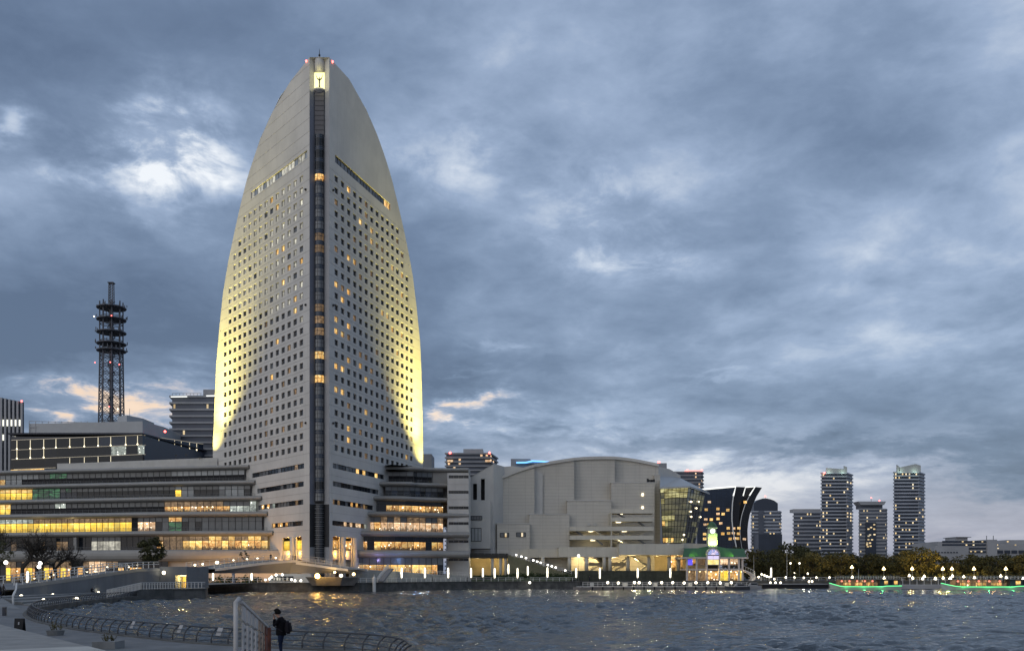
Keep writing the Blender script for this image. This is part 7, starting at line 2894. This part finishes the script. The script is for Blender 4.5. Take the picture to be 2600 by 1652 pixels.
def party_boat(px0, px1, Y, label):
    """low wide tour boat: sheer rising to a tall bow at the left, long open cabin, railed roof deck"""
    x0, x1 = gx(px0, Y), gx(px1, Y)
    L = x1 - x0
    t = root('party_boat', ((x0 + x1) / 2, Y + 2, 0), label, 'boat', 'lit party boats')
    sheer = [(0.0, 1.95, 0.08), (0.05, 1.55, 0.45), (0.12, 1.10, 0.85), (0.18, 0.95, 1.0), (0.5, 0.92, 1.0), (0.72, 0.95, 1.0), (0.78, 1.12, 1.0), (1.0, 1.15, 0.95)]
    m_ = MB()
    W = 2.4
    pr_ = None
    for f, h, w in sheer:
        x = x0 + L * f
        sec = [(x, Y + W - W * w, h), (x + 0.5 * (1 - f), Y + W - W * w * 0.82, -0.2), (x + 0.5 * (1 - f), Y + W + W * w * 0.82, -0.2), (x, Y + W + W * w, h)]
        if pr_:
            for i in range(3): m_.poly([pr_[i], sec[i], sec[i + 1], pr_[i + 1]])
            m_.poly([pr_[3], sec[3], sec[0], pr_[0]])
        else: m_.poly(sec)
        pr_ = sec
    m_.poly(pr_)
    m_.build('hull', pbr('boat_white', (0.50, 0.52, 0.50), 0.4, 0.06) if 'boat_white' not in MATS else MATS['boat_white'], t)
    m_ = MB()
    m_.tube([(x0 + L * f, Y + W - W * w - 0.09, h - 0.06) for f, h, w in sheer], 0.085, 5)
    m_.build('green_light_line', E_green, t)
    xa, xb = x0 + L * 0.13, x0 + L * 0.97
    zf, zr = 1.0, 2.75
    m_ = MB()
    m_.box(xa - 0.4, xb + 0.3, Y + 0.15, Y + 4.6, zr, zr + 0.16)
    m_.build('cabin_roof', M_mull, t)
    m_ = MB()
    m_.box(xa, x0 + L * 0.68, Y + 3.9, Y + 4.0, zf, zr)
    m_.build('cabin_back', L_dim, t)  # cabin light put into the wall's own glow
    m_ = MB()
    m_.box(x0 + L * 0.70, xb, Y + 0.6, Y + 4.0, zf, zr)
    m_.build('galley', M_fard, t)
    nb_ = 10
    for i in range(nb_ + 1):
        x = xa + (x0 + L * 0.68 - xa) * i / nb_
        m_ = MB()
        m_.box(x - 0.05, x + 0.05, Y + 0.3, Y + 0.4, zf - 0.05, zr)
        m_.build('cabin_post', M_mull, t)
        if i < nb_:
            m_ = MB()
            w_ = (x0 + L * 0.68 - xa) / nb_
            m_.poly([(x + 0.08, Y + 1.2, zf), (x + w_ - 0.08, Y + 1.2, zf), (x + w_ - 0.08, Y + 1.2, zr - 0.75), (x + 0.08, Y + 1.2, zr - 0.75)])
            m_.build('seat_row', L_dim if i % 3 == 0 else L_rest, t)  # flat panel given its own glow in place of cabin light
            if i % 2 == 0:
                m_ = MB()
                m_.lathe((x + w_ / 2, Y + 0.9, zr - 0.62), [(0.10, 0.0), (0.30, 0.12), (0.30, 0.4), (0.12, 0.52)], 8)
                m_.build('paper_lantern', emit('lantern_red', (1.0, 0.22, 0.14), 1.3) if 'lantern_red' not in MATS else MATS['lantern_red'], t)
    for i in range(3):
        xw = x0 + L * (0.76 + 0.07 * i)
        m_ = MB()
        m_.box(xw, xw + L * 0.05, Y + 0.52, Y + 0.58, zf + 0.4, zr - 0.25)
        m_.build('window', L_warm if i != 1 else G_dark, t)
    m_ = MB()
    for yy in (Y + 0.35, Y + 4.4):
        for h in (0.9, 0.5): m_.bar((xa, yy, zr + 0.16 + h), (xb, yy, zr + 0.16 + h), 0.05)
        for i in range(24):
            x = xa + (xb - xa) * i / 23
            m_.bar((x, yy, zr + 0.16), (x, yy, zr + 1.06), 0.05)
    m_.build('roof_railing', M_rail, t)
    for f in (0.2, 0.45, 0.7):
        lamp('boat_light', 'POINT', (x0 + L * f, Y - 1.0, 0.75), 42, (0.15, 1.0, 0.32), t, 0.25)
    for f in (0.3, 0.55):
        lamp('cabin_light', 'POINT', (x0 + L * f, Y + 1.8, zr - 0.3), 25, (1.0, 0.55, 0.25), t, 0.2)
    return t


party_boat(2112, 2290, 262, 'low party boat with a green light line and red lanterns, nearer the pier house')
party_boat(2398, 2640, 258, 'low party boat with a green light line cut by the right edge')

# ================================================================== FOREGROUND
# ---- promenade railing with out-curving posts
rl = root('promenade_railing', (RAIL[60][0], RAIL[60][1], RZ), 'dark curved promenade railing sweeping round the small bay', 'railing')
PROF = [(0.10, 0.06), (0.10, 0.30), (0.14, 0.48), (0.24, 0.64), (0.40, 0.78), (0.52, 0.84)]
pm = MB()
pm.tube([(0, -o, z) for o, z in PROF], [0.042] * 6, 5)
post_me = pm.mesh('post', M_raild)
pts = walk(RAIL, 1.15)
# walk() keeps short segments: thin it to even spacing
keep, acc, last = [], 0.0, None
for (x, y, an, w) in pts:
    if last is None or math.hypot(x - last[0], y - last[1]) >= 1.12:
        keep.append((x, y, an))
        last = (x, y)
for (x, y, an) in keep:
    inst(post_me, 'post', rl, (x, y, RZ), an)
for o, z, r_ in ((0.52, 0.85, 0.045), (0.26, 0.66, 0.022), (0.125, 0.42, 0.022), (0.105, 0.18, 0.022)):
    m_ = MB()
    l2 = offset_line(RAIL, o)
    m_.tube([(p[0], p[1], RZ + z) for p in l2], r_, 5)
    m_.build('rail', M_raild, rl)
for px in (308, 441, 532):
    best = min(keep, key=lambda k: abs(px_of(k[0], k[1]) - px) + (50 if k[1] > 75 else 0))
    x, y, an = best
    n_ = Vector((math.sin(an), -math.cos(an)))
    d_ = Vector((math.cos(an), math.sin(an)))
    c0 = Vector((x, y)) + n_ * 0.30 - d_ * 0.5
    c1 = Vector((x, y)) + n_ * 0.50 - d_ * 0.5
    m_ = MB()
    m_.extrude([(c0.x, c0.y, RZ + 0.45), (c0.x + d_.x * 0.42, c0.y + d_.y * 0.42, RZ + 0.45), (c1.x + d_.x * 0.42, c1.y + d_.y * 0.42, RZ + 0.86), (c1.x, c1.y, RZ + 0.86)], (0, -0.03, 0.01))
    m_.build('notice_plate', M_farw, rl)

# ---- white perforated fin fence, rusty at its far end
fn = root('fin_fence', (-6.3, 23.5, TZ), 'white perforated metal fin fence, its far end rusty, standing left of the photographer', 'fence')
A0, A1 = Vector((gx(611, 20.0), 20.0)), Vector((gx(678, 27.0), 27.0))
zA, zB = gz(1527, 20.0), gz(1590, 27.0)
M_fence = pbr('fence_white', (0.40, 0.385, 0.37), 0.6, 0.12, 2.5, stain=0.25)
M_fencer = pbr('fence_rusty', (0.34, 0.27, 0.21), 0.75, 0.4, 3.0, stain=0.5, col2=(0.16, 0.065, 0.03))
M_rust = pbr('rust', (0.13, 0.045, 0.028), 0.9, 0.4, 4.0, bump=0.02)
dF = (A1 - A0)
NP = 7
for i in range(NP):
    f0, f1 = i / NP + 0.026, (i + 1) / NP - 0.026
    a, b = A0 + dF * f0, A0 + dF * f1
    za, zb_ = zA + (zB - zA) * f0, zA + (zB - zA) * f1
    mt = M_fence if i < 4 else (M_fencer if i < 6 else M_rust)
    th = Vector((0.03, 0.012, 0))
    split = 0.40 - 0.02 * i
    m_ = MB()
    m_.extrude([(a.x, a.y, za - split + 0.03), (b.x, b.y, zb_ - split - 0.02 + 0.03), (b.x, b.y, zb_ - 0.06), (a.x, a.y, za - 0.06)], th)
    m_.build('upper_panel', mt, fn)
    m_ = MB()
    m_.extrude([(a.x, a.y, TZ + 0.15), (b.x, b.y, TZ + 0.15), (b.x, b.y, zb_ - split - 0.05), (a.x, a.y, za - split - 0.03)], th)
    pn = m_.build('lower_panel', mt, fn)
    if i < 6:
        m_ = MB()
        ztop = za - split - 0.2
        k = 0
        while ztop - 0.145 * k > TZ + 0.3 and k < 11:
            z = ztop - 0.145 * k
            c = a.lerp(b, 0.5)
            nx = Vector((dF.y, -dF.x)).normalized()
            q = Vector((c.x, c.y, z)) + Vector((nx.x, nx.y, 0)) * 0.055
            e1 = Vector((dF.x, dF.y, 0)).normalized() * 0.11
            m_.poly([q + e1 * math.cos(t_) + Vector((0, 0, 0.036)) * math.sin(t_) for t_ in [2 * math.pi * j / 8 for j in range(8)]])
            k += 1
        tag(m_.build('perforations', M_black, pn), kind='stuff')
m_ = MB()
m_.tube([(A0.x - 0.06, A0.y - 0.15, TZ), (A0.x - 0.06, A0.y - 0.15, zA + 0.0), (A0.x - 0.03, A0.y, zA + 0.07)], 0.050, 8)
m_.build('post', M_fence, fn, smooth=True)
m_ = MB()
m_.bar((A0.x, A0.y, zA + 0.0), (A1.x, A1.y, zB + 0.0), 0.09, 0.06)
m_.build('top_rail', M_fence, fn)
m_ = MB()
m_.tube([(A1.x, A1.y + 0.1, TZ), (A1.x, A1.y + 0.1, zB - 0.03)], 0.09, 8)
m_.build('end_post', M_rust, fn)
m_ = MB()
m_.box(A0.x - 0.3, A0.x + 0.3, A0.y - 0.5, A1.y + 0.4, TZ + 0.004, TZ + 0.06)
m_.build('foot_plate', M_pavel, fn)


# ---- people: one continuous skin-grown body each
def figure_mesh(name, J, E, root_j, matfn, mats, sub=1):
    me = bpy.data.meshes.new(name + '_skel')
    keys = list(J)
    me.from_pydata([J[k][0] for k in keys], [(keys.index(a), keys.index(b)) for a, b in E], [])
    ob = bpy.data.objects.new(name + '_skel', me)
    COL.objects.link(ob)
    md = ob.modifiers.new('skin', 'SKIN')
    md.use_smooth_shade = True
    lay = me.skin_vertices[0].data if len(me.skin_vertices) else None
    if lay is None:
        bm = bmesh.new(); bm.from_mesh(me); bm.verts.layers.skin.verify(); bm.to_mesh(me); bm.free()
        lay = me.skin_vertices[0].data
    for i, k in enumerate(keys):
        r_ = J[k][1]
        lay[i].radius = (r_, r_) if not isinstance(r_, tuple) else r_
        lay[i].use_root = (k == root_j)
    sb = ob.modifiers.new('sub', 'SUBSURF')
    sb.levels = sub
    sb.render_levels = sub
    dg = bpy.context.evaluated_depsgraph_get()
    out = bpy.data.meshes.new_from_object(ob.evaluated_get(dg), depsgraph=dg)
    out.name = name
    bpy.data.objects.remove(ob)
    out.materials.clear()
    for m in mats: out.materials.append(m)
    for p in out.polygons:
        p.material_index = matfn(p.center)
        p.use_smooth = True
    return out


M_skin = pbr('skin', (0.36, 0.21, 0.15), 0.6, 0.05)
M_hair = pbr('black_hair', (0.004, 0.0035, 0.0035), 0.8, 0.2, spec=0.15)
M_jack = pbr('black_jacket', (0.005, 0.005, 0.007), 0.9, 0.25, 6.0, spec=0.12, bump=0.02, bscale=14)
M_jean = pbr('blue_jeans', (0.010, 0.017, 0.040), 0.9, 0.25, 6.0, spec=0.12, bump=0.02, bscale=14)
M_pack = pbr('grey_backpack', (0.014, 0.013, 0.017), 0.9, 0.2, 6.0, spec=0.12)
M_shoe = pbr('dark_shoes', (0.010, 0.010, 0.010), 0.6, 0.1)


def person_near():
    J = {'pel': ((0.02, 0, 0.93), (0.145, 0.125)), 'sp': ((0.04, 0, 1.14), (0.135, 0.115)), 'ch': ((0.02, 0, 1.34), (0.155, 0.125)), 'nb': ((-0.045, 0, 1.475), 0.075), 'nk': ((-0.075, 0, 1.535), 0.055),
         'hd': ((-0.115, 0, 1.60), 0.088), 'ht': ((-0.135, 0, 1.675), 0.085)}
    E = [('pel', 'sp'), ('sp', 'ch'), ('ch', 'nb'), ('nb', 'nk'), ('nk', 'hd'), ('hd', 'ht')]
    for s, t in ((-1, 'r'), (1, 'l')):
        J.update({'sh' + t: ((0.0, s * 0.185, 1.415), 0.068), 'el' + t: ((-0.19, s * 0.225, 1.185), 0.050), 'wr' + t: ((-0.225, s * 0.085, 1.40), 0.033), 'pa' + t: ((-0.225, s * 0.05, 1.475), (0.034, 0.018)),
                  'hp' + t: ((0.02, s * 0.095, 0.86), 0.105), 'kn' + t: ((0.00 - s * 0.02, s * 0.105, 0.49), 0.068), 'an' + t: ((0.04 - s * 0.03, s * 0.11, 0.09), 0.045), 'to' + t: ((-0.14 - s * 0.03, s * 0.125, 0.035), (0.045, 0.032))})
        E += [('ch', 'sh' + t), ('sh' + t, 'el' + t), ('el' + t, 'wr' + t), ('wr' + t, 'pa' + t), ('pel', 'hp' + t), ('hp' + t, 'kn' + t), ('kn' + t, 'an' + t), ('an' + t, 'to' + t)]
        for k in range(4):
            a, b, c = 'f%d%s' % (k, t), 'g%d%s' % (k, t), 'h%d%s' % (k, t)
            yk = s * (0.085 - 0.021 * k)
            ln = (0.9, 1.0, 0.97, 0.8)[k]
            J.update({a: ((-0.225, yk, 1.512), 0.0095), b: ((-0.235, yk, 1.512 + 0.036 * ln), 0.009), c: ((-0.262, yk * 0.95, 1.512 + 0.060 * ln), 0.008)})
            E += [('pa' + t, a), (a, b), (b, c)]
        J.update({'th1' + t: ((-0.20, s * 0.03, 1.455), 0.011), 'th2' + t: ((-0.225, s * 0.005, 1.50), 0.0095)})
        E += [('wr' + t, 'th1' + t), ('th1' + t, 'th2' + t)]

    def mf(c):
        if c.z > 1.50 and c.x > -0.20: return 0                    # neck and head
        if c.z > 1.44 and c.x < -0.19: return 0                    # hands
        if c.z < 0.09: return 3
        if c.z < 0.90: return 2
        return 1
    return figure_mesh('body', J, E, 'pel', mf, [M_skin, M_jack, M_jean, M_shoe], 2)


pp = root('person', (gx(712, 34.6), 34.6, TZ), 'person in a dark jacket and jeans with a backpack, head bowed over raised hands', 'person')
PX_, PY_ = gx(712, 34.6), 34.6
inst(person_near(), 'body', pp, (PX_, PY_, TZ), 0)
# face details, hair
m_ = MB()
hc = Vector((PX_ - 0.135, PY_, TZ + 1.655))
for s in (-1, 1):
    m_.ball(hc + Vector((-0.082, s * 0.032, -0.012)), 0.010, 8)
m_.build('eyes', M_black, pp)
m_ = MB(); m_.tube([hc + Vector((-0.085, 0, 0.0)), hc + Vector((-0.112, 0, -0.035)), hc + Vector((-0.085, 0, -0.045))], [0.008, 0.013, 0.009], 6); m_.build('nose', M_skin, pp)
m_ = MB(); m_.bar(hc + Vector((-0.088, -0.02, -0.070)), hc + Vector((-0.088, 0.02, -0.070)), 0.008); m_.build('mouth', pbr('lips', (0.25, 0.10, 0.09), 0.6, 0.05), pp)
for s in (-1, 1):
    m_ = MB(); m_.ball(hc + Vector((0.005, s * 0.085, -0.015)), 0.024, 8, sz=1.3); m_.build('ear', M_skin, pp)
m_ = MB()
rg = random.Random(4)
for i in range(7):
    for j in range(14):
        a, e = 2 * math.pi * j / 14, (i / 6.0) * 1.75 - 0.18
        r_ = 0.100 + rg.uniform(-0.007, 0.010)
        d_ = Vector((math.cos(a) * math.cos(e), math.sin(a) * math.cos(e), math.sin(e)))
        if d_.x < -0.45 and d_.z < 0.45: continue
        p = hc + Vector((0.015, 0, 0.022)) + Vector((d_.x * r_ * 1.05, d_.y * r_ * 0.98, d_.z * r_ * 1.05))
        m_.ball(p, 0.034 + rg.uniform(0, 0.012), 6)
m_.build('hair', M_hair, pp)
# jacket hem and hood, backpack
m_ = MB()
m_.lathe((PX_ + 0.025, PY_, TZ), [(0.175, 0.84), (0.190, 0.87), (0.185, 1.0), (0.182, 1.15), (0.195, 1.30), (0.175, 1.40), (0.10, 1.47)], 14)
jk = m_.build('jacket', M_jack, pp, smooth=True)
m_ = MB()
m_.tube([(PX_ - 0.02, PY_ - 0.1, TZ + 1.46), (PX_ + 0.07, PY_, TZ + 1.47), (PX_ - 0.02, PY_ + 0.1, TZ + 1.46)], 0.05, 8)
m_.build('hood', M_jack, jk)
bpm = bmesh.new()
bmesh.ops.create_cube(bpm, size=1.0)
bmesh.ops.scale(bpm, vec=(0.21, 0.33, 0.47), verts=bpm.verts)
bmesh.ops.bevel(bpm, geom=bpm.edges[:], offset=0.065, segments=3, affect='EDGES')
me = bpy.data.meshes.new('backpack')
bpm.to_mesh(me); bpm.free()
me.materials.append(M_pack)
bk = inst(me, 'backpack', None, (PX_ + 0.275, PY_, TZ + 1.13))
tag(bk, 'dark grey backpack worn by the standing person', 'backpack')
bk.rotation_euler = (0, R(-6), 0)
m_ = MB()
m_.box(PX_ + 0.375, PX_ + 0.40, PY_ - 0.11, PY_ + 0.11, TZ + 0.97, TZ + 1.16)
m_.build('front_pocket', M_pack, bk)
for s in (-1, 1):
    m_ = MB()
    m_.tube([(PX_ + 0.20, PY_ + s * 0.12, TZ + 1.33), (PX_ + 0.08, PY_ + s * 0.13, TZ + 1.47), (PX_ - 0.10, PY_ + s * 0.13, TZ + 1.42), (PX_ - 0.17, PY_ + s * 0.13, TZ + 1.22), (PX_ + 0.10, PY_ + s * 0.19, TZ + 1.0)], 0.022, 5)
    m_.build('strap', M_pack, bk)
m_ = MB()
m_.box(PX_ - 0.265, PX_ - 0.255, PY_ - 0.038, PY_ + 0.038, TZ + 1.50, TZ + 1.64)
ob = m_.build('phone', M_black, None)
tag(ob, 'dark phone held before the face of the standing person', 'phone')


def stand_mesh(top, legs, seed):
    rr = random.Random(seed)
    J = {'pel': ((0, 0, 0.92), (0.14, 0.11)), 'ch': ((0, 0, 1.32), (0.165, 0.12)), 'nb': ((0, 0, 1.46), 0.07), 'nk': ((0, -0.01, 1.52), 0.052), 'hd': ((0, -0.02, 1.60), 0.085), 'ht': ((0, -0.02, 1.68), 0.08)}
    E = [('pel', 'ch'), ('ch', 'nb'), ('nb', 'nk'), ('nk', 'hd'), ('hd', 'ht')]
    st = rr.uniform(0.05, 0.22)
    for s, t in ((-1, 'r'), (1, 'l')):
        J.update({'sh' + t: ((s * 0.185, 0, 1.40), 0.066), 'el' + t: ((s * 0.235, s * st * 0.5, 1.13), 0.048), 'wr' + t: ((s * 0.22, s * st * 0.8 - 0.05, 0.90), 0.032), 'ha' + t: ((s * 0.21, s * st * 0.8 - 0.06, 0.81), (0.035, 0.02)),
                  'hp' + t: ((s * 0.09, 0, 0.86), 0.10), 'kn' + t: ((s * 0.10, s * st * 0.5 - 0.02, 0.49), 0.066), 'an' + t: ((s * 0.10, s * st + 0.02, 0.09), 0.044), 'to' + t: ((s * 0.11, s * st - 0.13, 0.035), 0.035)})
        E += [('ch', 'sh' + t), ('sh' + t, 'el' + t), ('el' + t, 'wr' + t), ('wr' + t, 'ha' + t), ('pel', 'hp' + t), ('hp' + t, 'kn' + t), ('kn' + t, 'an' + t), ('an' + t, 'to' + t)]

    def mf(c):
        if c.z > 1.62 or (c.z > 1.54 and c.y > 0.0): return 3
        if c.z > 1.49: return 0
        if c.z < 0.86 and abs(c.x) > 0.17: return 0
        return 1 if c.z > 0.86 else 2
    return figure_mesh('body', J, E, 'pel', mf, [M_skin, top, legs, M_hair], 1)


M_coat = pbr('dark_coat', (0.016, 0.016, 0.02), 0.85, 0.2)
M_coat2 = pbr('brown_coat', (0.04, 0.03, 0.025), 0.85, 0.2)
SM = [stand_mesh(M_coat, M_jean, 1), stand_mesh(M_coat2, M_shoe, 2), stand_mesh(M_coat, M_shoe, 3)]
PEOPLE = [(0, 112.0, 1.50, 1.78, 'person in dark clothes at the left edge on the sloping path', -0.5), (9, 116.0, 1.72, 1.6, 'shorter person in dark clothes second from the left edge', 2.2),
          (157, 143.5, None, 1.70, 'person in dark clothes walking up the ramp below the forked bare tree', 1.2), (206, 147.0, None, 1.74, 'person in a dark coat on the ramp right of the other walker', 1.6),
          (667, 224.0, 'b', 1.72, 'lone person in dark clothes on the crest of the footbridge', 0.4), (724, 229.0, 'b', 1.74, 'left of a pair of people on the footbridge right of its crest', 1.0), (730, 229.5, 'b', 1.66, 'right of a pair of people on the footbridge right of its crest', 0.2),
          (1098, 261.0, QZ, 1.7, 'person in dark clothes on the quay before the stair block', 1.4), (1187, 271.5, QZ, 1.7, 'person in dark clothes on the quay by the wing corner', 1.5), (1497, 285.0, QZ, 1.7, 'person in dark clothes on the quay behind the floating pier', 0.7)]
for i, (px, Y, z, h, lab, rz) in enumerate(PEOPLE):
    x = gx(px, Y)
    if z is None:
        Yw, yw = interp(WPX, px)
        x, Y = gx(px, Yw) - 1.6, Yw + 0.0
        z = gz(yw, Yw) + 0.1
    elif z == 'b':
        Yb_, yb_ = interp(BRP, px)
        x, Y = gx(px, Yb_) + 1.4, Yb_ + 1.8
        z = gz(yb_, Yb_) - 0.12
    o_ = inst(SM[i % 3], 'person', None, (x, Y, z), rz, None, (h / 1.76,) * 3)
    tag(o_, lab, 'person', 'people on the waterfront')
# seated figure on the steps
J = {'pel': ((0, 0, 0.16), (0.16, 0.13)), 'sp': ((0, -0.02, 0.38), 0.14), 'ch': ((0, -0.08, 0.55), (0.165, 0.13)), 'nk': ((0, -0.15, 0.68), 0.06), 'hd': ((0, -0.19, 0.76), 0.09), 'ht': ((0, -0.21, 0.84), 0.082)}
E = [('pel', 'sp'), ('sp', 'ch'), ('ch', 'nk'), ('nk', 'hd'), ('hd', 'ht')]
for s, t in ((-1, 'r'), (1, 'l')):
    J.update({'sh' + t: ((s * 0.18, -0.08, 0.60), 0.068), 'el' + t: ((s * 0.22, -0.26, 0.40), 0.05), 'ha' + t: ((s * 0.08, -0.40, 0.44), 0.034), 'hp' + t: ((s * 0.10, -0.10, 0.15), 0.10), 'kn' + t: ((s * 0.13, -0.46, 0.22), 0.07), 'an' + t: ((s * 0.12, -0.50, -0.12), 0.045), 'to' + t: ((s * 0.12, -0.64, -0.155), 0.036)})
    E += [('ch', 'sh' + t), ('sh' + t, 'el' + t), ('el' + t, 'ha' + t), ('pel', 'hp' + t), ('hp' + t, 'kn' + t), ('kn' + t, 'an' + t), ('an' + t, 'to' + t)]
sit = figure_mesh('body', J, E, 'pel', lambda c: 1 if c.z > 0.66 and c.y < -0.19 and c.z < 0.76 else (2 if c.z > 0.74 else 0), [M_coat, M_skin, M_hair], 1)
fx = WALL[0].lerp(WALL[1], 0.95)
o_ = inst(sit, 'person', None, (gx(232, 149.0), 149.0, 1.5), 1.2)
tag(o_, 'person in dark clothes sitting hunched on the top step under the ramp wall', 'person', 'people on the waterfront')

# ---- dome lights on the steps
for i, (px, y, Y) in enumerate(((54, 1511, 128.5), (134, 1508, 138), (111, 1521, 122), (195, 1517, 133), (250, 1502.5, 152))):
    x, z = gx(px, Y), gz(y, Y)
    t = root('step_light', (x, Y, z - 0.22), 'small glowing dome light on the steps, %s from the left' % WORDS[(1, 3, 2, 4, 5)[i]], 'lamp', 'dome lights on the steps')
    m_ = MB()
    m_.lathe((x, Y, z - 0.22), [(0.26, 0.05), (0.26, 0.10), (0.21, 0.24), (0.10, 0.33), (0.01, 0.36)], 10)
    m_.build('dome', E_globe, t, smooth=True)
    m_ = MB()
    m_.lathe((x, Y, z - 0.22), [(0.18, -0.6), (0.18, 0.0), (0.28, 0.0), (0.28, 0.05)], 10)
    m_.build('base', M_mullg, t)
    lamp('dome_light', 'POINT', (x + 0.1, Y - 0.5, z + 0.25), 4.5, (1.0, 0.9, 0.65), t, 0.15)

# ---- planters, sign board, box, white gate post
def twig_plant(base, h, n, spread, seed, mb_):
    rr = random.Random(seed)
    for i in range(n):
        a = rr.uniform(0, 6.28)
        d_ = Vector((math.cos(a) * spread * rr.random(), math.sin(a) * spread * rr.random(), h * rr.uniform(0.6, 1.0)))
        mid_ = base + d_ * 0.5 + Vector((rr.uniform(-0.05, 0.05), rr.uniform(-0.05, 0.05), 0))
        mb_.tube([base, mid_, base + d_], [0.014, 0.010, 0.004], 4)
        for k in range(6):
            q = base + d_ * rr.uniform(0.4, 1.0)
            s = rr.uniform(0.03, 0.06)
            e1, e2 = Vector((rr.uniform(-1, 1), rr.uniform(-1, 1), rr.uniform(-0.4, 0.8))).normalized() * s, Vector((rr.uniform(-1, 1), rr.uniform(-1, 1), rr.uniform(-0.4, 0.8))).normalized() * s
            mb_.poly([q, q + e1, q + e1 + e2, q + e2])


for i, (px, Y, w, lab) in enumerate(((141, 57.5, 0.52, 'low round stone planter with a thin spiky plant on the promenade'), (277, 47.6, 0.60, 'square stone planter with scrubby plants nearest the foreground terrace'))):
    x = gx(px, Y)
    t = root('planter', (x, Y, RZ), lab, 'planter')
    m_ = MB()
    if i == 0: m_.lathe((x, Y, RZ), [(w * 0.85, 0), (w, 0.28), (w * 1.05, 0.30), (w * 0.95, 0.32), (w * 0.9, 0.24)], 14)
    else:
        m_.box(x - w, x + w * 0.9, Y - w, Y + w, RZ, RZ + 0.36)
    m_.build('pot', M_conc, t)
    m_ = MB()
    for k in range(5):
        b_ = Vector((x + rnd.uniform(-0.3, 0.3), Y + rnd.uniform(-0.3, 0.3), RZ + 0.3))
        twig_plant(b_, (0.75 if k == 0 else 0.35) if i == 0 else rnd.uniform(0.25, 0.6), 5, 0.3, 50 + k + 10 * i, m_)
    tag(m_.build('plant', F_olive, t), kind='stuff')
t = root('sign_board', (gx(45, 61.0), 61.0, RZ), 'small black standing sign board at the terrace edge', 'sign')
x = gx(45, 61.0)
m_ = MB()
m_.extrude([(x - 0.26, 61.0, RZ), (x + 0.26, 61.0, RZ), (x + 0.30, 61.18, RZ + 0.85), (x - 0.30, 61.18, RZ + 0.85)], (0, 0.04, 0))
m_.build('front_board', M_black, t)
m_ = MB()
m_.extrude([(x - 0.26, 61.5, RZ), (x + 0.26, 61.5, RZ), (x + 0.30, 61.26, RZ + 0.85), (x - 0.30, 61.26, RZ + 0.85)], (0, 0.04, 0))
m_.build('rear_board', M_black, t)
m_ = MB()
m_.extrude([(x - 0.02, 61.06, RZ + 0.45), (x + 0.06, 61.06, RZ + 0.45), (x + 0.06, 61.09, RZ + 0.62), (x - 0.02, 61.09, RZ + 0.62)], (0, 0.01, 0))
m_.build('white_mark', M_farw, t)
t = root('bollard_box', (gx(10, 84), 84, RZ), 'short dark service box on the promenade at the left edge', 'box')
m_ = MB()
m_.box(gx(7, 84), gx(14, 84), 83.9, 84.2, RZ, RZ + 0.74)
m_.build('cabinet', M_fard, t)
m_ = MB()
m_.box(gx(6.5, 84), gx(14.5, 84), 83.86, 84.24, RZ + 0.742, RZ + 0.80)
m_.build('lid', M_mullg, t)
t = root('gate_post', (gx(40, 118), 118, 1.0), 'slender white gate post with a bracket at the foot of the ramp', 'post')
m_ = MB()
p0, p1 = at(33, 1534, 112), at(42, 1483, 124)
m_.tube([p0, at(33, 1512, 112), at(37, 1503, 117), at(41, 1495, 122), p1], [0.12, 0.12, 0.14, 0.10, 0.12], 8)
m_.build('post', M_rail, t)
m_ = MB()
m_.ball(p1 + Vector((0, 0, 0.1)), 0.14, 8)
m_.build('cap', M_rail, t)
